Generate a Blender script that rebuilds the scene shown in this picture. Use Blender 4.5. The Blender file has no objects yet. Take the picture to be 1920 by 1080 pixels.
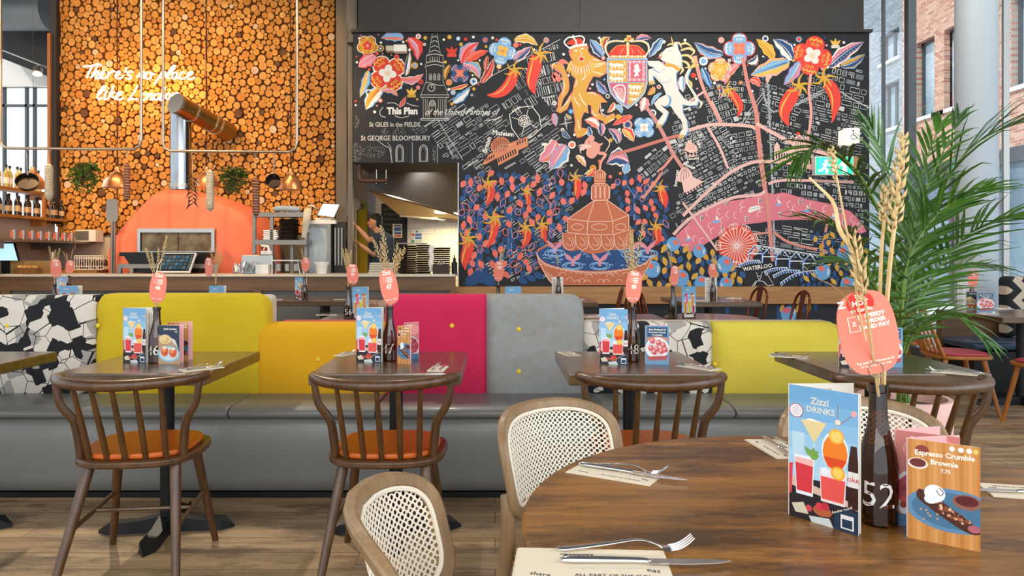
import bpy, math, random
import numpy as np
from mathutils import Vector, Matrix
S = bpy.context.scene
COL = S.collection
PI = math.pi
# ---------------- camera: 1.22 m high, level, f = 1300 px of 1920, lens shift
H, F, VX, VY = 1.22, 1300.0, 928.0, 480.0
cd = bpy.data.cameras.new('camera'); cam = bpy.data.objects.new('camera', cd); COL.objects.link(cam)
cam.location = (0, 0, H); cam.rotation_euler = (PI/2, 0, 0)
cd.sensor_width = 36; cd.lens = F/1920*36; cd.shift_x = (960-VX)/1920; cd.shift_y = -(540-VY)/1920
cd.clip_start = .05; cd.clip_end = 200
S.camera = cam
S.view_settings.view_transform = 'Standard'; S.view_settings.look = 'None'
S.view_settings.gamma = 1; S.view_settings.use_curve_mapping = False
S.view_settings.exposure = 0.25
# ---------------- world
w = bpy.data.worlds.new('sky'); S.world = w; w.use_nodes = True
nt = w.node_tree; bg = nt.nodes['Background']
tc = nt.nodes.new('ShaderNodeTexCoord'); sx = nt.nodes.new('ShaderNodeSeparateXYZ'); rp = nt.nodes.new('ShaderNodeValToRGB')
nt.links.new(tc.outputs['Generated'], sx.inputs[0]); nt.links.new(sx.outputs['Z'], rp.inputs[0]); nt.links.new(rp.outputs[0], bg.inputs[0])
rp.color_ramp.elements[0].color = (.80, .86, .90, 1); rp.color_ramp.elements[1].color = (.62, .78, 1, 1)
bg.inputs[1].default_value = 1.45
def spot(loc, to, e, col, size=60, r=.06, blend=.5):
    l = bpy.data.lights.new('spot_lamp', 'SPOT'); o = bpy.data.objects.new('spot_lamp', l); COL.objects.link(o)
    l.energy = e; l.color = col; l.spot_size = math.radians(size); l.spot_blend = blend; l.shadow_soft_size = r
    o.location = loc; o.rotation_euler = (Vector(to)-Vector(loc)).to_track_quat('-Z', 'Y').to_euler()
def area(loc, to, e, col, sx, sy):
    l = bpy.data.lights.new('area_lamp', 'AREA'); o = bpy.data.objects.new('area_lamp', l); COL.objects.link(o)
    l.energy = e; l.color = col; l.shape = 'RECTANGLE'; l.size = sx; l.size_y = sy
    o.location = loc; o.rotation_euler = (Vector(to)-Vector(loc)).to_track_quat('-Z', 'Y').to_euler()
sun = bpy.data.lights.new('sun', 'SUN'); so = bpy.data.objects.new('sun', sun); COL.objects.link(so)
sun.energy = 3; sun.angle = .03; sun.color = (1, .95, .88); so.rotation_euler = (math.radians(38), 0, math.radians(-62))
WARM, NEU, COOL = (1, .66, .34), (1, .93, .84), (.86, .93, 1)
area((0, -1.5, 3.2), (0, 5, .8), 150, (1, .97, .93), 8, 3.4)            # daylight of the glazed front behind the camera
area((5.05, .4, 2.9), (0, 4.5, .8), 90, COOL, 3.6, 3.4)                   # daylight of the glazed side
area((2.2, 5.6, 5.1), (1.8, 9, 2.4), 95, NEU, 4, .6)                   # unseen area lamp added at ceiling height to brighten the painted wall
spot((-6.0, 6.4, 5.0), (-5.6, 10.4, 3.0), 340, WARM, 75)
spot((-3.2, 6.4, 5.0), (-3.6, 10.4, 2.6), 340, WARM, 75)
spot((-4.6, 6.2, 5.0), (-4.6, 9.6, 1.2), 260, WARM, 65)
spot((-5.3, 7.6, 3.9), (-6.2, 9.6, 1.2), 110, WARM, 60)  # added warm spot, brightens the beige wall behind the left worktop
spot((-2.6, 8.0, 4.8), (-2.2, 9.0, .9), 120, WARM, 70)
spot((-3.35, 6.3, 4.6), (-1.6, 2.9, .3), 420, (1, .84, .62), 62, .05)
spot((-.6, 6.0, 5.0), (-.2, 3.4, .5), 150, NEU, 60, .05)
spot((-1.0, 10.6, 2.7), (-.9, 11.0, 1.0), 30, NEU, 120, .1)
# ---------------- helpers
def lin(h):
    if not isinstance(h, str): return tuple(h)[:3]
    r = [int(h[i:i+2], 16)/255 for i in (0, 2, 4)]
    return tuple(c/12.92 if c <= .04045 else ((c+.055)/1.055)**2.4 for c in r)
def W(px, py, D): return Vector(((px-VX)/F*D, D, H-(py-VY)/F*D))
def catmull(P, n=5, closed=False):
    P = [Vector(p) for p in P]; out = []; N = len(P)
    for i in range(N if closed else N-1):
        if closed: a, b, c, d = P[i-1], P[i], P[(i+1) % N], P[(i+2) % N]
        else: a, b, c, d = P[max(i-1, 0)], P[i], P[i+1], P[min(i+2, N-1)]
        for k in range(n):
            t = k/n
            out.append(.5*((2*b)+(c-a)*t+(2*a-5*b+4*c-d)*t*t+(3*b-a-3*c+d)*t**3))
    if not closed: out.append(P[-1])
    return out
MATW = {}
_txt = {}
def text_mesh(s, bold=0.0, shear=0.0):
    k = (s, bold, shear)
    if k not in _txt:
        c = bpy.data.curves.new('t', 'FONT'); c.body = s; c.size = 1; c.resolution_u = 2; c.offset = bold; c.shear = shear
        c.align_x = 'CENTER'; c.align_y = 'CENTER'
        o = bpy.data.objects.new('t', c); COL.objects.link(o); bpy.context.view_layer.update()
        m = o.to_mesh(); _txt[k] = ([tuple(v.co) for v in m.vertices], [tuple(p.vertices) for p in m.polygons])
        o.to_mesh_clear(); bpy.data.objects.remove(o); bpy.data.curves.remove(c)
    return _txt[k]
class MB:
    def __init__(s): s.v = []; s.f = []; s.c = []; s.cur = (1, 1, 1); s.T = None
    def col(s, c): s.cur = lin(c); return s
    def add(s, vs, fs):
        n = len(s.v)
        for p in vs:
            p = Vector(p)
            if s.T is not None: p = s.T @ p
            s.v.append(tuple(p))
        for f in fs: s.f.append(tuple(i+n for i in f)); s.c.append(s.cur)
        return s
    def poly(s, pts): return s.add(pts, [tuple(range(len(pts)))])
    def box(s, x0, x1, y0, y1, z0, z1, R=None):
        v = [(x, y, z) for z in (z0, z1) for y in (y0, y1) for x in (x0, x1)]
        if R is not None:
            c = Vector(((x0+x1)/2, (y0+y1)/2, (z0+z1)/2)); v = [c+R @ (Vector(p)-c) for p in v]
        return s.add(v, [(0, 2, 3, 1), (4, 5, 7, 6), (0, 1, 5, 4), (2, 6, 7, 3), (0, 4, 6, 2), (1, 3, 7, 5)])
    def cbox(s, c, sx, sy, sz, R=None): return s.box(c[0]-sx/2, c[0]+sx/2, c[1]-sy/2, c[1]+sy/2, c[2]-sz/2, c[2]+sz/2, R)
    def tube(s, P, r, n=8, closed=False, flat=1.0):
        P = [Vector(p) for p in P]; N = len(P)
        R = list(r) if isinstance(r, (list, tuple)) else [r]*N
        if len(R) != N: R = [R[0]+(R[-1]-R[0])*i/(N-1) for i in range(N)] if len(R) == 2 else [float(np.interp(i/(N-1), np.linspace(0, 1, len(R)), R)) for i in range(N)]
        up = None; vs = []; 
        for i in range(N):
            if closed: t = P[(i+1) % N]-P[i-1]
            else: t = P[min(i+1, N-1)]-P[max(i-1, 0)]
            if t.length < 1e-9: t = Vector((0, 0, 1))
            t.normalize()
            if up is None: up = Vector((0, 0, 1)) if abs(t.z) < .9 else Vector((0, 1, 0))
            a = t.cross(up)
            if a.length < 1e-5: a = t.cross(Vector((1, 0, 0)))
            a.normalize(); b = a.cross(t).normalized(); up = b
            for k in range(n):
                q = 2*PI*k/n; vs.append(P[i]+a*math.cos(q)*R[i]+b*math.sin(q)*R[i]*flat)
        fs = []
        for i in range(N if closed else N-1):
            j = (i+1) % N
            for k in range(n): k2 = (k+1) % n; fs.append((i*n+k, j*n+k, j*n+k2, i*n+k2))
        if not closed: fs += [tuple(range(n)), tuple((N-1)*n+k for k in range(n-1, -1, -1))]
        return s.add(vs, fs)
    def lathe(s, prof, c=(0, 0, 0), n=20, M=None):
        vs = []; fs = []; m = len(prof)
        for r, z in prof:
            for k in range(n):
                q = 2*PI*k/n; p = Vector((r*math.cos(q), r*math.sin(q), z))
                if M is not None: p = M @ p
                vs.append(p+Vector(c))
        for i in range(m-1):
            for k in range(n): k2 = (k+1) % n; fs.append((i*n+k, i*n+k2, (i+1)*n+k2, (i+1)*n+k))
        if prof[0][0] > 1e-4: fs.append(tuple(range(n-1, -1, -1)))
        if prof[-1][0] > 1e-4: fs.append(tuple((m-1)*n+k for k in range(n)))
        return s.add(vs, fs)
    def ball(s, c, rx, ry=None, rz=None, n=12, m=8, M=None):
        ry = ry or rx; rz = rz or rx
        vs = []; fs = []
        for i in range(m+1):
            a = PI*i/m
            for k in range(n):
                q = 2*PI*k/n; p = Vector((rx*math.sin(a)*math.cos(q), ry*math.sin(a)*math.sin(q), -rz*math.cos(a)))
                if M is not None: p = M @ p
                vs.append(p+Vector(c))
        for i in range(m):
            for k in range(n): k2 = (k+1) % n; fs.append((i*n+k, i*n+k2, (i+1)*n+k2, (i+1)*n+k))
        return s.add(vs, fs)
    def prism(s, pts, a, b, ax='z'):
        n = len(pts)
        def q(p, h): return (p[0], p[1], h) if ax == 'z' else ((p[0], h, p[1]) if ax == 'y' else (h, p[0], p[1]))
        vs = [q(p, a) for p in pts]+[q(p, b) for p in pts]
        fs = [tuple(range(n-1, -1, -1)), tuple(range(n, 2*n))]+[(i, (i+1) % n, n+(i+1) % n, n+i) for i in range(n)]
        return s.add(vs, fs)
    def build(s, name, mat, parent=None, world=False, smooth=True, bevel=0, seg=2, mods=(), ang=.7):
        v = s.v
        if world and parent is not None:
            I = MATW[parent.name].inverted(); v = [tuple(I @ Vector(p)) for p in v]
        me = bpy.data.meshes.new(name); me.from_pydata(v, [], s.f); me.update()
        if any(c != (1, 1, 1) for c in s.c):
            ca = me.color_attributes.new('Col', 'FLOAT_COLOR', 'CORNER')
            cnt = np.array([len(f) for f in s.f]); arr = np.repeat(np.array(s.c, dtype=np.float32), cnt, axis=0)
            ca.data.foreach_set('color', np.concatenate([arr, np.ones((len(arr), 1), np.float32)], 1).ravel())
        if smooth:
            me.polygons.foreach_set('use_smooth', [True]*len(me.polygons)); me.set_sharp_from_angle(angle=ang)
        me.materials.append(mat)
        o = bpy.data.objects.new(name, me); COL.objects.link(o)
        if parent is not None: o.parent = parent
        if bevel:
            b = o.modifiers.new('b', 'BEVEL'); b.width = bevel; b.segments = seg; b.limit_method = 'ANGLE'; b.angle_limit = .6
        for k, kw in mods:
            m = o.modifiers.new(k, k)
            for a, x in kw.items(): setattr(m, a, x)
        return o
def tag(o, label, cat, group=None, kind=None):
    o['label'] = label; o['category'] = cat
    if group: o['group'] = group
    if kind: o['kind'] = kind
    return o
def thing(name, label, cat, loc=(0, 0, 0), rz=0, group=None):
    o = bpy.data.objects.new(name, None); COL.objects.link(o); o.empty_display_size = .1
    o.location = loc; o.rotation_euler = (0, 0, rz); tag(o, label, cat, group)
    MATW[o.name] = Matrix.Translation(Vector(loc)) @ Matrix.Rotation(rz, 4, 'Z')
    return o
def dup(root, loc=None, rz=None, label=None, group=None, scale=None):
    r = root.copy(); COL.objects.link(r)
    if loc is not None: r.location = loc
    if rz is not None: r.rotation_euler = (0, 0, rz)
    if scale: r.scale = scale if hasattr(scale, '__len__') else (scale,)*3
    if label: r['label'] = label
    if group: r['group'] = group
    if root.type == 'EMPTY': MATW[r.name] = Matrix.Translation(Vector(r.location)) @ Matrix.Rotation(r.rotation_euler.z, 4, 'Z')
    for ch in list(root.children):
        c = ch.copy(); COL.objects.link(c); c.parent = r
        for g in list(ch.children):
            d = g.copy(); COL.objects.link(d); d.parent = c
    return r
def struct(name, mb, mat, **k):
    o = mb.build(name, mat, **k); o['kind'] = 'structure'; return o
# ---------------- materials
def nodes(name):
    m = bpy.data.materials.new(name); m.use_nodes = True; t = m.node_tree; return m, t, t.nodes['Principled BSDF']
def N(t, k, **kw):
    n = t.nodes.new('ShaderNode'+k)
    for a, v in kw.items():
        if a.startswith('i_'): n.inputs[a[2:].replace('_', ' ')].default_value = v
        else: setattr(n, a, v)
    return n
def rgba(c): return (*lin(c), 1)
def mk(name, c, rough=.5, metal=0, coat=0, var=0, ns=8, bump=0, bs=120, c2=None, stretch=None, spec=None, emit=0, alpha=None):
    m, t, b = nodes(name)
    b.inputs['Base Color'].default_value = rgba(c); b.inputs['Roughness'].default_value = rough; b.inputs['Metallic'].default_value = metal
    b.inputs['Coat Weight'].default_value = coat; b.inputs['Coat Roughness'].default_value = .12
    if spec is not None: b.inputs['Specular IOR Level'].default_value = spec
    if emit: b.inputs['Emission Color'].default_value = rgba(c); b.inputs['Emission Strength'].default_value = emit
    if c2 or var or bump:
        tcn = N(t, 'TexCoord'); mp = N(t, 'Mapping'); t.links.new(tcn.outputs['Object'], mp.inputs[0])
        if stretch: mp.inputs['Scale'].default_value = stretch
    if c2:
        n = N(t, 'TexNoise', i_Scale=ns, i_Detail=5.0, i_Roughness=.65); t.links.new(mp.outputs[0], n.inputs['Vector'])
        r = N(t, 'ValToRGB'); r.color_ramp.elements[0].position = .32; r.color_ramp.elements[1].position = .68
        r.color_ramp.elements[0].color = rgba(c); r.color_ramp.elements[1].color = rgba(c2)
        t.links.new(n.outputs[0], r.inputs[0]); t.links.new(r.outputs[0], b.inputs['Base Color'])
    if bump:
        n = N(t, 'TexNoise', i_Scale=float(bs), i_Detail=3.0); t.links.new(mp.outputs[0], n.inputs['Vector'])
        bm = N(t, 'Bump', i_Strength=bump, i_Distance=.002); t.links.new(n.outputs[0], bm.inputs['Height']); t.links.new(bm.outputs[0], b.inputs['Normal'])
    return m
def wood(name, c1, c2, rough=.4, coat=.0, axis=0, sc=1.0, bump=.15, blotch=None, planks=None, sat=None):
    """grain stretched along axis; planks = (width, length) splits the board tone"""
    m, t, b = nodes(name); L = t.links.new
    tcn = N(t, 'TexCoord'); mp = N(t, 'Mapping'); L(tcn.outputs['Object'], mp.inputs[0])
    s = [14*sc, 14*sc, 14*sc]; s[axis] = 1.1*sc; mp.inputs['Scale'].default_value = s
    n1 = N(t, 'TexNoise', i_Scale=2.2, i_Detail=6.0, i_Roughness=.7, i_Distortion=.6); L(mp.outputs[0], n1.inputs['Vector'])
    r = N(t, 'ValToRGB'); e = r.color_ramp.elements; e[0].position = .3; e[1].position = .7; e[0].color = rgba(c1); e[1].color = rgba(c2)
    L(n1.outputs[0], r.inputs[0]); out = r.outputs[0]
    if planks:
        sp = N(t, 'SeparateXYZ'); L(tcn.outputs['Object'], sp.inputs[0]); cb = N(t, 'CombineXYZ')
        L(sp.outputs[axis], cb.inputs[0]); L(sp.outputs[1 if axis == 0 else 0], cb.inputs[1])
        br = N(t, 'TexBrick', i_Scale=1.0); br.offset = .37; L(cb.outputs[0], br.inputs['Vector'])
        br.inputs['Brick Width'].default_value = planks[1]; br.inputs['Row Height'].default_value = planks[0]; br.inputs['Mortar Size'].default_value = planks[2]
        br.inputs['Color1'].default_value = (.86, .86, .86, 1); br.inputs['Color2'].default_value = (1.1, 1.08, 1.05, 1); br.inputs['Mortar'].default_value = (.25, .22, .2, 1)
        mx = N(t, 'Mix', data_type='RGBA', blend_type='MULTIPLY'); mx.inputs[0].default_value = 1; L(out, mx.inputs[6]); L(br.outputs[0], mx.inputs[7]); out = mx.outputs[2]
    if blotch:
        n2 = N(t, 'TexNoise', i_Scale=blotch[0], i_Detail=6.0, i_Roughness=.75)
        m2 = N(t, 'Mapping'); L(tcn.outputs['Object'], m2.inputs[0]); q = [3.0, 3.0, 3.0]; q[axis] = .8; m2.inputs['Scale'].default_value = q; L(m2.outputs[0], n2.inputs['Vector'])
        r2 = N(t, 'ValToRGB'); r2.color_ramp.elements[0].position = .47; r2.color_ramp.elements[1].position = .62
        r2.color_ramp.elements[0].color = (0, 0, 0, 1); r2.color_ramp.elements[1].color = (1, 1, 1, 1); L(n2.outputs[0], r2.inputs[0])
        mx = N(t, 'Mix', data_type='RGBA'); L(r2.outputs[0], mx.inputs[0]); L(out, mx.inputs[6]); mx.inputs[7].default_value = rgba(blotch[1]); out = mx.outputs[2]
    L(out, b.inputs['Base Color']); b.inputs['Roughness'].default_value = rough; b.inputs['Coat Weight'].default_value = coat; b.inputs['Coat Roughness'].default_value = .18
    if bump:
        bm = N(t, 'Bump', i_Strength=bump, i_Distance=.002); L(n1.outputs[0], bm.inputs['Height']); L(bm.outputs[0], b.inputs['Normal'])
    return m
def painted(name, rough=.55, coat=0, spec=.3):
    m, t, b = nodes(name); a = N(t, 'Attribute', attribute_name='Col'); t.links.new(a.outputs['Color'], b.inputs['Base Color'])
    b.inputs['Roughness'].default_value = rough; b.inputs['Coat Weight'].default_value = coat; b.inputs['Specular IOR Level'].default_value = spec; return m
def thin_glass(name, tint=(.95, .98, 1), refl=.08, rough=.0, fres=.75):
    m = bpy.data.materials.new(name); m.use_nodes = True; t = m.node_tree; t.nodes.clear(); L = t.links.new
    o = N(t, 'OutputMaterial'); mx = N(t, 'MixShader'); tr = N(t, 'BsdfTransparent'); gl = N(t, 'BsdfGlossy'); lw = N(t, 'LayerWeight', i_Blend=.25)
    tr.inputs[0].default_value = (*tint, 1); gl.inputs['Roughness'].default_value = rough
    mm = N(t, 'Math', operation='MULTIPLY_ADD'); mm.inputs[1].default_value = fres; mm.inputs[2].default_value = refl
    L(lw.outputs['Fresnel'], mm.inputs[0]); L(mm.outputs[0], mx.inputs[0]); L(tr.outputs[0], mx.inputs[1]); L(gl.outputs[0], mx.inputs[2]); L(mx.outputs[0], o.inputs[0]); return m
def brickm(name, c1, c2, mortar, bw=.22, rh=.075, ms=.008, xy=(1, 2), rough=.85):
    m, t, b = nodes(name); L = t.links.new; tcn = N(t, 'TexCoord'); sp = N(t, 'SeparateXYZ'); cb = N(t, 'CombineXYZ')
    L(tcn.outputs['Object'], sp.inputs[0]); L(sp.outputs[xy[0]], cb.inputs[0]); L(sp.outputs[xy[1]], cb.inputs[1])
    br = N(t, 'TexBrick', i_Scale=1.0); L(cb.outputs[0], br.inputs['Vector'])
    br.inputs['Brick Width'].default_value = bw; br.inputs['Row Height'].default_value = rh; br.inputs['Mortar Size'].default_value = ms
    br.inputs['Color1'].default_value = rgba(c1); br.inputs['Color2'].default_value = rgba(c2); br.inputs['Mortar'].default_value = rgba(mortar)
    L(br.outputs[0], b.inputs['Base Color']); b.inputs['Roughness'].default_value = rough; return m
M = dict(
 black=mk('black_metal', '121315', .42, .3), iron=mk('cast_iron', '15171a', .45, .2, bump=.3, bs=60),
 steel=mk('brushed_steel', 'b9b7b2', .3, .9, bump=.1, bs=200), dsteel=mk('dull_steel', '8f8c86', .42, .7), chrome=mk('chrome', 'e6e8ea', .2, .95),
 copper=mk('copper', 'e39a62', .32, .8), brass=mk('brass_pipe', 'b5a794', .3, .9),
 leather=mk('grey_leather', '7b7a75', .38, coat=.15, bump=.25, bs=260), orange=mk('orange_vinyl', 'c65d14', .42, coat=.1, bump=.2, bs=300),
 redv=mk('red_vinyl', 'b23a44', .4), navyv=mk('navy_vinyl', '33475e', .3, coat=.3),
 lime=mk('lime_felt', 'c8a80c', .9, bump=.4, bs=400, c2='d2b41a', ns=3), yellow=mk('chartreuse_felt', 'd6be3a', .9, bump=.4, bs=400, c2='dcc84c', ns=3),
 mustard=mk('mustard_felt', 'dba204', .9, bump=.4, bs=400), pink=mk('raspberry_felt', 'c81c4c', .9, bump=.4, bs=300),
 grey=mk('speckled_grey_felt', '938c82', .95, bump=.5, bs=350, c2='969b9b', ns=20), ltfab=mk('light_fabric', 'c9bda4', .9), redfab=mk('red_fabric', 'b94a3a', .9),
 button=mk('yellow_button', 'e6c62a', .6), tile=None, white=mk('white_plastic', 'e9e6df', .4), paper=mk('paper', 'efe9dd', .8),
 cream=mk('cream_cane', 'eadfca', .6), coral=mk('coral_plaster', 'ee7350', .6, c2='f2805c', ns=1.5), terr=mk('pink_terracotta', 'e8b3a6', .8, c2='efc6ba', ns=5),
 soil=mk('soil', '4a3f35', .95, bump=1, bs=90, c2='6b5c4c', ns=60), wallbeige=mk('beige_wall', 'b9ac98', .8), olive=mk('olive_wall', 'a9a12e', .7),
 dark=mk('dark_paint', '2c2b2a', .6), fascia=mk('dark_fascia', '332f2b', .55), charcoal=mk('charcoal_wall', '23262a', .7), pillar=mk('taupe_pillar', '6b5f50', .55),
 stone=mk('grey_stone', '5b5a56', .7, c2='6a6863', ns=40), top=mk('bar_top', 'd9cdb6', .35), plant=mk('palm_leaf', '4f7f20', .4, c2='274a10', ns=6, coat=.15),
 stemg=mk('palm_stem', '6d8a3a', .5), herb=mk('herb_leaf', '6a9a1e', .6, c2='3a5a14', ns=30), herbb=mk('dry_herb', '7a6a3c', .8, c2='51521f', ns=30),
 wheat=mk('dried_wheat', 'd9c08f', .8, c2='c7a56a', ns=40), darkchili=mk('dried_chili', '2e1511', .35), salami=mk('salami', '8c4a36', .7, c2='5e2a24', ns=60),
 salw=mk('white_salami', 'cfc4ae', .85, c2='a59b88', ns=50), rope=mk('twine', 'c7b48c', .9), skin=mk('skin', 'c98f68', .55), shirt=mk('grey_shirt', '39434a', .8), hair=mk('dark_hair', '1c1512', .7),
 trouser=mk('black_trousers', '18191c', .85), neon=mk('neon_tube', 'fff3df', .3, emit=2.2), paint=painted('wall_paint', .6), print=painted('print', .35, coat=.25), card=painted('card', .55),
 glass=thin_glass('window_glass', refl=.02, fres=.16), clear=thin_glass('clear_plastic', (.9, .93, .95), .06, .05), bottle=thin_glass('brown_glass', (.34, .19, .07), .07, .03),
 black2=mk('black_pan', '1d1815', .35, .4, c2='3a2a20', ns=30), cloth=mk('grey_cloth', '9aa7b3', .9), duct=mk('silver_duct', '6f777b', .45, .3, bump=.8, bs=12),
 concrete=mk('white_column', 'b5bfc4', .5), street=mk('street', 'c9c6c0', .9), frame=mk('window_frame', '55585a', .4, .4), green=mk('exit_green', '1fb58a', .4, emit=1.2), sign=mk('lit_sign', 'fff0d8', .4, emit=2.2),
 screen=mk('lit_screen', 'a9d3e6', .3, emit=1.0), tab=painted('tablet_print', .15), log=painted('log_end', .75), bark=mk('log_gap', '5a3214', .9),
 table=wood('dark_table_wood', '362613', '664a2a', .3, .6, 0, 1, .1), round=wood('round_table_wood', '6b471b', 'a87231', .38, .22, 0, .9, .12, blotch=(2.6, '4a3216'), planks=(.045, .5, .0003)),
 walnut=wood('walnut', '3a2410', '65411e', .38, .2, 2, 1, .08), oak=wood('oak_frame', '7a5f40', '9c7d58', .45, .1, 2, 1.2, .1), honey=wood('honey_wood', '8f5218', 'b8742a', .38, .2, 2, 1, .08),
 barw=wood('bar_wood', '5d4026', '7f5b38', .5, .1, 0, .6, .1), dado=wood('dado_oak', '9a6a38', 'c08d55', .5, .1, 0, .5, .1), shelf=wood('shelf_wood', '8a5a2a', 'b57e42', .5, 0, 1, .7, .1),
 floor=wood('floor_boards', '8a6c4c', 'c6a67c', .5, .08, 0, .55, .25, blotch=(2.0, '705a42'), planks=(.15, 1.5, .002)),
 brick=brickm('red_brick', 'b4705a', 'd6ab90', 'c2b6a8'), gbrick=brickm('grey_brick', '858e95', 'a9b1b6', '747c83'),
 tilew=brickm('white_tile', 'f2e6cb', 'ecdfc2', 'b5a88e', .3, .1, .003, (0, 2), .2),
)
def pattern_fabric(name, zig=False):
    m, t, b = nodes(name); L = t.links.new; tcn = N(t, 'TexCoord'); b.inputs['Roughness'].default_value = .9
    if zig:
        sp = N(t, 'SeparateXYZ'); L(tcn.outputs['Object'], sp.inputs[0])
        pp = N(t, 'Math', operation='PINGPONG'); pp.inputs[1].default_value = .09; L(sp.outputs[2], pp.inputs[0])
        ad = N(t, 'Math', operation='ADD'); L(pp.outputs[0], ad.inputs[0]); L(sp.outputs[0], ad.inputs[1])
        ml = N(t, 'Math', operation='MULTIPLY'); ml.inputs[1].default_value = 6; L(ad.outputs[0], ml.inputs[0])
        fr = N(t, 'Math', operation='FRACT'); L(ml.outputs[0], fr.inputs[0]); gt = N(t, 'Math', operation='GREATER_THAN'); gt.inputs[1].default_value = .5; L(fr.outputs[0], gt.inputs[0])
        mx = N(t, 'Mix', data_type='RGBA'); mx.inputs[6].default_value = rgba('1d2226'); mx.inputs[7].default_value = rgba('cbb9a0'); L(gt.outputs[0], mx.inputs[0]); L(mx.outputs[2], b.inputs['Base Color']); return m
    mp = N(t, 'Mapping'); mp.inputs['Scale'].default_value = (1, .01, 1); mp.inputs['Rotation'].default_value = (0, .35, 0); L(tcn.outputs['Object'], mp.inputs[0])
    v1 = N(t, 'TexVoronoi', i_Scale=12.0, distance='CHEBYCHEV'); L(mp.outputs[0], v1.inputs['Vector'])
    sp = N(t, 'SeparateColor'); L(v1.outputs['Color'], sp.inputs[0])
    r = N(t, 'ValToRGB'); r.color_ramp.interpolation = 'CONSTANT'; e = r.color_ramp.elements
    e[0].color = rgba('17191c'); e[0].position = 0; e[1].color = rgba('d9cfc0'); e[1].position = .36; k = e.new(.80); k.color = rgba('a39c94')
    L(sp.outputs[0], r.inputs[0])
    mp2 = N(t, 'Mapping'); mp2.inputs['Scale'].default_value = (1, .01, 1); mp2.inputs['Location'].default_value = (3, 0, 5); L(tcn.outputs['Object'], mp2.inputs[0])
    v2 = N(t, 'TexVoronoi', i_Scale=8.0, feature='DISTANCE_TO_EDGE'); L(mp2.outputs[0], v2.inputs['Vector'])
    lt = N(t, 'Math', operation='LESS_THAN'); lt.inputs[1].default_value = .012; L(v2.outputs['Distance'], lt.inputs[0])
    mx = N(t, 'Mix', data_type='RGBA'); L(lt.outputs[0], mx.inputs[0]); L(r.outputs[0], mx.inputs[6]); mx.inputs[7].default_value = rgba('15171a'); L(mx.outputs[2], b.inputs['Base Color'])
    return m
M['geo'] = pattern_fabric('geometric_fabric'); M['zig'] = pattern_fabric('zigzag_fabric', True)
# ================= SETTING =================
YM = 9.0            # painted wall plane
YL = 10.4           # log wall plane
floor = struct('floor', MB().box(-9, 5.2, -2.5, 12.8, -.05, 0), M['floor'], smooth=False)
struct('ceiling', MB().box(-9, 5.25, -2.5, 12.8, 5.35, 5.45), M['dark'], smooth=False)
# painted wall block: lower right part + box over the kitchen opening
xa, xb, xc = W(662, 0, YM).x, W(860, 0, YM).x, W(1630, 0, YM).x
z0, z1, zt = W(0, 537, YM).z, W(0, 305, YM).z, W(0, 62, YM).z
struct('wall_back', MB().box(xb, xc, YM, YM+.35, 0, zt), M['charcoal'], smooth=False)
struct('wall_over_hatch', MB().box(xa, xb, YM, YM+1.05, z1, zt), M['charcoal'], smooth=False)
struct('trim_1', MB().box(xb-.012, xb, YM-.006, YM+.01, z0+.06, z1), M['white'], smooth=False)
struct('trim_2', MB().box(xa-.02, xc+.02, YM-.05, YM+.4, zt, zt+.035), M['fascia'], smooth=False)
fx = W(1618, 0, YM).x
struct('wall_fascia', MB().box(W(672, 0, YM).x, fx, YM-.02, YM+.5, zt+.035, 5.35), M['fascia'], smooth=False)
struct('trim_3', MB().box(W(1086, 0, YM).x, W(1087.4, 0, YM).x, YM-.024, YM, zt+.035, 5.35), M['black'], smooth=False)
# oak dado ledge
zb = W(0, 570, YM-.06).z
struct('trim_4', MB().box(xb-.14, xc, YM-.06, YM, zb, z0), M['dado'], smooth=False, bevel=.004)
# pillars
struct('pillar_1', MB().box(W(630, 0, 9.6).x, W(650, 0, 9.6).x, 9.6, 9.9, 0, 5.35), M['pillar'], smooth=False)
struct('pillar_2', MB().box(W(651, 0, 9.1).x, W(671, 0, 9.1).x, 9.05, 9.3, zt-.1, 5.35).box(W(652, 0, 9.2).x, W(661, 0, 9.2).x, 9.2, 9.3, 0, zt-.1), M['pillar'], smooth=False)
struct('pillar_3', MB().box(W(94, 0, YL-.1).x, W(107, 0, YL-.1).x, YL-.12, YL+.3, 1.7, 5.35), M['dark'], smooth=False)
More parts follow.
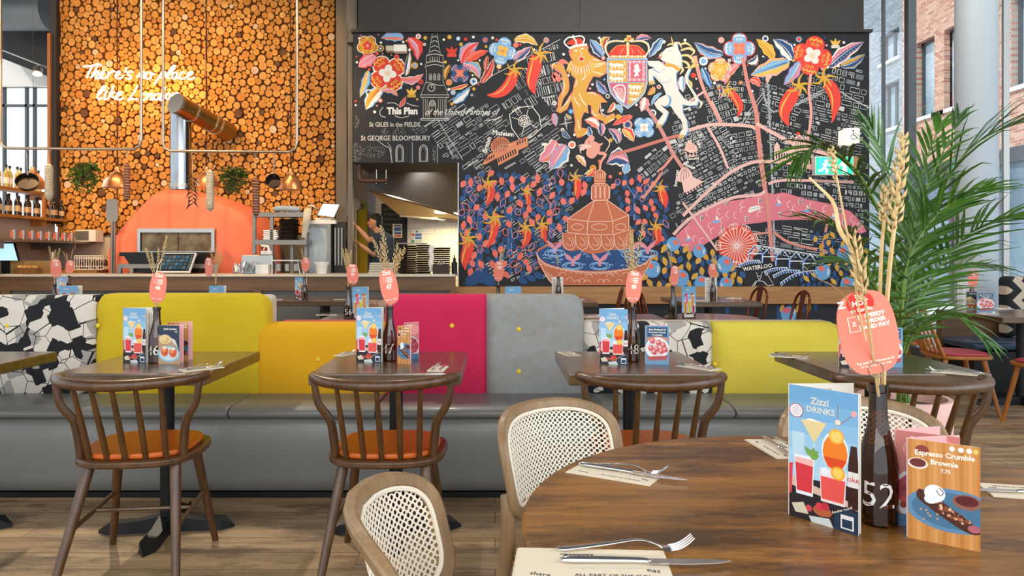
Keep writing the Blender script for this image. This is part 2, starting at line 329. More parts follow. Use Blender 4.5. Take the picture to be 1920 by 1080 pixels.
# log wall backing and its cladding of log ends
lx0, lx1, lz0, lz1 = W(107, 0, YL).x, W(629, 0, YL).x, W(0, 438, YL).z, 5.3
struct('wall_log_backing', MB().box(lx0, lx1, YL+.02, YL+.3, 0, 5.35), M['bark'], smooth=False)
struct('wall_behind_oven', MB().box(lx0, lx1, YL-.03, YL+.02, 0, lz0-.03), M['stone'], smooth=False)
def pack(x0, x1, z0, z1, seed=3):
    rg = np.random.default_rng(seed); A = (x1-x0)*(z1-z0)
    n = int(A*1.0/(PI*(.047**2+.00017))); r = np.clip(rg.normal(.047, .0135, n), .026, .078)
    p = np.stack([rg.uniform(x0, x1, n), rg.uniform(z0, z1, n)], 1)
    lo = np.array([x0, z0]); hi = np.array([x1, z1])
    for it in range(130):
        if it % 8 == 0:
            I = []; J = []
            for a in range(0, n, 300):
                d = ((p[a:a+300, None]-p[None])**2).sum(2); ii, jj = np.nonzero(d < .18**2); ii = ii+a; k = ii < jj; I.append(ii[k]); J.append(jj[k])
            I = np.concatenate(I); J = np.concatenate(J)
        d = p[J]-p[I]; L = np.sqrt((d**2).sum(1))+1e-6; ov = r[I]+r[J]+.001-L; k = ov > 0
        q = d[k]/L[k, None]*ov[k, None]*.42; np.add.at(p, J[k], q); np.add.at(p, I[k], -q)
        p = np.clip(p, lo+r[:, None], hi-r[:, None])
    d = p[J]-p[I]; L = np.sqrt((d**2).sum(1)); ov = np.maximum(r[I]+r[J]-L, 0)*.5
    np.subtract.at(r, I, ov*.22); np.subtract.at(r, J, ov*.22)
    return p, r
P_, R_ = pack(lx0, lx1, lz0, lz1)
mb = MB(); rng = random.Random(5)
LC = ['dc9a4e', 'd89446', 'e0a256', 'd28c3e', 'da9748', 'e2a85c', 'c98638', 'd99a46']
for (x, z), r in zip(P_, R_):
    k = rng.random(); c = lin(rng.choice(LC)); f = rng.uniform(.86, 1.06)
    if k < .02: c = lin('6d4a2a')
    elif k < .035: c = lin('e2c3a2')
    c = tuple(v*f for v in c); n = 14; y = YL-rng.uniform(.0, .035); e = rng.uniform(.92, 1.0); ph = rng.uniform(0, 6)
    ring = lambda rr, yy: [(x+rr*math.cos(2*PI*i/n+ph)*e, yy, z+rr*math.sin(2*PI*i/n+ph)) for i in range(n)]
    mb.cur = c; mb.add(ring(r*.93, y-.003), [tuple(range(n))])
    a = len(mb.v)-n; mb.cur = tuple(v*.55 for v in c)
    mb.add(ring(r, y)+ring(r, YL+.02), [(i, (i+1) % n, n+(i+1) % n, n+i) for i in range(n)]); b2 = len(mb.v)-2*n
    for i in range(n): mb.f.append((a+i, a+(i+1) % n, b2+(i+1) % n, b2+i)); mb.c.append(mb.cur)
    mb.cur = tuple(v*.7 for v in c); q = r*rng.uniform(.08, .16)
    mb.add([(x+q*math.cos(2*PI*i/6), y-.0036, z+q*math.sin(2*PI*i/6)) for i in range(6)], [tuple(range(6))])
def log_nodes():
    m = M['log']; t = m.node_tree; b = t.nodes['Principled BSDF']; a = [n for n in t.nodes if n.type == 'ATTRIBUTE'][0]
    tcn = N(t, 'TexCoord'); n = N(t, 'TexNoise', i_Scale=38.0, i_Detail=5.0); t.links.new(tcn.outputs['Object'], n.inputs['Vector'])
    r = N(t, 'ValToRGB'); r.color_ramp.elements[0].position = .3; r.color_ramp.elements[1].position = .7; r.color_ramp.elements[0].color = (.66, .6, .55, 1); r.color_ramp.elements[1].color = (1.1, 1.08, 1.05, 1)
    mx = N(t, 'Mix', data_type='RGBA', blend_type='MULTIPLY'); mx.inputs[0].default_value = 1
    t.links.new(n.outputs[0], r.inputs[0]); t.links.new(a.outputs['Color'], mx.inputs[6]); t.links.new(r.outputs[0], mx.inputs[7]); t.links.new(mx.outputs[2], b.inputs['Base Color'])
log_nodes()
struct('wall_logs', mb, M['log'], smooth=False)
for px in (222, 388, 546): struct('trim_joint', MB().box(W(px, 0, YL).x-.0025, W(px, 0, YL).x+.0025, YL-.045, YL-.0, lz0, lz1), M['bark'], smooth=False)
# kitchen behind the hatch
struct('wall_kitchen_tiled', MB().box(W(764, 0, 12).x, 1.5, 12, 12.1, 0, 4), M['tilew'], smooth=False)
struct('wall_kitchen_olive', MB().box(-3.3, W(688, 0, 12).x, 12, 12.1, 0, W(0, 378, 12).z), M['olive'], smooth=False)
struct('wall_kitchen_upper', MB().box(-3.3, W(688, 0, 12).x, 12, 12.1, W(0, 378, 12).z, 4), M['wallbeige'], smooth=False)
struct('wall_kitchen_grey', MB().box(W(688, 0, 12).x, W(764, 0, 12).x, 12.02, 12.1, 0, 4), M['dsteel'], smooth=False)
struct('ceiling_kitchen', MB().box(-1.8, 1.5, 9.4, 12.1, 3.6, 3.7), M['dsteel'], smooth=False)
struct('wall_kitchen_right', MB().box(1.4, 1.5, 9.36, 12, 0, 3.6), M['tilew'], smooth=False)
dm = MB(); dr = thing('kitchen_door', 'dark slatted door between olive wall and white tiles', 'door', W(740, 480, 11.95)*1, 0)
dr.location.z = 0; MATW[dr.name] = Matrix.Translation(Vector((dr.location.x, dr.location.y, 0)))
dx0, dx1, dz = W(716, 0, 11.98).x, W(763, 0, 11.98).x, W(0, 382, 11.98).z
MB().box(dx0, dx1, 11.97, 12.0, 0.02, dz).build('door_panel', M['charcoal'], dr, True, False)
for i in range(12): dm.box(dx0+.04, dx1-.03, 11.94, 11.97, dz-.12-i*.09, dz-.075-i*.09)
dm.build('slats', M['dark'], dr, True, False)
MB().box(dx0-.03, dx0, 11.93, 12.0, 0.02, dz+.03).box(dx0, dx1, 11.93, 12.0, dz, dz+.03).build('door_frame', M['dsteel'], dr, True, False)
# left wall: low warm wall, glazing above it
struct('wall_left', MB().box(-6.75, -6.6, 7.2, YL, 0, 1.75), M['wallbeige'], smooth=False)
struct('wall_left_counter_panel', MB().box(-6.6, -5.35, YL-.06, YL-.04, .9, 1.5), M['wallbeige'], smooth=False)
# far-left annex glazing and soffit
g = MB(); 
struct('window_1', MB().add([(-11, 12.6, .4), (-6.5, 12.6, .4), (-6.5, 12.6, 4.6), (-11, 12.6, 4.6)], [(0, 1, 2, 3)]), M['glass'], smooth=False)
fr = MB()
for px in (5, 47, 62): fr.box(W(px, 0, 12.5).x-.02, W(px, 0, 12.5).x+.02, 12.52, 12.58, .4, 4.3)
for py in (161, 197): fr.box(-11, -6.6, 12.52, 12.58, W(0, py, 12.5).z-.025, W(0, py, 12.5).z+.02)
struct('window_2', fr, M['frame'], smooth=False)
a0, a1 = W(-40, 30, 11.4), W(97, 72, 11.4)
struct('ceiling_annex', MB().prism([(W(-60, 0, 11.6).x, 5.4), (W(-60, 0, 11.6).x, W(0, 108-24, 11.6).z), (W(97, 0, 11.6).x, W(0, 146, 11.6).z), (W(97, 0, 11.6).x, 5.4)], 11.6, 11.9, 'y'), M['dark'], smooth=False)
struct('wall_annex_white', MB().prism([(W(-60, 0, 12.4).x, W(0, 98, 12.4).z), (W(-60, 0, 12.4).x, W(0, 161, 12.4).z), (W(97, 0, 12.4).x, W(0, 161, 12.4).z), (W(97, 0, 12.4).x, W(0, 120, 12.4).z)], 12.42, 12.5, 'y'), M['white'], smooth=False)
t = MB().tube([W(-30, 22, 10.9), W(93, 22, 10.9)], .29, 24)
tag(t.build('ventilation_duct', M['duct']), 'silver wrapped ventilation duct above the far left window', 'duct')
t = thing('track_light', 'lit track spotlight on a sloping rail in front of the left window', 'light', W(71, 128, 11.2))
MB().tube([W(-10, 88, 11.2), W(93, 128, 11.2)], .018, 6).build('track_rail', M['steel'], t, True)
MB().tube([W(71, 119, 11.2), W(71, 131, 11.2)], .012, 6).build('stem', M['dsteel'], t, True)
MB().tube([W(72, 129, 11.2), W(70, 138, 11.15)], [.06, .075], 14).build('lamp_head', M['dsteel'], t, True)
MB().ball(W(70, 139, 11.14), .07, .07, .035).build('bulb', M['sign'], t, True)
tag(MB().box(W(91, 0, 10.2).x-.02, W(91, 0, 10.2).x+.02, 10.2, 10.24, 1.7, W(0, 62, 10.2).z).build('orange_post', M['honey'], smooth=False), 'slim orange post between left window and dark pillar', 'post')
# ---- right facade: glazing along x = 5.2
XF = 5.2
struct('window_3', MB().add([(XF, -2.5, .08), (XF, 12.8, .08), (XF, 12.8, 5.35), (XF, -2.5, 5.35)], [(0, 1, 2, 3)]), M['glass'], smooth=False)
for i, (y, ww, dd, mt) in enumerate(((8.68, .045, .05, 'frame'), (9.28, .015, .02, 'frame'), (7.06, .015, .03, 'steel'), (5.2, .05, .09, 'frame'), (3.2, .02, .05, 'steel'), (11.2, .03, .06, 'frame'))):
    struct('mullion_%d' % (i+1), MB().box(XF-dd, XF+dd, y-ww, y+ww, 0, 5.35), M[mt], smooth=False)
struct('trim_5', MB().box(XF-.05, XF+.05, -2.5, 12.8, 0, .1), M['frame'], smooth=False)
struct('column', MB().lathe([(.19, 0), (.19, 5.35)], (4.93, 7.1, 0), 32), M['concrete'])
# ---- outside
struct('ground_street', MB().box(5.3, 60, -20, 60, -.12, -.04), M['street'], smooth=False)
struct('ground_left', MB().box(-30, -9.2, -20, 60, -.12, -.04).box(-9.2, 5.3, 13, 60, -.12, -.04), M['street'], smooth=False)
def facade(name, label, x, y0, y1, z1, mat, wins, gnd=3.3, kind='red'):
    r = thing(name, label, 'building', (x, y0, 0))
    mbx = MB(); th = .35
    # wall built round its window openings: columns between windows, bands above and below
    rows = sorted(set((a, b) for _, _, a, b in wins)); zcur = gnd
    for (a, b) in rows:
        mbx.box(x, x+th, y0, y1, zcur, a); ys = sorted((p, q) for p, q, aa, bb in wins if (aa, bb) == (a, b)); c = y0
        for p, q in ys: mbx.box(x, x+th, c, p, a, b); c = q
        mbx.box(x, x+th, c, y1, a, b); zcur = b
    mbx.box(x, x+th, y0, y1, zcur, z1)
    mbx.build('wall', mat, r, True, False)
    for p, q, a, b in wins:
        f = MB().box(x+.16, x+.24, p, p+.08, a, b).box(x+.16, x+.24, q-.08, q, a, b).box(x+.16, x+.24, p, q, b-.08, b).box(x+.16, x+.24, p, q, a, a+.06).box(x+.16, x+.24, (p+q)/2-.05, (p+q)/2+.05, a, b).build('window', M['frame'], r, True, False)
        g = MB().box(x+.22, x+.24, p, q, a, b); o = g.build('pane', M['pane'], None, False, False)
        o.parent = f; o.matrix_parent_inverse = Matrix.Translation(-r.location)
        MB().box(x-.06, x+.16, p-.05, q+.05, a-.1, a).build('window_sill', M['white'], r, True, False)
    MB().box(x+.1, x+.3, y0, y1, 0, gnd).build('shopfront', M['pane2'], r, True, False)
    b = MB()
    yy = y0+.3
    while yy < y1: b.box(x+.02, x+.1, yy-.06, yy+.06, 0, gnd); yy += 1.5
    b.box(x, x+.12, y0, y1, gnd-.35, gnd); b.build('shopfront_frame', M['frame'], r, True, False)
    return r
M['pane'] = mk('window_pane', '8fa5b2', .08, .0, spec=.8, c2='c6d6de', ns=.6); M['pane2'] = mk('shop_glass', '4b5d6b', .1, spec=.8, c2='8aa0b0', ns=.5)
def zz(py, D): return H-(py-VY)/F*D
B1 = 12.0
def yy(px): return B1*F/(px-VX)   # depth where column px meets the plane x = B1
wn = []
for p, q in ((yy(1770), yy(1718)), (yy(1846)-.2, yy(1793)+.9), (yy(1990), yy(1896))):
    if q-p < .6: q = p+.8
    D = yy(1718)
    for a, b in ((zz(223, yy(1718)), zz(83, yy(1718))),): wn += [(p, q, a, b), (p, q, a+3.55, b+3.9), ]
facade('brick_building', 'red brick building across the street right of the tall mullion', B1, 6.0, yy(1700)+.2, 15, M['brick'], wn, 3.75)
B2 = 12.4
def y2(px): return B2*F/(px-VX)
wn = [(y2(1686), y2(1655), zz(240, y2(1670)), zz(155, y2(1670))), (y2(1686), y2(1650), zz(112, y2(1670)), zz(58, y2(1670)))]
facade('grey_brick_building', 'pale grey brick building seen left of the tall mullion', B2, yy(1700)+.25, 40, 15, M['gbrick'], wn, 3.75)
struct('ground_far_end', MB().box(-10, 12.4, 42, 42.5, 0, 9), M['gbrick'], smooth=False)
# canopy outside at top right (green-tinted reflection strip in the photo is a soffit)
# ================= neon sign
def neon():
    def q(x, y): return W(130+x/7.111, 90+y/7.111, YL-.12)
    L = [[(185,248),(300,238),(390,212),(430,240)], [(305,240),(265,320),(228,400)], [(385,215),(340,310),(285,400)],
     [(300,385),(345,330),(385,310),(380,350),(350,400),(395,405)], [(395,400),(440,360),(465,325),(440,318),(415,360),(420,402),(470,405),(510,380)],
     [(535,320),(510,370),(500,402)], [(510,380),(545,330),(590,305),(605,320)], [(610,385),(665,345),(670,315),(640,325),(618,370),(640,408),(700,395),(715,365)],
     [(768,262),(755,300),(735,328)], [(850,320),(800,318),(775,345),(820,375),(815,410),(760,405)],
     [(905,400),(930,350),(950,330)], [(930,385),(975,325),(1000,330),(985,395),(1015,400)], [(1085,325),(1035,330),(1020,385),(1060,412),(1095,370),(1085,335),(1140,352)],
     [(1245,310),(1190,400),(1130,490)], [(1215,360),(1250,318),(1280,330),(1262,385),(1215,398)], [(1290,395),(1345,330),(1410,250),(1385,240),(1330,310),(1305,390),(1340,405)],
     [(1440,330),(1395,330),(1370,390),(1400,410),(1440,350)],[(1440,335),(1425,385),(1455,405)], [(1540,330),(1500,325),(1470,380),(1490,415),(1545,400)], [(1555,390),(1620,350),(1640,322),(1600,325),(1575,385),(1600,420),(1650,405),(1670,382)],
     [(400,620),(450,560),(480,515),(445,520),(390,600),(375,660),(400,685),(440,660)], [(505,565),(475,630),(470,680),(500,680)], [(525,540),(528,536)],
     [(592,500),(560,580),(515,685)], [(610,590),(545,630),(600,670),(610,685)], [(610,665),(680,620),(700,590),(660,592),(630,650),(650,690),(700,680),(720,655)],
     [(910,500),(870,580),(800,680),(780,712)], [(800,685),(860,680),(915,685)], [(1010,600),(975,620),(970,680),(1000,692),(1035,640),(1010,605)], [(1060,605),(1040,650),(1028,690)],[(1040,650),(1090,605),(1105,620),(1085,685),(1110,688)],
     [(1200,610),(1150,615),(1130,670),(1160,692),(1200,650)], [(1285,520),(1240,600),(1205,690),(1240,690)], [(1330,600),(1290,620),(1285,670),(1320,680),(1345,630),(1330,605)], [(1390,600),(1370,650)], [(1380,640),(1420,600),(1450,604),(1440,640)]]
    t = thing('neon_sign', 'white neon handwriting glowing on the log wall', 'neon sign', q(900, 450))
    mb = MB()
    for s in L: mb.tube(catmull([q(*p) for p in s], 5), .0125, 6)
    mb.build('neon_lettering', M['neon'], t, True)
    fr = MB().tube([q(470, 370), q(1180, 350)], .006, 5).tube([q(480, 370), q(480, 640)], .006, 5).tube([q(480, 640), q(1290, 635)], .006, 5).tube([q(890, 360), q(890, 635)], .006, 5)
    for x, y in ((480, 370), (480, 640), (890, 635), (1180, 350), (1280, 635)): fr.tube([q(x, y), q(x, y)+Vector((0, .13, 0))], .006, 5)
    fr.build('mounting_frame', M['clearbar'], t, True)
M['clearbar'] = mk('orange_bar', 'e8964a', .5)
neon()
l = bpy.data.lights.new('neon_glow', 'AREA'); o = bpy.data.objects.new('neon_glow', l); COL.objects.link(o); l.shape = 'RECTANGLE'; l.size = 1.6; l.size_y = .55  # unseen area lamp added to throw the orange halo behind the lettering
l.energy = 12; l.color = (1, .42, .1); o.location = W(262, 155, YL-.35); o.rotation_euler = (PI/2, 0, 0)
# ================= PAINTED MURAL (paint laid on the wall, thin layers) =================
C = dict(w='efe6d8', r='d8402c', R='e8483a', y='dba63c', Y='e8b84e', b='7fb0d8', n='2f527f', N='24466e', p='e08a9a', P='f0a89a', c='ee7a66', k='25262a', g='c9c6c0', cu='c8704f', s='b0aea8', d='a3402c')
class Paint(MB):
    """flat drawing on a plane: mp(u, v, h) -> point; shapes are given in frame pixels"""
    def __init__(s, mp, ox=0, oy=0, sc=1, step=.0006): super().__init__(); s.mp = mp; s.fr(ox, oy, sc); s.lv = 0; s.step = step; s.j = 0; s.clip = None
    def fr(s, ox, oy, sc): s.ox, s.oy, s.sc = ox, oy, sc; return s
    def pt(s, x, y): return s.mp(s.ox+x/s.sc, s.oy+y/s.sc, s.lv*s.step+(s.j % 50)*s.step/60)
    def cl(s, pts):
        if not s.clip: return pts
        for ax, lim, sg in ((0, 0, 1), (0, s.clip[0], -1), (1, 0, 1), (1, s.clip[1], -1)):
            out = []
            for i in range(len(pts)):
                a, b = pts[i-1], pts[i]; da, db = (a[ax]-lim)*sg, (b[ax]-lim)*sg
                if (da >= 0) != (db >= 0): t = da/(da-db); out.append((a[0]+(b[0]-a[0])*t, a[1]+(b[1]-a[1])*t))
                if db >= 0: out.append(tuple(b[:2]))
            pts = out
            if len(pts) < 3: return None
        return pts
    def cc(s, c): s.cur = lin(C.get(c, c)); s.j += 1
    def pg(s, pts, c, sm=0):
        s.cc(c)
        if sm: pts = [(p.x, p.y) for p in catmull([(a, b, 0) for a, b in pts], sm, True)]
        pts = s.cl(pts)
        if pts: s.poly([s.pt(x, y) for x, y in pts])
    def ln(s, pts, w, c, sm=4, closed=False, taper=0):
        s.cc(c)
        if sm and len(pts) > 2: pts = [(p.x, p.y) for p in catmull([(a, b, 0) for a, b in pts], sm, closed)]
        n = len(pts); vs = []; fs = []
        for i, (x, y) in enumerate(pts):
            a = pts[(i-1) % n] if (closed or i) else pts[i]; b = pts[(i+1) % n] if (closed or i < n-1) else pts[i]
            dx, dy = b[0]-a[0], b[1]-a[1]; l = math.hypot(dx, dy) or 1
            q = float(np.interp(i/(n-1), np.linspace(0, 1, len(w)), w))/2 if isinstance(w, (list, tuple)) else w/2
            if taper: q *= max(.12, math.sin(PI*min(1, (i+.3)/(n-1)))) if taper == 2 else max(.1, 1-i/(n-1)*.95)
            vs += [s.pt(x-dy/l*q, y+dx/l*q), s.pt(x+dy/l*q, y-dx/l*q)]
        for i in range(n if closed else n-1): j = (i+1) % n; fs.append((2*i, 2*i+1, 2*j+1, 2*j))
        s.add(vs, fs)
    def dot(s, x, y, r, c, ry=None, rot=0, n=14):
        s.cc(c); ry = ry or r; ca, sa = math.cos(rot), math.sin(rot)
        q = s.cl([(x+r*math.cos(2*PI*i/n)*ca-ry*math.sin(2*PI*i/n)*sa, y+r*math.cos(2*PI*i/n)*sa+ry*math.sin(2*PI*i/n)*ca) for i in range(n)])
        if q: s.poly([s.pt(*a) for a in q])
    def tx(s, t, x, y, size, c, rot=0, bold=.012, shear=0, sx=1, sc=None):
        s.cc(c); V, Fc = text_mesh(t, bold, shear); ca, sa = math.cos(rot), math.sin(rot)
        s.add([s.pt(x+(a*sx*ca+b*sa)*size, y+(a*sx*sa-b*ca)*size) for a, b, _ in V], Fc)
    def L(s, v): s.lv = v; return s
    def leaf(s, x0, y0, x1, y1, w, bend=0, c=('w', 'r', 'p'), dots=None, vein='w'):
        """pointed at (x0,y0), rounded at (x1,y1)"""
        dx, dy = x1-x0, y1-y0; l = math.hypot(dx, dy); nx, ny = -dy/l, dx/l
        n = 12; sp = [(x0+dx*t+nx*bend*math.sin(PI*t), y0+dy*t+ny*bend*math.sin(PI*t)) for t in [i/n for i in range(n+1)]]
        def ring(k, sh=0):
            A = []; B = []
            for i, (x, y) in enumerate(sp):
                t = i/n; q = k*w*(math.sin(PI*t**.75)**.8 if 0 < t < 1 else 0)*(1+.12*math.sin(t*19)); A.append((x+nx*(q+sh*q), y+ny*(q+sh*q))); B.append((x-nx*(q-sh*q), y-ny*(q-sh*q)))
            return A+B[-2:0:-1]
        s.pg(ring(1), c[0]); s.lv += 1; s.pg(ring(.78), c[1]); s.lv += 1
        if len(c) > 2: s.pg(ring(.42, .5), c[2])
        s.lv += 1
        if vein: s.ln(sp[1:-1], max(w*.13, 2.5), vein, 0, taper=1)
        if dots:
            for i in range(2, n-1):
                for q in (-.35, .35): s.dot(sp[i][0]+nx*w*q, sp[i][1]+ny*w*q, w*.07, dots, n=6)
        s.lv -= 3
    def flower(s, x, y, r, rot, c, np_=4, pc=None):
        """c = outer outline, petal, petal stroke, inner, centre dots"""
        for lvl, k, cc in ((0, 1.0, c[0]), (1, .88, c[1])):
            s.lv += lvl
            for i in range(np_):
                a = rot+2*PI*i/np_; s.dot(x+math.cos(a)*r*.56, y+math.sin(a)*r*.56, r*.44*k, cc, r*.48*k, a, 18)
            s.lv -= lvl
        s.lv += 2
        for i in range(np_):
            a = rot+2*PI*i/np_
            P = [(x+r*(.80+.05*math.cos(q*9))*math.cos(a+q*.42), y+r*(.80+.05*math.cos(q*9))*math.sin(a+q*.42)) for q in (-1, -.66, -.33, 0, .33, .66, 1)]
            s.ln(P, r*.07, c[2], 3)
            for q in (-.28, -.1, .1, .28): s.ln([(x+r*.5*math.cos(a+q), y+r*.5*math.sin(a+q)), (x+r*.66*math.cos(a+q), y+r*.66*math.sin(a+q))], r*.045, c[2], 0)
        s.lv += 1; a0 = rot+(PI/np_ if pc is None else pc)
        for i in range(np_): a = a0+2*PI*i/np_; s.dot(x+math.cos(a)*r*.24, y+math.sin(a)*r*.24, r*.22, c[3], r*.19, a, 12)
        s.lv += 1
        for i in range(14): a = i*2.4; q = r*.16*math.sqrt(i/14); s.dot(x+q*math.cos(a), y+q*math.sin(a), r*.025, c[4], n=6)
        s.lv -= 4
    def chili(s, pts, w, cx, cy, ss, hi=1):
        s.ln(pts, [w*.75, w, w*.95, w*.75, w*.4, w*.06], 'R', 5); s.lv += 1
        if hi: s.ln([(x-w*.24, y) for x, y in pts[:-1]], w*.12, 'Y', 5, taper=2)
        s.lv += 1
        for a, l in ((-.4, 1), (.5, .9), (1.3, .8), (2.4, 1), (3.5, .9), (4.7, 1)):
            s.ln([(cx, cy), (cx+math.cos(a)*l*ss*.5, cy+math.sin(a)*l*ss*.5+ss*.08), (cx+math.cos(a+.35)*l*ss, cy+math.sin(a+.35)*l*ss)], [ss*.22, ss*.18, ss*.04], 'y', 4)
        s.dot(cx, cy, ss*.17, 'y'); s.lv -= 2
    def pdot(s, x, y, r, a='w', b=None, c=None):
        s.dot(x, y, r, a); s.lv += 1
        if b: s.dot(x, y, r*.62, b)
        s.lv += 1
        if c: s.dot(x, y, r*.28, c)
        s.lv -= 2
def mp(px, py, h): return Vector(((px-VX)/F*YM, YM-.002-h, H-(py-VY)/F*YM))
def newp(): return Paint(mp)
mural = thing('mural', 'large chalk and colour mural painted across the back wall above the oak ledge', 'mural', (1.6, YM-.001, W(0, 300, YM).z))
def done(p, name): return p.build(name, M['paint'], mural, True, False)
p = newp(); p.L(0)
p.pg([(663, 63), (1629, 63), (1629, 536), (861, 536), (861, 304), (663, 304)], '26272a'); done(p, 'background_coat')
# ---- street map
p = newp(); rng = random.Random(11)
def inside(x, y, poly):
    c = False; n = len(poly)
    for i in range(n):
        x1, y1 = poly[i]; x2, y2 = poly[i-1]
        if (y1 > y) != (y2 > y) and x < (x2-x1)*(y-y1)/(y2-y1)+x1: c = not c
    return c
def streets(poly, ang, cw, ch, dens=.9, w=.9, warp=0, fill=.12, L=1):
    p.fr(0, 0, 1); p.L(L); ca, sa = math.cos(ang), math.sin(ang)
    xs = [q[0] for q in poly]; ys = [q[1] for q in poly]; cx, cy = (min(xs)+max(xs))/2, (min(ys)+max(ys))/2; R = max(max(xs)-min(xs), max(ys)-min(ys))
    v = -R
    while v < R:
        hh = ch*rng.uniform(.6, 1.5); u = -R
        while u < R:
            ww = cw*rng.uniform(.5, 1.8)
            if rng.random() < dens:
                g = 1.4
                q = [(u+g, v+g), (u+ww-g, v+g), (u+ww-g, v+hh-g), (u+g, v+hh-g)]
                k = rng.random()
                if k < .25 and ww > 8: q = [(u+g, v+g), (u+ww-g, v+g), (u+ww-g, v+hh-g), (u+ww*.6, v+hh-g), (u+ww*.6, v+hh*.5), (u+g, v+hh*.5)]
                if warp: q = [(a+warp*math.sin(b*.03)*6, b+warp*math.sin(a*.035)*7) for a, b in q]
                q = [(cx+a*ca-b*sa, cy+a*sa+b*ca) for a, b in q]
                if inside(sum(a for a, b in q)/len(q), sum(b for a, b in q)/len(q), poly) and all(664 < a < 1628 and 64 < b < 535 for a, b in q) and not any(a < 861 and b > 303 for a, b in q):
                    cl = rng.choice(['dddbd5', 'c8c7c3', 'e6e4de', 'aeb0b0'])
                    if rng.random() < fill: p.pg(q, rng.choice(['a9aaa8', 'c9c9c5', '6f7376']))
                    else: p.ln(q, w*rng.uniform(.9, 1.35), cl, 0, True)
                    if rng.random() < .3 and ww > 7 and hh > 6:
                        m = [(a*.5+(q[0][0]+q[2][0])*.25, b*.5+(q[0][1]+q[2][1])*.25) for a, b in q]; p.ln(m, w*.7, cl, 0, True)
            u += ww+1.2
        v += hh+1.6
left_ = [(835, 235), (940, 165), (1000, 125), (1062, 72), (1040, 215), (1075, 300), (1040, 330), (1120, 330), (1080, 420), (900, 420), (862, 330), (862, 306), (850, 305), (808, 240)]
for a, b in ((1000, 75), (1060, 72)): pass
streets([(905, 180), (1000, 120), (1022, 112), (1000, 215), (935, 200)], -.56, 7, 22, .7)
streets([(985, 105), (1048, 75), (1062, 165), (1040, 205), (1005, 185)], -.25, 7, 16, .95)
streets([(812, 215), (850, 196), (925, 200), (955, 235), (905, 305), (862, 330), (800, 245)], -.6, 16, 9, .85)
streets([(960, 245), (1035, 215), (1062, 320), (1010, 330), (975, 300)], -.6, 18, 8, .8)
streets([(862, 320), (910, 300), (940, 330), (1000, 320), (1060, 330), (1100, 400), (1100, 480), (1000, 530), (900, 520), (862, 420)], -.6, 14, 8, .55)
p.ln([(800, 222), (868, 170), (950, 128), (1050, 74)], .8, 'w', 0)
p.ln([(805, 196), (830, 240), (868, 300)], .8, 'w', 0)
p.L(2); p.ln([(955, 215), (997, 199), (1015, 240), (975, 262)], 1.6, 'w', 2, True); p.ln([(960, 220), (985, 228)], 1, 'w', 0); p.ln([(990, 205), (985, 228), (978, 255)], 1, 'w', 0); p.ln([(985, 228), (1008, 240)], 1, 'w', 0)
for r in (11, 7, 3): p.ln([(983+r*math.cos(a*.5), 227+r*math.sin(a*.5)) for a in range(12)], 1.2, 'w', 0, True)
for a in range(8): p.ln([(983+3*math.cos(a*.785), 227+3*math.sin(a*.785)), (983+11*math.cos(a*.785), 227+11*math.sin(a*.785))], 1, 'w', 0)
streets([(1262, 200), (1300, 170), (1320, 270), (1258, 290)], -.3, 10, 7)
streets([(1258, 260), (1330, 230), (1345, 205), (1390, 300), (1330, 370), (1250, 420), (1290, 330), (1270, 280)], -.5, 9, 7)
streets([(1325, 150), (1345, 158), (1395, 238), (1370, 240), (1335, 235), (1312, 200)], -.3, 8, 9)
streets([(1350, 160), (1400, 130), (1416, 200), (1424, 235), (1380, 232)], .05, 9, 8)
streets([(1345, 250), (1420, 240), (1432, 300), (1385, 315)], -.2, 8, 7)
streets([(1310, 345), (1370, 318), (1430, 308), (1440, 345), (1375, 362), (1310, 400), (1290, 410)], -.45, 8, 6)
streets([(1250, 420), (1300, 395), (1385, 362), (1430, 360), (1360, 378), (1290, 430)], -.4, 6, 8)
streets([(1420, 150), (1500, 165), (1502, 180), (1490, 300), (1445, 290), (1436, 240)], .25, 9, 7, warp=.2)
streets([(1510, 160), (1540, 130), (1629, 132), (1629, 330), (1520, 330), (1505, 300)], .2, 12, 9, warp=.2)
streets([(1445, 305), (1560, 320), (1629, 340), (1629, 430), (1560, 385), (1450, 362)], .1, 8, 8, warp=.2)
streets([(1400, 430), (1440, 420), (1530, 420), (1570, 450), (1540, 500), (1450, 485), (1400, 460)], .15, 18, 12, fill=.2)
streets([(1200, 290), (1245, 270), (1260, 320), (1225, 360), (1190, 330)], -.7, 10, 9, fill=.5)
# railway ladder
p.L(2)
for pts in ([(1440, 160), (1446, 300), (1452, 470)], [(1430, 165), (1450, 210), (1540, 175)]):
    p.ln(pts, 3.5, 'a8adb0', 3); p.L(3)
    P = catmull([(a, b, 0) for a, b in pts], 24)
    for i in range(1, len(P)-1, 2): p.dot(P[i].x, P[i].y, .9, 'k', n=5)
    p.L(2)
for pts in ([(1545, 148), (1580, 175), (1629, 202)], [(1430, 175), (1400, 215), (1390, 235)], [(1500, 190), (1520, 180), (1560, 160)]): p.ln(pts, 1.4, 'g', 3); p.ln([(a+4, b+3) for a, b in pts], 1.2, 'g', 3)
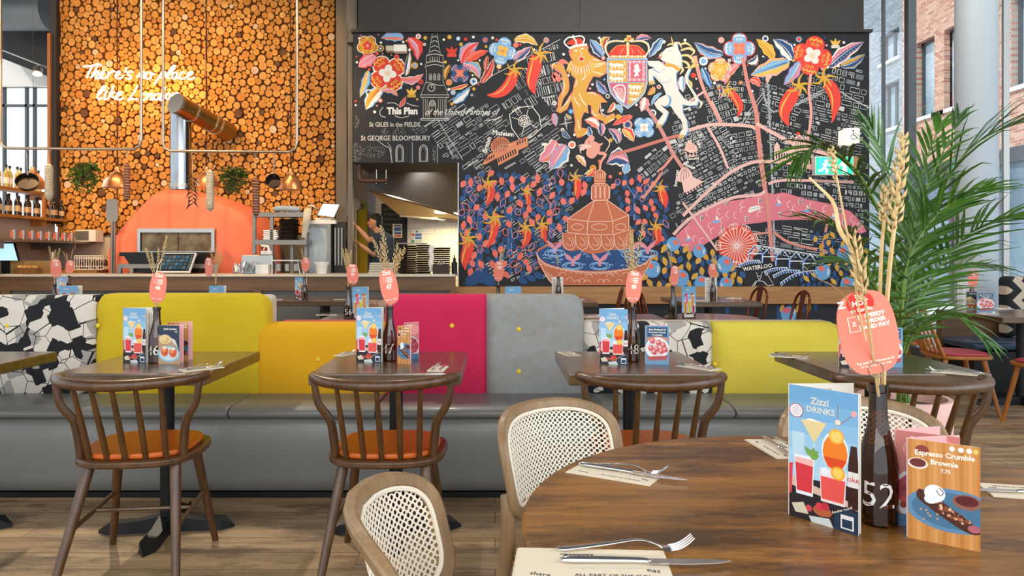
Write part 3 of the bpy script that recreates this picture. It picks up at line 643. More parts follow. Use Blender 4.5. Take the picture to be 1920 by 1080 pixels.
# church tower (chalk line drawing)
p.fr(640, 40, 3.84); p.L(4)
def both(pts, w=2.6, c='cfc9bd'):
    p.ln(pts, w, c, 0); p.ln([(2*672-x, y) for x, y in pts], w, c, 0)
p.pg([(610, 250), (735, 250), (735, 440), (770, 520), (770, 620), (740, 700), (600, 700), (570, 540), (610, 440)], '2d2a27'); p.L(5)
both([(655, 90), (632, 230), (612, 250), (612, 300), (602, 330), (612, 345), (612, 430), (585, 500), (570, 540), (590, 550), (590, 700), (560, 712)]); 
for y, r in ((112, 17), (145, 22), (182, 27), (215, 33)): p.ln([(672-r, y+8), (672, y-6), (672+r, y+8)], 4, 'd8d2c6', 4)
for y in (250, 300, 325): p.ln([(612, y), (672, y-14), (735, y)], 4.5, 'd8d2c6', 4)
for y in (530, 548, 700, 712): p.ln([(570, y), (775, y)], 4, 'd8d2c6', 0)
for x in (640, 657, 672, 690, 705): p.ln([(x, 255), (x, 296)], 4, 'b9b2a6', 0)
for x in (642, 672, 702):
    p.ln([(x-8, 425), (x-8, 385), (x, 375), (x+8, 385), (x+8, 425)], 3, 'd8d2c6', 0, True); p.pg([(x-5, 422), (x-5, 387), (x+5, 387), (x+5, 422)], '8b857b')
p.dot(648, 480, 28, 'd8d2c6'); p.L(6); p.dot(648, 480, 24, 'k'); p.L(7)
for a in range(12): p.dot(648+20*math.cos(a*PI/6), 480+20*math.sin(a*PI/6), 2, 'w', n=5)
p.ln([(648, 480), (648, 462)], 3, 'w', 0); p.ln([(648, 480), (660, 480)], 3, 'w', 0); p.L(5)
p.ln([(610, 440), (648, 445), (690, 460), (735, 462)], 4, 'd8d2c6', 3)
for x in (605, 618, 700, 715, 730, 745): p.ln([(x, 560), (x, 690)], 4, 'a49d90', 0)
p.dot(655, 595, 22, '8b857b'); p.ln([(633, 690), (633, 595), (655, 568), (678, 595), (678, 690)], 4, 'd8d2c6', 3)
# chalk garden: arches, trees
p.fr(660, 180, 5.647)
for cx, w in ((505, 36), (757, 40)):
    p.ln([(cx-w, 690), (cx-w, 560), (cx, 520), (cx+w, 560), (cx+w, 690)], 12, 'a9a79d', 4); p.ln([(cx-w*.65, 690), (cx-w*.65, 570), (cx, 540), (cx+w*.65, 570), (cx+w*.65, 690)], 4, 'c9c6bb', 4); p.ln([(cx-w-8, 692), (cx+w+8, 692)], 8, 'a9a79d', 0)
for x in (640, 905): p.ln([(x, 490), (x, 712)], 10, '8f8c82', 0)
p.ln([(270, 470), (350, 530), (400, 560), (425, 710)], [6, 9, 12, 10], 'a9a79d', 4); p.ln([(370, 490), (410, 540), (415, 600)], [4, 8, 8], 'a9a79d', 3)
for cx, cy, rx, ry, n in ((50, 600, 60, 110, 170), (240, 590, 130, 70, 150), (50, 280, 30, 70, 60), (500, 400, 70, 80, 120), (710, 350, 90, 55, 120), (350, 390, 40, 50, 50), (560, 250, 60, 10, 0), (870, 610, 20, 90, 70)):
    for i in range(n):
        a, q = rng.uniform(0, 6.28), math.sqrt(rng.random()); x, y = cx+q*rx*math.cos(a), cy+q*ry*math.sin(a)
        if 12 < x: p.dot(x, min(y, 708), rng.uniform(2, 4.5), rng.choice(['8f8c82', 'a9a79d', '6f6c64']), n=5)
done(p, 'chalk_street_map')
# ---- lettering
def word(*a, **k):
    q = newp(); q.fr(p.ox, p.oy, p.sc); q.L(8); q.tx(*a, **k); done(q, 'chalk_word')
p = newp(); p.fr(640, 40, 3.84); p.L(8)
word('This Plan', 440, 648, 66, 'w', 0, .05, 0, .92); word('of the United Parishes of', 862, 655, 62, 'w', 0, 0, .45, .84)
p.ln([(300, 620), (278, 650), (285, 680), (320, 692)], 4, 'w'); p.ln([(330, 590), (380, 588), (410, 605)], 4, 'w'); p.ln([(470, 588), (510, 605), (555, 612)], 4, 'w'); p.ln([(385, 680), (430, 695), (490, 682)], 4, 'w')
p.ln([(1040, 715), (1090, 708), (1150, 690), (1160, 670)], [2, 6, 4, 2], 'w')
word('St GILES in the FIELDS', 385, 745, 46, 'c8c3b6', 0, .02, 0, .86); word('St GEORGE BLOOMSBURY', 392, 843, 50, 'c8c3b6', 0, .02, 0, .86)
word('British', 1050, 890, 46, 'w', -1.25, .03); word('Museum', 1165, 808, 46, 'w', .12, .03)
word('RUSSELL', 1262, 632, 20, 'w', -.5); word('Bernard St', 1490, 545, 22, 'w', -.15); word('BEDFORD', 950, 1020, 20, 'w', -.5); word('GARDENS', 1215, 1040, 20, 'w', -.5); word('SQUARE', 1385, 800, 18, 'w', -.6); word('GOWER STREET', 780, 925, 15, 'w', 1.1)
p.fr(850, 300, 4.155); word('ST MARTINS', 540, 900, 28, 'w', -.42, .01, 0, 1.3)
p.fr(1180, 200, 4.908)
word('Lincolns', 585, 478, 34, 'w', -.05, .03); word('Fields', 640, 350, 30, 'w', 1.2, .03); word('Somerset', 432, 660, 40, 'w', -1.45, .03); word('House', 550, 545, 44, 'w', .35, .03)
word('St Pauls', 1465, 305, 36, 'w', -.8, .03); word('Cathedral', 1640, 315, 36, 'w', 1.0, .03)
p.fr(1240, 340, 4.8); word('WATERLOO', 865, 775, 48, 'w', -.14, .03, 0, 1)
done(p, 'chalk_flourishes')
# ---- river, pink roads
p = newp(); p.fr(1240, 340, 4.8); p.L(9)
p.pg([(130, 490), (290, 330), (450, 240), (600, 180), (860, 140), (930, 100), (1010, 115), (1100, 100), (1200, 130), (1300, 160), (1500, 200), (1700, 270), (1790, 360), (1845, 450), (1800, 470), (1640, 440), (1480, 360), (1300, 345), (1030, 350), (900, 370), (740, 390), (600, 440), (500, 500), (400, 560), (280, 640), (190, 620), (140, 580)], 'e07b86')
p.L(10); rng = random.Random(4)
for cx, cy in ((430, 285), (530, 270), (560, 350), (610, 300), (680, 305), (740, 210), (740, 260), (890, 300), (910, 260), (1070, 160), (1160, 210), (1190, 280), (1210, 240), (1300, 310), (1360, 220), (1480, 250), (1470, 300), (1570, 360), (1620, 400), (1730, 340), (1750, 400), (250, 445), (310, 520), (370, 540), (200, 600), (450, 400), (470, 450), (240, 600), (1820, 430)):
    a0 = rng.uniform(1.6, 2.4); p.ln([(cx+30*math.cos(a0+a*.55), cy+30*math.sin(a0+a*.55)) for a in range(6)], 5, 'f3d2c6', 2)
for t, x, y in (('R', 365, 335), ('I', 540, 420), ('V', 582, 205), ('E', 765, 340), ('R', 888, 178), ('T', 1070, 305), ('H', 1255, 185), ('A', 1388, 285), ('M', 1600, 270), ('E', 1640, 370), ('S', 1780, 400)):
    p.L(10); p.tx(t, x, y, 66, 'w', -.05, .035); p.L(12); p.tx(t, x+3, y+1, 60, '3a4656', -.05, -.0)
p.L(11)
for x, y, k in ((490, 345, 1.2), (235, 512, 1), (1050, 195, 1), (1305, 250, 1.1), (1540, 315, .9)):
    p.pg([(x-35*k, y+10*k), (x+35*k, y+4*k), (x+22*k, y+24*k), (x-22*k, y+26*k)], 'b'); p.pg([(x-3, y+5), (x-3, y-38*k), (x+28*k, y)], 'w')
p.pg([(775, 270), (800, 230), (880, 215), (890, 250), (790, 285)], 'w'); p.L(12); p.ln([(800, 250), (880, 235)], 5, 'b', 0)
def road(pts, w, c='eab6ab'): p.ln(pts, w, c, 5)
p.fr(1180, 200, 4.908); p.L(13)
RC, RD = 'eab8ad', 'd98f80'
road([(-150, 440), (10, 400), (330, 300), (460, 265)], 30, 'c9776a'); road([(540, 220), (700, 175), (850, 165), (1100, 180), (1160, 210)], 30, RC)
road([(150, 0), (230, 110), (310, 250), (400, 430), (500, 580)], 34, 'd18d84'); p.L(14)
road([(750, -50), (840, 140)], 28, RC); road([(720, 190), (830, 380), (905, 570)], 24, RC)
road([(400, 450), (330, 540), (270, 600), (290, 620), (150, 810), (110, 840)], 26, RD); 
p.fr(0, 0, 1); road([(1302, 105), (1318, 165), (1352, 232)], [8, 6, 5], 'e09a8c'); road([(1320, 172), (1292, 190)], 4, RC); p.L(15)
road([(1392, 108), (1402, 160), (1416, 205), (1420, 240), (1426, 300), (1440, 400), (1446, 470), (1449, 490)], [6, 7, 8, 9, 9, 8, 7, 6], 'd88a7c')
road([(1418, 232), (1450, 250), (1500, 275), (1580, 296)], 7, RC); road([(1520, 138), (1516, 170), (1520, 215), (1512, 275)], 5, 'e8a59a')
road([(1280, 405), (1310, 375), (1360, 330), (1400, 308), (1432, 303), (1490, 308), (1560, 328)], 6, RC); road([(1440, 345), (1475, 338), (1600, 342)], 5, RC)
road([(1262, 440), (1300, 405), (1370, 372), (1420, 366), (1434, 358)], 6, RC); road([(1450, 435), (1480, 455), (1540, 470), (1600, 482)], 5, RD); road([(1562, 372), (1550, 420), (1538, 480)], 5, 'd88a7c')
road([(1280, 380), (1345, 470)], 4, RC); road([(1400, 440), (1445, 436)], 4, RD)
done(p, 'pink_river_and_roads')
# ---- buildings in pink paint
p = newp(); p.fr(1180, 200, 4.908); p.L(16)
BP = 'f0c2b4'
def dome(x, y, w, h, c=BP):
    p.L(16); p.pg([(x-w/2, y), (x-w/2, y-h*.5), (x-w*.3, y-h*.85), (x, y-h), (x+w*.3, y-h*.85), (x+w/2, y-h*.5), (x+w/2, y)], c, 3); p.L(17)
    for q in (-.3, -.1, .1, .3): p.ln([(x+q*w, y-4), (x+q*w*.9, y-h*.5), (x+q*w*.3, y-h*.9)], 4, 'k', 3)
dome(1560, 420, 120, 160); dome(510, 690, 130, 130); p.L(17)
p.pg([(1330, 390), (1500, 395), (1500, 505), (1330, 490)], BP); p.pg([(1490, 440), (1690, 450), (1690, 560), (1490, 530)], BP); p.pg([(1330, 390), (1330, 360), (1355, 325), (1380, 360), (1380, 390)], BP)
p.L(18)
for x in range(1345, 1490, 24): p.pg([(x, 480), (x, 430), (x+12, 430), (x+12, 482)], 'k')
for x in range(1500, 1690, 26): p.pg([(x, 530), (x, 465), (x+14, 467), (x+14, 533)], 'k')
p.dot(1550, 245, 18, 'R')
p.L(17); p.pg([(480, 690), (560, 640), (680, 690), (540, 790), (500, 790)], BP); p.pg([(505, 800), (680, 700), (690, 720), (510, 830)], 'k'); p.L(18)
for i in range(6): p.dot(530+i*26, 800-i*15, 9, BP)
p.L(17); p.pg([(500, 400), (540, 305), (620, 370), (625, 410), (560, 430)], BP); p.pg([(505, 415), (560, 440), (625, 415), (615, 455), (570, 465), (520, 450)], BP); p.L(18)
for q in (0, 1, 2): p.pg([(525+q*35, 425), (550+q*35, 430), (545+q*30, 450), (530+q*32, 448)], 'k')
for q in range(3): p.ln([(530, 345+q*22), (570, 350+q*20), (600, 370+q*12)], 4, 'cu', 0)
done(p, 'painted_pink_landmarks')
# museum
p = newp(); p.fr(640, 40, 3.84); p.L(16)
p.dot(1145, 895, 72, 'd9825c', 62, -.4); p.pg([(1010, 1035), (1060, 960), (1230, 870), (1340, 830), (1345, 900), (1275, 930), (1275, 960), (1130, 1040), (1120, 985), (1040, 1030)], 'dd8a63'); p.pg([(1080, 940), (1150, 880), (1230, 890)], 'e8a27c'); p.L(17)
for i in range(8): p.pg([(1125+i*17, 985-i*9), (1134+i*17, 980-i*9), (1142+i*17, 1015-i*9), (1133+i*17, 1020-i*9)], 'k')
for i in range(4): p.pg([(1045+i*16, 985-i*8), (1053+i*16, 981-i*8), (1053+i*16, 1005-i*8), (1045+i*16, 1009-i*8)], 'k'); p.pg([(1262+i*18, 868-i*8), (1270+i*18, 864-i*8), (1274+i*18, 890-i*8), (1266+i*18, 894-i*8)], 'k')
for a in range(-3, 4): p.ln([(1145+a*16, 840+abs(a)*6), (1145+a*14, 900), (1140+a*12, 940)], 3, '5a3426', 3); p.ln([(1085, 890+a*12), (1145, 870+a*12), (1205, 870+a*12)], 3, '5a3426', 3)
done(p, 'painted_museum')
# ---- flowers, leaves, dots
p = newp(); p.L(9); p.fr(660, 60, 6.35)
p.flower(185, 165, 130, .3, ('w', 'y', 'd', 'r', 'w'), 5); p.flower(425, 495, 235, -.62, ('w', 'r', 'Y', 'w', 'y'), 4, .8)
p.leaf(620, 72, 345, 75, 62, 25, ('b', 'c', 'b'), vein=None); p.leaf(672, 65, 780, 340, 78, -55, ('r', 'R', 'p')); p.leaf(288, 288, 75, 420, 85, 10, ('R', 'p', 'p'), dots='w', vein=None)
p.leaf(200, 455, 95, 785, 60, -10, ('n', 'b', 'y'), dots='w'); p.leaf(350, 668, 165, 930, 88, 25, ('b', 'w', 'y'), vein='r'); p.leaf(350, 690, 550, 770, 58, -45, ('n', 'y', 'p')); p.leaf(640, 525, 690, 230, 42, 5, ('y', 'n', 'w'))
p.leaf(580, 565, 855, 500, 48, 45, ('w', 'c', 'p'), vein='R'); p.leaf(560, 900, 645, 765, 26, 8, ('w', 'r'), vein='w')
def crown(x, y, w, c1, c2, rot=0):
    p.lv += 1
    for a in (-.75, 0, .75): p.ln([(x, y), (x+math.sin(a)*w*.4, y-math.cos(a)*w*.35), (x+math.sin(a)*w*.75, y-math.cos(a)*w*.7)], [w*.3, w*.3, w*.03], c1, 4)
    p.lv += 1; p.pg([(x-w*.42, y), (x+w*.42, y), (x+w*.42, y+w*.3), (x-w*.42, y+w*.3)], c2); p.lv += 1
    for i in range(3): p.dot(x-w*.25+i*w*.25, y+w*.15, w*.05, 'd', n=6)
    p.lv -= 3
crown(710, 745, 120, 'Y', 'y')
DL = [(342, 198, 42, 'y', 'n', 'w'), (532, 298, 30, 'c', 'R'), (748, 400, 40, 'y', 'b', 'p'), (820, 595, 32, 'r', 'd'), (788, 662, 26, 'c', 'p'), (200, 718, 36, 'w', 'n'), (340, 818, 28, 'r', 'w'), (790, 55, 32, 'w', 'p'), (873, 72, 22, 'Y', 'y'), (865, 150, 18, 'w', 's'), (298, 257, 20, 'c', 'R'), (207, 445, 16, 'r'), (583, 665, 18, 'b'), (520, 688, 18, 'y'), (270, 953, 18, 'w'), (345, 128, 15, 'w'), (612, 122, 15, 'w'), (585, 335, 15, 'w'), (825, 383, 14, 'w'), (583, 605, 14, 'w'), (265, 460, 14, 'w'), (60, 363, 14, 'w'), (47, 825, 13, 'r'), (45, 872, 12, 'w'), (85, 75, 12, 'w'), (365, 260, 12, 'p'), (470, 275, 10, 'Y'), (650, 105, 11, 'Y'), (553, 48, 11, 'r'), (685, 215, 18, 'w'), (778, 803, 14, 'y'), (297, 880, 12, 'p'), (105, 40, 9, 'p'), (313, 35, 9, 'p'), (55, 297, 11, 'r'), (235, 417, 11, 'n')]
def dots(L):
    for d in L: p.pdot(d[0], d[1], d[2], *d[3:])
dots(DL)
p.fr(800, 60, 6.354)
p.flower(905, 230, 168, .25, ('b', 'b', 'w', 'Y', 'r'), 4); p.flower(395, 495, 130, .78, ('n', 'n', 'P', 'c', 'Y'), 4, 0)
p.leaf(415, 378, 625, 125, 78, -50, ('b', 'p', 'R'), dots='w', vein=None); p.leaf(470, 345, 735, 225, 52, -15, ('R', 'c', 'R'), dots='r', vein='Y'); p.leaf(450, 380, 635, 560, 70, -55, ('y', 'b', 'p')); p.leaf(1038, 95, 1330, 165, 55, -50, ('w', 'Y', 'y'), vein='w')
p.leaf(1035, 342, 1245, 175, 55, 5, ('w', 'p', 'n')); p.leaf(645, 612, 800, 310, 48, 25, ('w', 'd', 'R')); p.leaf(312, 848, 520, 670, 62, 10, ('n', 'b', 'w')); p.leaf(495, 625, 262, 680, 24, -15, ('w', 'Y', 'R'), vein=None)
p.leaf(278, 392, 222, 580, 28, 20, ('y', 'd', 'Y'), vein=None); p.leaf(728, 285, 700, 490, 28, 10, ('s', 'd', 'c'), vein=None); crown(300, 260, 130, 'r', 'R')
dots([(697, 97, 42, 'n', 'c', 'd'), (272, 62, 26, 'y'), (376, 80, 26, 'b', 'w'), (465, 88, 20, 'r'), (556, 62, 17, 'w'), (786, 72, 17, 'w'), (835, 95, 17, 'r'), (409, 150, 22, 'y'), (707, 175, 17, 'y'), (1062, 157, 32, 'c'), (1115, 152, 16, 'r'), (1425, 100, 34, 'b', 'p'), (862, 412, 32, 'y', 'w', 'y'), (560, 590, 44, 'w', 'b', 'n'), (267, 602, 38, 'y', 'c'), (315, 722, 32, 'b', 'w', 'r'), (563, 680, 20, 'y'), (617, 628, 16, 'd'), (698, 492, 16, 'c'), (538, 752, 15, 'w', 'k'), (300, 858, 20, 'y'), (222, 360, 18, 'Y'), (205, 93, 15, 'w'), (376, 340, 12, 'w'), (450, 383, 14, 'w'), (632, 340, 12, 'w'), (1280, 212, 14, 'w'), (547, 517, 12, 'w'), (856, 462, 10, 'p'), (265, 685, 18, 'w')])
p.fr(1300, 60, 6)
p.flower(515, 190, 185, 0, ('r', 'b', 'w', 'c', 'Y'), 4); p.flower(300, 430, 142, -.3, ('p', 'y', 'w', 'Y', 'w'), 5)
p.leaf(338, 258, 5, 115, 70, -40, ('P', 'b', 'n')); p.leaf(908, 305, 705, 80, 62, 20, ('Y', 'y', 'Y'), vein='d'); p.leaf(1120, 320, 890, 80, 92, 30, ('n', 'w', 'n')); p.leaf(1085, 335, 640, 490, 95, 5, ('P', 'Y', 'b'), dots='w', vein='n')
p.leaf(515, 355, 350, 600, 48, 40, ('P', 'c', 'p')); p.leaf(92, 400, 200, 640, 40, 0, ('b', 'n', 'b')); p.leaf(605, 352, 720, 250, 45, 40, ('P', 'n', 'w')); p.leaf(630, 535, 750, 620, 48, -30, ('P', 'R', 'c')); p.leaf(890, 465, 830, 590, 28, 25, ('w', 'P')); p.leaf(300, 590, 275, 770, 28, -30, ('w', 'P', 'n'), vein=None)
dots([(312, 93, 35, 'P'), (808, 75, 36, 'w', 'n'), (112, 330, 50, 'w', 'b'), (88, 245, 18, 'R'), (182, 287, 22, 'P'), (146, 262, 12, 'w'), (257, 260, 16, 'P'), (404, 322, 20, 'w', 's'), (453, 388, 23, 'y'), (532, 570, 21, 'y', 'c'), (236, 575, 17, 'w'), (291, 633, 25, 'Y', 'R'), (660, 668, 15, 'w'), (608, 375, 9, 'R'), (783, 527, 16, 'n'), (805, 292, 13, 'n'), (10, 490, 24, 'r'), (30, 527, 12, 'w'), (42, 640, 11, 'p'), (135, 412, 11, 'w'), (782, 278, 10, 'w'), (926, 467, 8, 'y')])
p.fr(1460, 60, 6)
p.L(10); p.flower(375, 268, 225, .25, ('R', 'R', 'Y', 'w', 'y'), 4); p.L(9)
p.leaf(560, 398, 960, 110, 78, -25, ('w', 'p', 'n'), dots='w'); p.leaf(692, 390, 970, 250, 60, 25, ('b', 'y', 'n')); p.leaf(235, 335, 50, 600, 75, -20, ('n', 'p', 'b')); p.leaf(125, 250, 90, 95, 26, -18, ('P', 'P'), vein=None); p.leaf(190, 495, 185, 370, 28, 5, ('w', 'Y'), vein=None); crown(635, 150, 110, 'Y', 'w')
dots([(224, 84, 34, 'b', 'R'), (631, 249, 26, 'n'), (495, 411, 27, 'P', 'R', 'w'), (547, 398, 17, 'w'), (628, 402, 15, 'y'), (668, 383, 18, 'w'), (730, 120, 15, 'w'), (536, 152, 13, 'P'), (512, 65, 11, 'n'), (175, 146, 13, 'w'), (165, 320, 19, 'y'), (228, 337, 14, 'y')])
p.fr(1130, 60, 5.142)
p.flower(398, 922, 112, .78, ('b', 'b', 'w', 'w', 'R'), 4, 0); p.leaf(290, 810, 90, 905, 32, 10, ('P', 'R'), vein='w'); p.leaf(190, 930, 300, 1060, 48, -20, ('w', 'R', 'Y')); p.leaf(160, 1075, 50, 930, 45, 30, ('w', 'n', 'p')); p.leaf(410, 630, 370, 770, 48, -10, ('P', 'p', 'w')); p.leaf(570, 585, 465, 720, 18, 20, ('w', 'b'), vein=None)
p.leaf(575, 60, 440, 250, 42, 0, ('w', 'b', 'n')); p.leaf(315, 75, 470, 60, 32, -15, ('P', 'p', 'n')); p.leaf(500, 530, 430, 610, 28, -10, ('Y', 'y', 'c')); p.leaf(765, 425, 775, 585, 42, 10, ('P', 'b', 'w')); p.leaf(115, 680, 40, 780, 28, -15, ('Y', 'w', 'R')); p.leaf(120, 705, 185, 790, 28, -20, ('w', 'b')); 
dots([(240, 895, 46, 'P', 'n'), (480, 783, 36, 'w', 'n'), (147, 818, 24, 'y'), (160, 940, 14, 'w'), (262, 960, 14, 'w'), (540, 530, 20, 'w', 'R'), (590, 96, 16, 'w'), (792, 80, 14, 'w'), (872, 420, 24, 'R', 'r'), (900, 452, 10, 'w'), (325, 703, 13, 'w'), (75, 1045, 20, 'y'), (950, 212, 14, 'R'), (910, 548, 10, 'p'), (580, 298, 12, 'p'), (45, 620, 18, 'w', 'k')])
p.fr(1020, 50, 4.906)
p.leaf(575, 620, 480, 490, 38, -10, ('p', 'b', 'n')); p.leaf(545, 275, 420, 115, 48, 0, ('w', 'n', 'b'), vein='c'); p.leaf(540, 200, 610, 95, 36, -30, ('w', 'Y', 'd')); p.leaf(505, 925, 370, 860, 45, 25, ('P', 'c', 'w')); p.leaf(90, 795, 110, 920, 32, 0, ('c', 'b', 'p')); p.leaf(250, 850, 200, 800, 26, -15, ('w', 'n', 'y')); p.leaf(430, 1010, 415, 915, 30, -10, ('w', 'b', 'n')); p.leaf(525, 885, 530, 1010, 36, 0, ('w', 'p', 'n')); p.leaf(170, 950, 250, 1030, 24, 15, ('w', 'n'))
dots([(545, 290, 18, 'P'), (423, 570, 12, 'R', 'w'), (445, 533, 12, 'w'), (585, 640, 20, 'w', 'k'), (248, 780, 30, 'n', 'b'), (95, 706, 22, 'w', 's'), (224, 450, 12, 'w'), (170, 950, 18, 'w', 's'), (555, 487, 10, 'b'), (280, 995, 13, 'w'), (20, 125, 26, 's', 'c'), (612, 1045, 18, 'y'), (690, 830, 22, 'y'), (180, 255, 13, 'w'), (508, 105, 12, 'w'), (540, 770, 11, 'w')])
for a in range(4): p.ln([(200, 890), (200+math.cos(a*PI/2-.2)*68, 890+math.sin(a*PI/2-.2)*68)], [18, 1], 's', 0)
p.fr(640, 40, 3.84); p.leaf(1550, 860, 1420, 1010, 62, -25, ('w', 'c', 'p')); p.leaf(1620, 890, 1500, 1070, 70, 0, ('w', 'b', 'p')); dots([(1660, 890, 28, 'w', 'c'), (1812, 1058, 24, 'y', 'R')]); p.leaf(1690, 965, 1760, 1050, 24, -10, ('P', 'w', 'y')); p.leaf(1440, 890, 1480, 880, 10, 0, ('w', 'w'))
p.fr(850, 300, 4.155); p.leaf(1030, 120, 1100, 50, 32, 20, ('w', 'Y', 'R')); dots([(1030, 120, 14, 'w', 'k'), (1222, 130, 14, 'c'), (1335, 100, 10, 'w'), (920, 42, 10, 'w'), (1300, 105, 12, 'c')]); p.leaf(1370, 20, 1190, 30, 70, 50, ('w', 'n', 'p')); p.leaf(1335, 105, 1360, 20, 32, 0, ('w', 'b'))
done(p, 'painted_flowers_and_leaves')
CH = []
def chil(fr, L, *a):
    q = newp(); q.fr(*fr); q.L(L); q.chili(*a); done(q, 'painted_chilli')
FA = (800, 60, 6.354)
chil(FA, 15, [(1035, 470), (1010, 580), (940, 680), (860, 735), (780, 755), (718, 750)], 135, 1045, 450, 130); chil(FA, 15, [(1310, 285), (1290, 400), (1265, 500), (1250, 600), (1268, 690), (1290, 742)], 160, 1350, 260, 150)
chil((1300, 60, 6), 15, [(415, 680), (470, 740), (505, 800), (525, 860), (515, 910), (493, 960)], 95, 380, 655, 110)
chil((1460, 60, 6), 15, [(190, 650), (130, 740), (80, 830), (60, 920), (80, 1000), (112, 1060)], 165, 225, 600, 150); chil((1460, 60, 6), 15, [(540, 570), (590, 640), (625, 720), (635, 820), (620, 920), (598, 1020)], 145, 500, 515, 150)
for pts, w, cx, cy, ss in (([(285, 190), (295, 240), (290, 280), (280, 310), (270, 335), (258, 358)], 62, 270, 175, 75), ([(570, 250), (575, 280), (585, 300), (590, 320), (585, 340), (575, 360)], 40, 570, 240, 65), ([(965, 150), (968, 190), (968, 230), (966, 260), (965, 290), (962, 312)], 62, 950, 130, 65), ([(310, 470), (318, 520), (315, 570), (300, 610), (285, 650), (262, 690)], 68, 315, 450, 95), ([(560, 540), (575, 580), (575, 610), (565, 640), (548, 670), (535, 692)], 60, 560, 520, 80), ([(690, 510), (698, 550), (705, 580), (710, 600), (715, 625), (722, 650)], 48, 690, 500, 75), ([(130, 620), (115, 690), (100, 740), (92, 790), (90, 820), (95, 858)], 88, 115, 610, 95), ([(1620, 230), (1630, 270), (1640, 300), (1645, 330), (1650, 350), (1652, 378)], 70, 1610, 215, 65), ([(1580, 530), (1590, 560), (1595, 590), (1595, 620), (1585, 645), (1570, 668)], 60, 1575, 510, 70)):
    chil((850, 300, 4.155), 19, pts, w, cx, cy, ss)
# ---- trees of blue and coral leaves, olives
p = newp(); rng = random.Random(8); p.fr(850, 300, 4.155); p.L(8)
for cx, w, y0 in ((205, 60, 380), (440, 50, 400), (760, 30, 330), (1410, 20, 260)):
    y1 = 920 if cx == 205 else (740 if cx == 440 else (600 if cx == 760 else 470))
    p.L(8); p.pg([(cx-w*.5, y1), (cx-w*.3, y0), (cx+w*.3, y0), (cx+w*.5, y1)], '2f4f7c'); p.L(9)
    for i in range(4): x = cx-w*.3+i*w*.2; p.ln([(x*1.0, y1), (x, y0)], 3.5, rng.choice(['5b86b8', 'b87a88', '8fb2d8']), 0)
    for s_ in (-1, 1): p.ln([(cx, y0+20), (cx+s_*50, y0-50), (cx+s_*95, y0-110)], [14, 9, 3], rng.choice(['5b86b8', 'b87a88']), 4)
def scatter(poly, n, cols, rx, ry, L, ol=0):
    xs = [q[0] for q in poly]; ys = [q[1] for q in poly]; out = []; k = 0
    while len(out) < n and k < n*40:
        k += 1; x, y = rng.uniform(min(xs), max(xs)), rng.uniform(min(ys), max(ys))
        if not inside(x, y, poly) or any((x-a)**2+(y-b)**2 < (ry*1.55)**2 for a, b in out): continue
        out.append((x, y)); a = rng.uniform(-.9, .9); f = rng.uniform(.8, 1.2); p.L(L); P = [(0, -ry*f), (rx*.8, -ry*.45), (rx, 0), (rx*.7, ry*.5), (0, ry*f), (-rx*.7, ry*.5), (-rx, 0), (-rx*.8, -ry*.45)]
        P = [(x+u*math.cos(a)-v*math.sin(a), y+u*math.sin(a)+v*math.cos(a)) for u, v in P]
        if ol and rng.random() < ol: p.ln(P, 5, rng.choice(['c', 'd98aa0']), 2, True)
        else: p.pg(P, rng.choice(cols), 3)
TR = [(60, 200), (120, 120), (250, 100), (400, 110), (560, 130), (700, 110), (880, 90), (1060, 140), (1060, 260), (900, 360), (880, 470), (840, 560), (700, 640), (660, 760), (640, 880), (500, 900), (260, 890), (140, 900), (60, 700)]
scatter(TR, 230, ['2b4f80', '24466e', '305a8c'], 21, 32, 10); scatter(TR, 95, ['e8705f', 'ef7a68'], 22, 33, 12, .3)
TR2 = [(1230, 180), (1340, 130), (1500, 130), (1662, 200), (1662, 620), (1560, 660), (1420, 560), (1380, 430), (1300, 350)]
scatter(TR2, 60, ['2b4f80', '24466e'], 20, 30, 10); scatter(TR2, 28, ['e8705f', 'ef7a68'], 19, 30, 12, .3)
for i in range(11): a = PI+i*PI/10; p.L(12); p.dot(210+math.cos(a)*75, 960+math.sin(a)*50, 48, '2b4f80', 22, a)
for x, y in ((540, 940), (605, 920), (665, 900)): p.dot(x, y, 40, '2b4f80', 26, .5)
done(p, 'painted_chilli_trees')
p = newp(); p.fr(1240, 300, 4.155)
OL = [(0, 640), (60, 620), (140, 690), (250, 700), (360, 700), (440, 740), (560, 830), (640, 900), (640, 960), (560, 985), (0, 985)]; OL = [(x-(0), y) for x, y in OL]
p.fr(1240, 300, 4.155); scatter([(-130, 760)]+OL[1:]+[(-130, 985)], 120, ['2b4f80', '24466e', '305a8c'], 22, 36, 20); scatter([(-130, 800)]+OL[1:]+[(-130, 985)], 36, ['d9a441', 'cf9a3a'], 20, 36, 22)
done(p, 'painted_olive_leaves')
p = newp(); p.fr(1240, 300, 4.155)
OR = [(1160, 590), (1300, 560), (1400, 600), (1600, 640), (1610, 985), (1060, 985), (1100, 900), (1200, 850), (1220, 700)]
scatter(OR, 90, ['2b4f80', '24466e'], 17, 27, 20); scatter(OR, 32, ['d9a441', 'cf9a3a'], 17, 30, 22)
def olive(x, y, r, a=-.8):
    p.L(24); p.dot(x, y, r, '6ba2cf', r*1.08, 0, 22); p.L(25); p.dot(x+math.cos(a)*r*.45, y+math.sin(a)*r*.5, r*.42, 'e8705f', r*.34, .5)
    for q in (.62, .78): p.ln([(x+math.cos(b)*r*q, y+math.sin(b)*r*q) for b in (2.2, 2.6, 3.0, 3.3)] if a > -1.4 else [(x+math.cos(b)*r*q, y+math.sin(b)*r*q) for b in (.6, .2, -.2, -.5)], r*.09, 'w', 2)
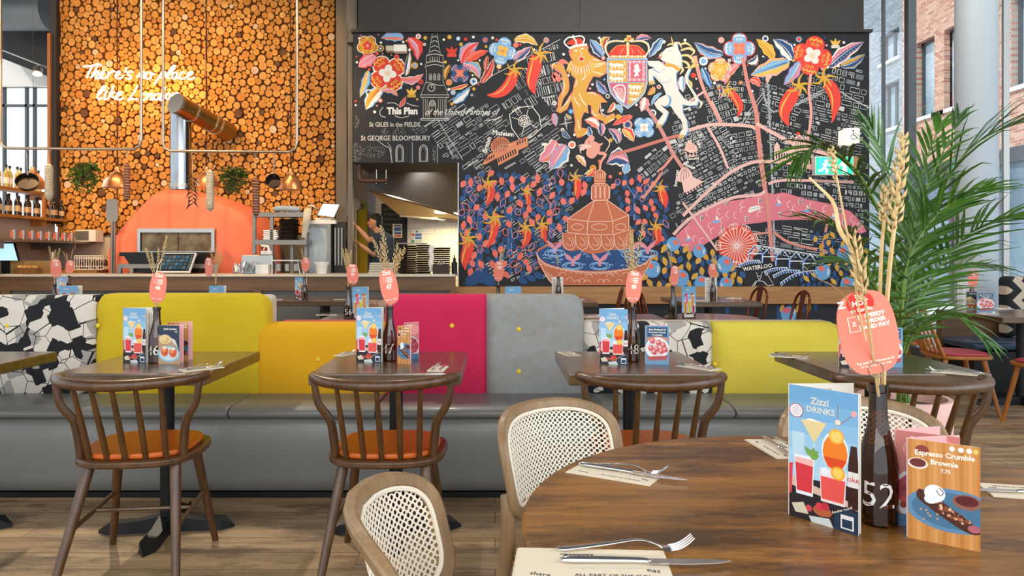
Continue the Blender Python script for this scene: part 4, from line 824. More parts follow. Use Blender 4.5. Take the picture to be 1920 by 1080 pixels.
for x, y, r, a in ((90, 655, 52, -.5), (295, 710, 50, -1.8), (490, 815, 62, -.8), (150, 920, 62, -.9), (310, 960, 55, -1.5), (500, 965, 50, -1.3), (1425, 730, 62, -2.2), (1255, 870, 60, -2.1), (1450, 975, 62, -2.0), (-70, 850, 62, -2.2)): olive(x, y, r, a)
done(p, 'painted_olive_branch')
# ---- fountain
p = newp(); p.fr(850, 300, 4.155); p.L(26)
cu, cl = 'c8704c', 'f0c0ac'
p.pg([(645, 720), (660, 690), (760, 650), (850, 640), (1430, 640), (1540, 690), (1550, 760), (1500, 860), (1430, 975), (780, 975), (720, 900), (660, 810)], cu); p.L(27)
p.pg([(655, 720), (760, 665), (900, 650), (1400, 650), (1530, 700), (1520, 770), (1420, 830), (1200, 860), (1000, 860), (800, 830), (690, 780)], '2b4f80', 3); p.ln([(645, 720), (700, 800), (850, 850), (1080, 875), (1300, 860), (1480, 810), (1550, 740)], 7, cl, 4)
for i in range(22): t = i/21; x = 690+t*800; y = 800+75*math.sin(PI*t); p.ln([(x-18, y), (x, y+16), (x+18, y)], 5, cl, 3)
p.ln([(650, 740), (720, 900), (780, 975)], 6, cl, 3); p.ln([(1550, 760), (1500, 860), (1430, 975)], 6, cl, 3)
for s_ in range(4): p.ln([(690+s_*22, 850+s_*12), (740+s_*22, 920+s_*12), (770+s_*18, 960)], 4, cl, 3); p.ln([(1510-s_*22, 840+s_*12), (1470-s_*20, 920+s_*10), (1440-s_*10, 960)], 4, cl, 3)
for x, y in ((850, 900), (905, 940), (1000, 950), (1040, 960), (1055, 915), (1150, 955), (1190, 955), (1220, 910), (1260, 905), (1290, 955), (960, 960), (1340, 900)): p.ln([(x+26*math.cos(a), y-26*math.sin(a)) for a in (0, .6, 1.2, 1.9, 2.5, PI)], 4.5, cl, 2)
p.L(28)
for x, y in ((790, 725), (930, 825), (1140, 825), (1385, 735), (1510, 730)):
    for k in (1, .72): p.ln([(x+78*k*math.cos(a*.7), y+30*k*math.sin(a*.7)) for a in range(9)], 6, '9cc4e8', 2, True)
    for k in (-1, 1): p.ln([(x, y), (x+k*4, y-38), (x+k*36, y-66), (x+k*62, y-98)], [26, 20, 36, 6], 'e2909c', 4)
for i in range(50):
    x, y = rng.uniform(690, 1510), rng.uniform(680, 830)
    if ((x-1095)/420)**2+((y-750)/95)**2 < 1: p.ln([(x-14, y+4), (x, y-5), (x+14, y+4)], 5, '9cc4e8', 2)
# domed body
p.L(29)
p.pg([(845, 640), (850, 590), (890, 565), (1370, 540), (1400, 570), (1395, 650), (1340, 690), (1240, 700), (1140, 725), (1050, 730), (980, 700), (920, 710), (860, 690)], cu, 3); p.L(30)
for cx in (900, 1000, 1100, 1200, 1300):
    p.ln([(cx-50, 580), (cx-42, 660), (cx, 700), (cx+45, 670), (cx+50, 580)], 6, cl, 4); p.ln([(cx-10, 600), (cx+22, 640), (cx+5, 670), (cx-20, 650)], 5, cl, 4)
    p.ln([(cx+25, 600), (cx+36, 640), (cx+24, 675)], 4, cl, 4)
p.L(31); p.pg([(890, 458), (1095, 320), (1070, 305), (1075, 210), (1100, 185), (1190, 185), (1218, 210), (1215, 295), (1195, 312), (1365, 430), (1365, 545), (1240, 582), (1040, 582), (888, 565)], cu)
p.pg([(1095, 185), (1090, 110), (1110, 85), (1130, 75), (1130, 30), (1120, 0), (1150, 0), (1150, 75), (1180, 90), (1190, 120), (1180, 185)], cu); p.L(32)
for P in ([(890, 458), (1095, 315)], [(1195, 312), (1365, 430)], [(890, 458), (1045, 480), (1240, 478), (1365, 430)], [(888, 565), (1040, 582), (1240, 582), (1365, 545)], [(890, 458), (888, 565)], [(1045, 480), (1040, 582)], [(1240, 478), (1240, 582)], [(1365, 430), (1365, 545)], [(1095, 315), (1195, 312)], [(1097, 318), (1045, 480)], [(1190, 314), (1240, 478)], [(1075, 210), (1072, 305), (1100, 318), (1195, 314), (1215, 298), (1218, 210)]): p.ln(P, 6, cl, 0)
for cx, w in ((965, 46), (1135, 60), (1302, 40)): p.ln([(cx+w*math.cos(a*.7), 522+25*math.sin(a*.7)) for a in range(9)], 5, cl, 2, True)
for cx in (1090, 1125, 1160, 1195): p.ln([(cx-14, 300), (cx-14, 215), (cx, 195), (cx+14, 215), (cx+14, 300)], 5, cl, 3)
for cx in (1108, 1125, 1142, 1160, 1176): p.ln([(cx, 105), (cx, 150)], 5, cl, 0)
p.ln([(1090, 110), (1140, 78), (1190, 115)], 5, cl, 4); p.ln([(1095, 185), (1190, 185)], 6, cl, 0); p.ln([(1098, 165), (1188, 165)], 5, cl, 0)
# winged archer figure on top
p.fr(640, 40, 3.84)
for P in ([(1740, 930), (1780, 860), (1830, 900), (1880, 880)],): p.ln(P, [10, 40, 30, 8], 'e8a08c', 4)
p.dot(1798, 845, 24, 'e8a08c'); p.pg([(1790, 870), (1850, 880), (1860, 930), (1810, 990), (1760, 960)], 'e8a08c', 3); p.ln([(1850, 950), (1900, 960), (1870, 1010), (1860, 1070)], [26, 22, 16, 10], 'e8a08c', 4)
for i in range(5): p.ln([(1800, 900), (1740-i*4, 890+i*10), (1700+i*6, 900+i*14)], [10, 10, 3], 'f0c8b8', 3)
p.ln([(1890, 830), (1930, 880), (1900, 940)], 7, 'f0c8b8', 4)
done(p, 'painted_fountain')
# wheel and bridge
p = newp(); p.fr(1240, 340, 4.8); p.L(20); p.dot(682, 575, 178, 'e04a34', n=30); p.L(21)
for i in range(28): a = i*2*PI/28; p.ln([(676+10*math.cos(a), 582+10*math.sin(a)), (676+160*math.cos(a), 580+160*math.sin(a))], [3, 9], 'f6dccf', 0)
for r in (8, 20): p.ln([(676+r*math.cos(a*.7), 582+r*math.sin(a*.7)) for a in range(9)], 5, 'f6dccf', 2, True)
for i in range(8):
    a = -PI+i*PI/4.6
    for q in (-.1, 0, .1): p.ln([(680+172*math.cos(a+q)+24*math.cos(b*.8), 575+172*math.sin(a+q)+24*math.sin(b*.8)) for b in range(8)], 4.5, 'f6dccf', 2, True)
p.L(23)
for i in range(5):
    x, y = 785+i*122, 575+i*20+ (0 if i < 1 else 8)
    p.L(23); p.ln([(x, y+130+i*6), (x+5, y+60), (x+60, y), (x+115, y+60), (x+112, y+135+i*6)], 18, '2d5590', 0); p.L(24); p.ln([(x-4, y+128+i*6), (x+0, y+55), (x+58, y-6), (x+112, y+58)], 6, 'e9eef2', 0); p.ln([(x, y+75), (x+115, y+75)], 9, 'e9eef2', 0)
p.ln([(830, 570), (1410, 665)], 6, 'e9eef2', 0); 
for i in range(14): x = 840+i*41; p.ln([(x, 572+i*6.6), (x+30, 610+i*6)], 5, 'e9eef2', 0); p.ln([(x+41, 578+i*6.6), (x+22, 612+i*6)], 4, 'e9eef2', 0)
for x0, y0, x1, y1, x2, y2 in ((920, 810, 1010, 780, 1130, 775), (1000, 845, 1110, 800, 1240, 800), (1065, 915, 1200, 830, 1380, 800), (690, 750, 790, 715, 880, 710)):
    p.L(23); p.ln([(x0, y0+14), (x1, y1+14), (x2, y2+12)], 26, '2d5590', 5); p.L(24); p.ln([(x0, y0), (x1, y1), (x2, y2)], 6, 'e9eef2', 5)
    P = catmull([(x0, y0, 0), (x1, y1, 0), (x2, y2, 0)], 6)
    for q in P: p.ln([(q.x, q.y), (q.x+12, q.y+28)], 5, 'e9eef2', 0)
# chalk bull-headed figure
p.L(22); p.ln([(810, 950), (850, 900), (910, 900), (950, 935), (1010, 930)], 7, 'd5d3ce', 4); p.ln([(850, 905), (830, 950)], 7, 'd5d3ce', 0)
for P in ([(850, 815), (865, 850), (890, 850), (905, 812)], [(858, 850), (880, 885), (898, 850)], [(930, 850), (960, 830)], [(945, 830), (1000, 920)], [(870, 900), (885, 880)]): p.ln(P, 5, 'd5d3ce', 3)
done(p, 'painted_wheel_and_bridge')
# ---- lion, crown
p = newp(); p.fr(1020, 50, 4.906)
body = [(245, 215), (262, 190), (330, 178), (398, 170), (398, 215), (430, 260), (520, 310), (578, 326), (575, 430), (510, 470), (455, 460), (420, 520), (385, 600), (460, 600), (520, 630), (585, 700), (525, 700), (500, 790), (560, 830), (640, 795), (660, 830), (640, 860), (560, 905), (540, 870), (470, 850), (430, 800), (430, 730), (400, 720), (410, 800), (370, 790), (345, 850), (345, 930), (405, 940), (400, 980), (340, 1020), (300, 1025), (275, 960), (285, 880), (265, 760), (250, 680), (215, 760), (150, 800), (110, 780), (125, 740), (170, 740), (230, 640), (260, 600), (285, 480), (250, 450), (262, 390), (245, 350), (262, 320), (230, 260)]
p.L(14)
p.ln([(140, 745), (155, 660), (200, 580), (200, 490), (170, 400), (140, 350)], [30, 50, 60, 55, 45, 50], 'e8836e', 5); p.ln([(170, 420), (120, 380), (55, 360)], [50, 60, 10], 'e8836e', 4); p.ln([(140, 360), (170, 320), (235, 350)], [50, 45, 8], 'e8836e', 4); p.ln([(150, 500), (90, 440), (100, 520)], [50, 50, 6], 'e8836e', 4)
p.pg(body, 'e8836e'); p.L(15)
cx, cy = 370, 560
def shr(P, k): 
    n = len(P); out = []
    for i in range(n):
        a, b = P[i-1], P[(i+1) % n]; dx, dy = b[0]-a[0], b[1]-a[1]; l = math.hypot(dx, dy) or 1; out.append((P[i][0]-dy/l*k, P[i][1]+dx/l*k))
    return out
p.pg(shr(body, 9), 'dca444'); p.ln([(145, 740), (160, 660), (203, 580), (200, 490), (170, 400), (140, 350)], [16, 32, 40, 36, 30, 30], 'dca444', 5)
p.ln([(160, 400), (115, 365), (65, 352)], [30, 34, 6], 'dca444', 4)
p.L(16)
for P in ([(150, 760), (210, 700), (245, 640)], [(280, 560), (300, 510), (300, 480)], [(270, 640), (300, 700), (340, 740)], [(320, 610), (350, 680), (400, 740)], [(400, 620), (450, 612), (480, 640)], [(520, 720), (530, 800), (600, 830)], [(440, 770), (460, 810), (500, 820)], [(310, 860), (320, 920), (330, 950)], [(165, 470), (185, 540), (170, 640)], [(80, 400), (80, 350), (130, 330)], [(340, 500), (370, 470), (390, 440)], [(410, 380), (480, 370), (560, 340)], [(430, 350), (500, 345), (560, 335)], [(430, 410), (500, 430), (550, 445)], [(440, 300), (480, 310), (510, 320)], [(360, 1000), (385, 985), (400, 960)], [(590, 880), (620, 860), (650, 850)]): p.ln(P, [4, 11, 4], 'f4e3c8', 4)
rng = random.Random(2)
for i in range(17): a = .2+i*.17; x, y = 335+85*math.cos(a), 300+70*math.sin(a); p.ln([(x, y), (x+(x-335)*.35+6, y+45), (x+(x-335)*.5-6, y+95)], [16, 20, 3], 'e0a94a' if i % 2 else 'f0c070', 4)
p.L(17)
for i in range(15): a = .3+i*.17; x, y = 335+70*math.cos(a), 310+70*math.sin(a); p.ln([(x, y), (x+(x-335)*.2, y+30), (x+(x-335)*.3, y+62)], [3, 7, 2], 'f8ead2' if i % 2 else 'e8836e', 3)
p.pg([(270, 230), (285, 200), (395, 185), (400, 240), (375, 310), (345, 330), (310, 310), (280, 280)], 'dca444', 3); p.L(18)
for x, y in ((292, 222), (350, 203)): p.dot(x, y, 14, 'w', 9); p.ln([(x-18, y-8), (x, y-14), (x+18, y-8)], 4, 'b5762a', 3)
p.ln([(322, 215), (345, 250), (325, 265), (350, 262)], 5, 'f8ead2', 3); p.dot(344, 300, 28, 'f4e3c8', 22); p.dot(245, 232, 20, 'e8836e'); p.dot(390, 190, 18, 'e8836e'); p.L(19); p.dot(344, 300, 21, 'c8321f', 17); p.dot(330, 258, 12, 'e8836e', 7)
# lion's crown
p.pg([(215, 165), (225, 140), (270, 115), (330, 110), (360, 140), (350, 172)], 'd8402c', 3); p.L(20)
p.ln([(230, 205), (290, 180), (395, 168)], 22, 'f4ece0', 4); p.ln([(232, 200), (185, 150), (220, 105), (265, 100)], 13, 'f4ece0', 5); p.ln([(268, 105), (290, 130), (300, 180)], 14, 'f4ece0', 4); p.ln([(268, 98), (340, 90), (370, 120), (350, 170)], 13, 'f4ece0', 5); p.dot(268, 97, 14, 'f4ece0'); p.ln([(268, 78), (268, 110)], 6, 'f4ece0', 0)
done(p, 'painted_lion')
# ---- unicorn
p = newp(); p.fr(1130, 60, 5.142); p.L(15)
U = [(430, 280), (540, 280), (598, 322), (600, 290), (562, 270), (540, 245), (545, 215), (575, 195), (610, 160), (680, 140), (690, 95), (715, 105), (722, 160), (755, 225), (762, 330), (705, 400), (708, 480), (730, 570), (780, 640), (840, 675), (880, 670), (890, 640), (850, 570), (800, 490), (790, 420), (830, 345), (850, 350), (818, 430), (825, 495), (880, 580), (925, 650), (905, 705), (830, 712), (765, 700), (770, 780), (808, 850), (820, 950), (792, 1000), (730, 1020), (745, 970), (770, 930), (760, 860), (700, 790), (650, 710), (600, 722), (550, 700), (632, 770), (605, 850), (572, 900), (518, 905), (530, 860), (582, 790), (520, 740), (493, 690), (540, 640), (610, 605), (575, 515), (530, 470), (480, 415), (485, 455), (500, 500), (440, 485), (438, 365), (500, 345), (440, 325)]
p.pg([(x+9, y+7) for x, y in U], '6b9fcf'); p.L(16); p.pg(U, 'e9e0d2'); p.L(17)
for P in ([(548, 400), (570, 370), (610, 365)], [(655, 450), (640, 480), (600, 492), (560, 480), (500, 415)]): p.ln(P, 5, '8fb2cc', 4)
p.ln([(640, 180), (665, 188)], 5, 'b98a4a', 0); p.dot(560, 218, 12, 'dca444', 8); p.ln([(565, 240), (530, 255), (520, 250)], [14, 10, 4], 'd8402c', 3); p.ln([(620, 610), (650, 640), (640, 700), (600, 720)], [8, 22, 8], '6b9fcf', 4); p.ln([(475, 350), (500, 370), (550, 400)], [5, 10, 4], '6b9fcf', 4)
p.ln([(658, 45), (676, 125)], [4, 20], 'e6c070', 0); p.ln([(600, 320), (680, 330), (740, 375)], 30, 'dca444', 4); p.L(18)
for i in range(7): p.dot(612+i*19, 300+i*7, 6, 'dca444', 12)
MC = 'e2c070'
for P in (([(740, 130), (800, 110), (860, 150)], 26), ([(750, 180), (830, 160), (880, 190), (850, 230)], 30), ([(755, 230), (820, 230), (865, 270), (850, 300)], 30), ([(760, 280), (810, 300), (830, 340), (790, 345)], 28), ([(750, 330), (770, 370), (740, 410)], 26), ([(700, 105), (735, 110), (760, 160)], 20), ([(620, 135), (650, 118), (680, 135)], 18)): p.ln(P[0], [P[1]*.6, P[1], P[1]*.2], MC, 4); p.lv += 1; p.ln(P[0], [3, 6, 2], 'f8f0dc', 4); p.lv -= 1
p.ln([(835, 360), (870, 330), (930, 320)], [10, 36, 6], MC, 4); p.ln([(870, 340), (880, 290), (900, 245)], [10, 28, 4], MC, 4); p.ln([(925, 660), (950, 690), (930, 740)], [8, 26, 4], 'efe0c0', 4); p.ln([(820, 460), (850, 500), (855, 550)], [6, 28, 4], MC, 4)
for x, y in ((545, 905), (760, 1010), (475, 490)): 
    for k in (-18, 0, 18): p.ln([(x+k, y-18), (x+k-6, y+8), (x+k-14, y+26)], [16, 14, 3], 'd9b468', 3)
done(p, 'painted_unicorn')
# ---- shield and crown
p = newp(); p.fr(1130, 60, 5.142); p.L(19)
sh = [(38, 252), (428, 252), (430, 500), (405, 590), (340, 670), (240, 745), (140, 675), (70, 590), (42, 480)]
p.pg(sh, 'w'); p.L(20); p.pg(shr(sh, 6), '8fb0cc'); p.L(21)
p.pg([(60, 275), (232, 275), (232, 485), (60, 485)], 'dca444'); p.pg([(240, 275), (412, 275), (414, 485), (240, 485)], 'd65f78'); p.pg([(62, 495), (236, 495), (236, 715), (150, 650), (90, 580)], 'd65f78'); p.pg([(244, 495), (412, 490), (390, 580), (330, 650), (244, 715)], 'dca444'); p.L(22)
def cat(x, y, k):
    p.ln([(x, y), (x+60*k, y-4*k), (x+110*k, y)], [22*k, 34*k, 22*k], 'f0e8da', 3); p.dot(x-6*k, y-10*k, 17*k, 'f0e8da')
    for q in (8, 38, 78, 108): p.ln([(x+q*k, y+6*k), (x+(q-10)*k, y+34*k)], 12*k, 'f0e8da', 0)
    p.ln([(x+110*k, y), (x+135*k, y-22*k), (x+115*k, y-40*k)], 7*k, 'f0e8da', 3)
for i in range(3): cat(85, 325+i*65, .98)
for i in range(3): cat(268, 535+i*58, .9-.18*i)
p.ln([(255, 290), (395, 290), (395, 465), (255, 465)], 7, 'f4ece0', 0, True); p.ln([(266, 302), (384, 302), (384, 452), (266, 452)], 4, 'f4ece0', 0, True)
for x in (255, 300, 350, 395):
    for y in (290, 465): p.dot(x, y, 9, 'f4ece0')
for y in (350, 410):
    for x in (255, 395): p.dot(x, y, 8, 'f4ece0')
p.pg([(300, 330), (330, 308), (348, 330), (352, 362), (366, 372), (344, 392), (340, 410), (352, 430), (326, 424), (312, 440), (300, 424), (312, 398), (290, 378), (306, 362)], 'f4ece0', 2)
p.ln([(100, 545), (135, 520), (190, 515), (215, 560), (205, 680)], 13, 'f4ece0', 4); p.ln([(100, 545), (130, 600), (150, 640), (205, 680)], 15, 'f4ece0', 4)
for i in range(6): p.ln([(125+i*13, 535+i*2), (150+i*10, 630+i*9)], 4, 'f4ece0', 0)
p.L(21); p.pg([(75, 235), (80, 180), (140, 135), (240, 125), (340, 140), (395, 185), (400, 235)], 'd8402c', 3); p.ln([(75, 195), (140, 135), (225, 130)], 6, 'dca444', 4); p.ln([(255, 130), (340, 138), (398, 195)], 6, 'dca444', 4)
p.ln([(60, 245), (30, 180), (40, 120), (110, 92), (205, 98)], 14, 'e6c88a', 5); p.ln([(405, 245), (440, 180), (425, 120), (360, 92), (270, 98)], 14, 'e6c88a', 5); p.pg([(225, 100), (255, 100), (252, 245), (230, 245)], 'e6c88a'); p.ln([(70, 243), (400, 243)], 26, 'dca444', 0); p.pg([(205, 65), (230, 60), (228, 35), (272, 35), (270, 60), (300, 62), (300, 92), (205, 95)], 'e0b868')
p.L(23)
for i in range(12): t = i/11; p.dot(80+t*315, 238, 11 if i % 2 else 7, 'f8f0e0')
for s_ in (0, 1):
    P = catmull([(60, 245, 0), (24, 180, 0), (36, 115, 0), (110, 85, 0), (205, 92, 0)], 5)
    for q in P: p.dot(q.x if not s_ else 468-q.x, q.y, 7, 'f8f0e0', n=8)
for i in range(6): p.dot(241, 115+i*22, 5, 'f8f0e0', n=6)
p.dot(252, 68, 14, 'R'); p.dot(180, 180, 5, 'dca444')
for P in ([(160, 215), (185, 190), (200, 160)], [(290, 210), (285, 180), (275, 160)], [(330, 170), (360, 200), (365, 220)]): p.ln(P, 5, 'f0a888', 3)
done(p, 'painted_shield_and_crown')
# olives painted on the dark wall below the ledge
p = Paint(mp); p.fr(1200, 500, 5.333); p.L(1)
for x, y, c in ((1390, 430, '2b4f80'), (1385, 500, '2b4f80'), (1500, 400, '2b4f80'), (1580, 420, 'd9a441'), (1630, 410, '2b4f80'), (1685, 412, 'd9a441'), (1755, 400, '2b4f80'), (1420, 420, 'd9a441'), (870, 440, '2b4f80')): p.dot(x, y, 22, c, 42, .2 if c[0] == 'd' else -.1)
p.L(2); p.dot(1485, 480, 78, '6ba2cf', 84); p.L(3); p.dot(1465, 437, 40, 'e0687a', 28, -.2)
for q in (0, 24): p.ln([(1515+q, 425), (1530+q, 450), (1510+q, 475)], 9, 'w', 3)
done(p, 'painted_olives_under_ledge')
# ================= FURNITURE =================
# ---- rattan chairs
def rattan():
    t = thing('rattan_chair', 'x', 'chair')
    A, Z0, Z1 = .255, .485, .768; zc, hz = (Z0+Z1)/2, (Z1-Z0)/2
    def Sf(u, v, off=0):   # u,v in -1..1
        z = zc+v*hz+.015*(1-u*u); x = A*u*(1-.06*(1-v)/2)*(1-.03*u*u); y = .235-.115*u*u+(z-.5)*.24
        nx, ny = .5*u, 1; l = math.hypot(nx, ny); return Vector((x+nx/l*off, y+ny/l*off, z))
    def outl(a, b, n=72, e=4.0):
        o = []
        for i in range(n):
            q = 2*PI*i/n; c, s = math.cos(q), math.sin(q); o.append((a*math.copysign(abs(c)**(2/e), c), b*math.copysign(abs(s)**(2/e), s)))
        return o
    O, I = outl(1, 1), outl(.895, .80); n = len(O); mb = MB(); vs = []
    for P, off in ((O, -.013), (I, -.013), (I, .013), (O, .013)): vs += [Sf(a, b, off) for a, b in P]
    fs = []
    for r in range(4):
        r2 = (r+1) % 4
        for i in range(n): j = (i+1) % n; fs.append((r*n+i, r2*n+i, r2*n+j, r*n+j))
    mb.add(vs, fs); mb.build('back_frame', M['oak'], t, bevel=.006, seg=2, ang=1.2)
    MB().tube([Sf(a*.985, b*.985, -.011) for a, b in I], .0055, 6, True).build('cane_border', M['cream'], t)
    c = MB(); NX, NZ = 27, 15
    for i in range(NX):
        for j in range(NZ):
            u0, u1 = -1+2*i/NX, -1+2*(i+1)/NX; v0, v1 = -1+2*j/NZ, -1+2*(j+1)/NZ
            uc, vc = (u0+u1)/2, (v0+v1)/2
            if abs(uc/.975)**4+abs(vc/.96)**4 > 1: continue
            out = []; hole = []
            for k in range(8):
                q = PI/8+k*PI/4; co, si = math.cos(q), math.sin(q); mx = max(abs(co), abs(si))
                out.append((uc+co/mx*(u1-u0)/2, vc+si/mx*(v1-v0)/2)); hole.append((uc+co*(u1-u0)*.31, vc+si*(v1-v0)*.33))
            out = [(uc+(u1-u0)/2*a, vc+(v1-v0)/2*b) for a, b in ((1, .42), (.42, 1), (-.42, 1), (-1, .42), (-1, -.42), (-.42, -1), (.42, -1), (1, -.42))]
            V = [Sf(a*.895, b*.8, -.006) for a, b in out]+[Sf(a*.895, b*.8, -.006) for a, b in hole]
            c.add(V, [(k, (k+1) % 8, 8+(k+1) % 8, 8+k) for k in range(8)])
    for i in range(NX+1):   # diagonal strands over the corners
        pass
    c.build('cane_webbing', M['cream'], t, mods=[('SOLIDIFY', dict(thickness=.0016))], smooth=False)
    # corner fill of the octagons: small lozenges
    se = MB(); P = outl(.235, .22, 40, 4); se.prism([(a, b-.0) for a, b in P], .425, .45); se.build('seat', M['oak'], t, bevel=.008)
    ca = MB(); P = outl(.19, .175, 32, 4); ca.prism(P, .4505, .456); ca.build('cane_seat', M['cream'], t)
    for sx in (-1, 1):
        MB().tube(catmull([(sx*.235, .235, 0), (sx*.238, .195, .25), (sx*.23, .165, .45), (sx*.228, .165, .53), (sx*.228, .175, .58)], 4), [.014, .019, .021, .02, .014], 10).build('rear_leg', M['oak'], t)
        MB().tube([(sx*.2, -.2, 0), (sx*.19, -.175, .43)], [.013, .02], 10).build('front_leg', M['oak'], t)
        MB().tube([(sx*.2, -.17, .4), (sx*.215, .17, .4)], .012, 8).build('side_rail', M['oak'], t)
    return t
rc = rattan(); rc['label'] = 'cane back chair facing left of the round table, behind the far napkin set'; rc['group'] = 'cane back chairs round the table'; rc.location = (.315, 1.88, 0); rc.rotation_euler.z = .72
rc['label'] = 'cane back wooden chair standing at the left rear of the round table'
r2 = dup(rc, (.04, 1.28, 0), 1.56, 'cane back wooden chair nearest the viewer, cut by the bottom edge')
r3 = dup(rc, (1.07, 1.86, 0), -.06, 'cane back wooden chair directly behind the tall drinks menu')
# ---- round table
TC = (.652, 1.21); TR_ = .605
rt = thing('round_table', 'round brown wooden table in the right foreground', 'table', (*TC, 0), .0)
MB().lathe([(0, .712), (TR_-.012, .712), (TR_, .718), (TR_, .744), (TR_-.005, .75), (0, .75)], n=96).build('tabletop', M['round'], rt, ang=.5)
MB().tube([(0, 0, .03), (0, 0, .712)], .04, 20).build('column', M['black'], rt)
for k in range(4):
    a = k*PI/2+.6; R = Matrix.Rotation(a, 3, 'Z'); MB().add([R @ Vector(p) for p in ((0, -.035, .05), (.34, -.025, .012), (.34, .025, .012), (0, .035, .05), (0, -.035, .0), (.34, -.025, .0), (.34, .025, .0), (0, .035, .0))], [(0, 1, 2, 3), (7, 6, 5, 4), (0, 4, 5, 1), (1, 5, 6, 2), (2, 6, 7, 3), (3, 7, 4, 0)]).build('foot', M['iron'], rt)
# ---- square tables
def sq_table(label, x, y, w=.61, l=.65, group='dark wooden tables along the banquette', wood_='table', rz=0):
    t = thing('dining_table', label, 'table', (x, y, 0), rz, group)
    MB().box(-w/2, w/2, -l/2, l/2, .702, .75).build('tabletop', M[wood_], t, smooth=False, bevel=.006)
    MB().tube([(0, 0, .05), (0, 0, .702)], .03, 18).build('column', M['black'], t)
    MB().box(-.15, .15, -.15, .15, .69, .702).build('mounting_plate', M['black'], t)
    for k in range(4):
        a = k*PI/2+.12; R = Matrix.Rotation(a, 3, 'Z'); P = [(0, -.028, .075), (.12, -.026, .05), (.24, -.03, .045), (.29, -.0, .012), (.24, .03, .045), (.12, .026, .05), (0, .028, .075)]
        V = [R @ Vector(p) for p in P]+[R @ Vector((p[0], p[1]*1.15, 0)) for p in P]
        MB().add(V, [tuple(range(7)), tuple(range(13, 6, -1))]+[(i, i+7, (i+1) % 7+7, (i+1) % 7) for i in range(7)]).build('foot', M['iron'], t, ang=.4)
    return t
T46 = sq_table('dark wooden table before the lime banquette back', -1.46, 3.09)
for x, lb in ((-.44, 'dark wooden table before the mustard and raspberry backs'), (.60, 'dark wooden table before the grey and patterned backs'), (1.68, 'dark wooden table at the right end of the banquette, behind the round table'), (-2.46, 'dark wooden table cut by the left edge of the picture')):
    dup(T46, (x, 3.09, 0), 0, lb)
G2 = 'tables on the far side of the banquette'
for x, y, lb in ((-1.0, 5.3, 'table behind the mustard banquette back'), (-2.25, 5.3, 'table behind the lime banquette back'), (-3.5, 5.3, 'table behind the black and white patterned back at far left'), (.0, 5.3, 'table behind the grey speckled back'), (.98, 5.3, 'table behind the patterned back right of the grey one')):
    dup(T46, (x, y, 0), 0, lb, G2, None)
G3 = 'tables by the bar and the painted wall'
for x, y, lb, sc in ((-1.85, 7.55, 'wide dark table in front of the bar behind the mustard back', (1.85, 1.25, 1)), (-4.85, 7.75, 'table before the bar at far left', (1, 1, 1)), (.65, 7.42, 'table by the painted fountain with the menus stood up', (1.3, 1.3, 1)), (2.31, 7.5, 'table under the painted wheel by the oak ledge', (1.32, 1.5, 1))):
    dup(T46, (x, y, 0), 0, lb, G3, sc)
t = thing('small_round_table', 'round dark table behind the right end of the banquette', 'table', (1.66, 5.33, 0), 0)
MB().lathe([(0, .705), (.34, .705), (.35, .715), (.35, .745), (.345, .75), (0, .75)], n=48).build('tabletop', M['table'], t, ang=.5); MB().tube([(0, 0, .02), (0, 0, .705)], .03, 14).build('column', M['black'], t); MB().lathe([(.24, 0), (.24, .012), (.03, .04)], n=28).build('base', M['iron'], t)
# ---- spindle chairs with orange pads
def rsq(a, b, n=40, e=3.0, fy=0): 
    o = []
    for i in range(n):
        q = 2*PI*i/n; c, s = math.cos(q), math.sin(q); o.append((a*math.copysign(abs(c)**(2/e), c)*(1+fy*s), b*math.copysign(abs(s)**(2/e), s)))
    return o
def spindle():
    t = thing('spindle_chair', 'x', 'chair', group='spindle back chairs with orange seats')
    w = M['walnut']
    cr = catmull([(-.272, -.09, .763), (-.262, -.15, .764), (-.2, -.235, .762), (-.1, -.29, .76), (0, -.307, .759), (.1, -.29, .76), (.2, -.235, .762), (.262, -.15, .764), (.272, -.09, .763)], 5)
    MB().tube(cr, [.012, .019]+[.0205]*8+[.019, .012], 12, flat=1.0).build('crest_rail', w, t)
    MB().prism(rsq(.228, .212, fy=.04), .434, .462).build('seat', w, t, bevel=.008)
    MB().prism(rsq(.2, .185, fy=.04), .462, .484).build('seat_pad', M['orange'], t, bevel=.008, seg=3)
    for i in range(-2, 3):
        xb, xt = i*.068, i*.076; yb = -.185+abs(i)*.012; yt = -.307+.105*(xt/.2)**2*.72
        MB().tube([(xb, yb, .455), (xb*.6+xt*.4, yb*.6+yt*.4, .58), (xt, yt, .755)], [.011, .0115, .0085], 10).build('spindle', w, t)
    for s in (-1, 1):
        MB().tube(catmull([(s*.185, -.125, .455), (s*.19, -.13, .52), (s*.203, -.14, .6), (s*.243, -.16, .67), (s*.257, -.165, .755)], 5), [.0165, .017, .0165, .0145, .0125], 10).build('arm_post', w, t)
        MB().tube([(s*.155, -.12, .436), (s*.215, -.29, .0)], [.0215, .0145], 12).build('rear_leg', w, t)
        MB().tube([(s*.15, .12, .436), (s*.21, .2, .0)], [.0205, .0135], 12).build('front_leg', w, t)
        MB().tube([(s*.186, -.2, .21), (s*.182, .16, .235)], [.009, .009], 8).build('side_stretcher', w, t)
    MB().tube([(-.184, -.02, .222), (.184, -.02, .222)], .0085, 8).build('cross_stretcher', w, t)
    return t
SP = spindle(); SP.location = (-1.39, 2.76, 0); SP.rotation_euler.z = .1; SP['label'] = 'brown spindle chair with orange seat in front of the lime back'
for x, rz, lb in ((-.42, 0, 'brown spindle chair with orange seat in front of the mustard and raspberry backs'), (.595, -.03, 'brown spindle chair with orange seat between two cane back chairs'), (1.55, -.04, 'brown spindle chair at the right-hand table behind the round table')): dup(SP, (x, 2.70 if x > 1 else 2.76, 0), rz, lb)
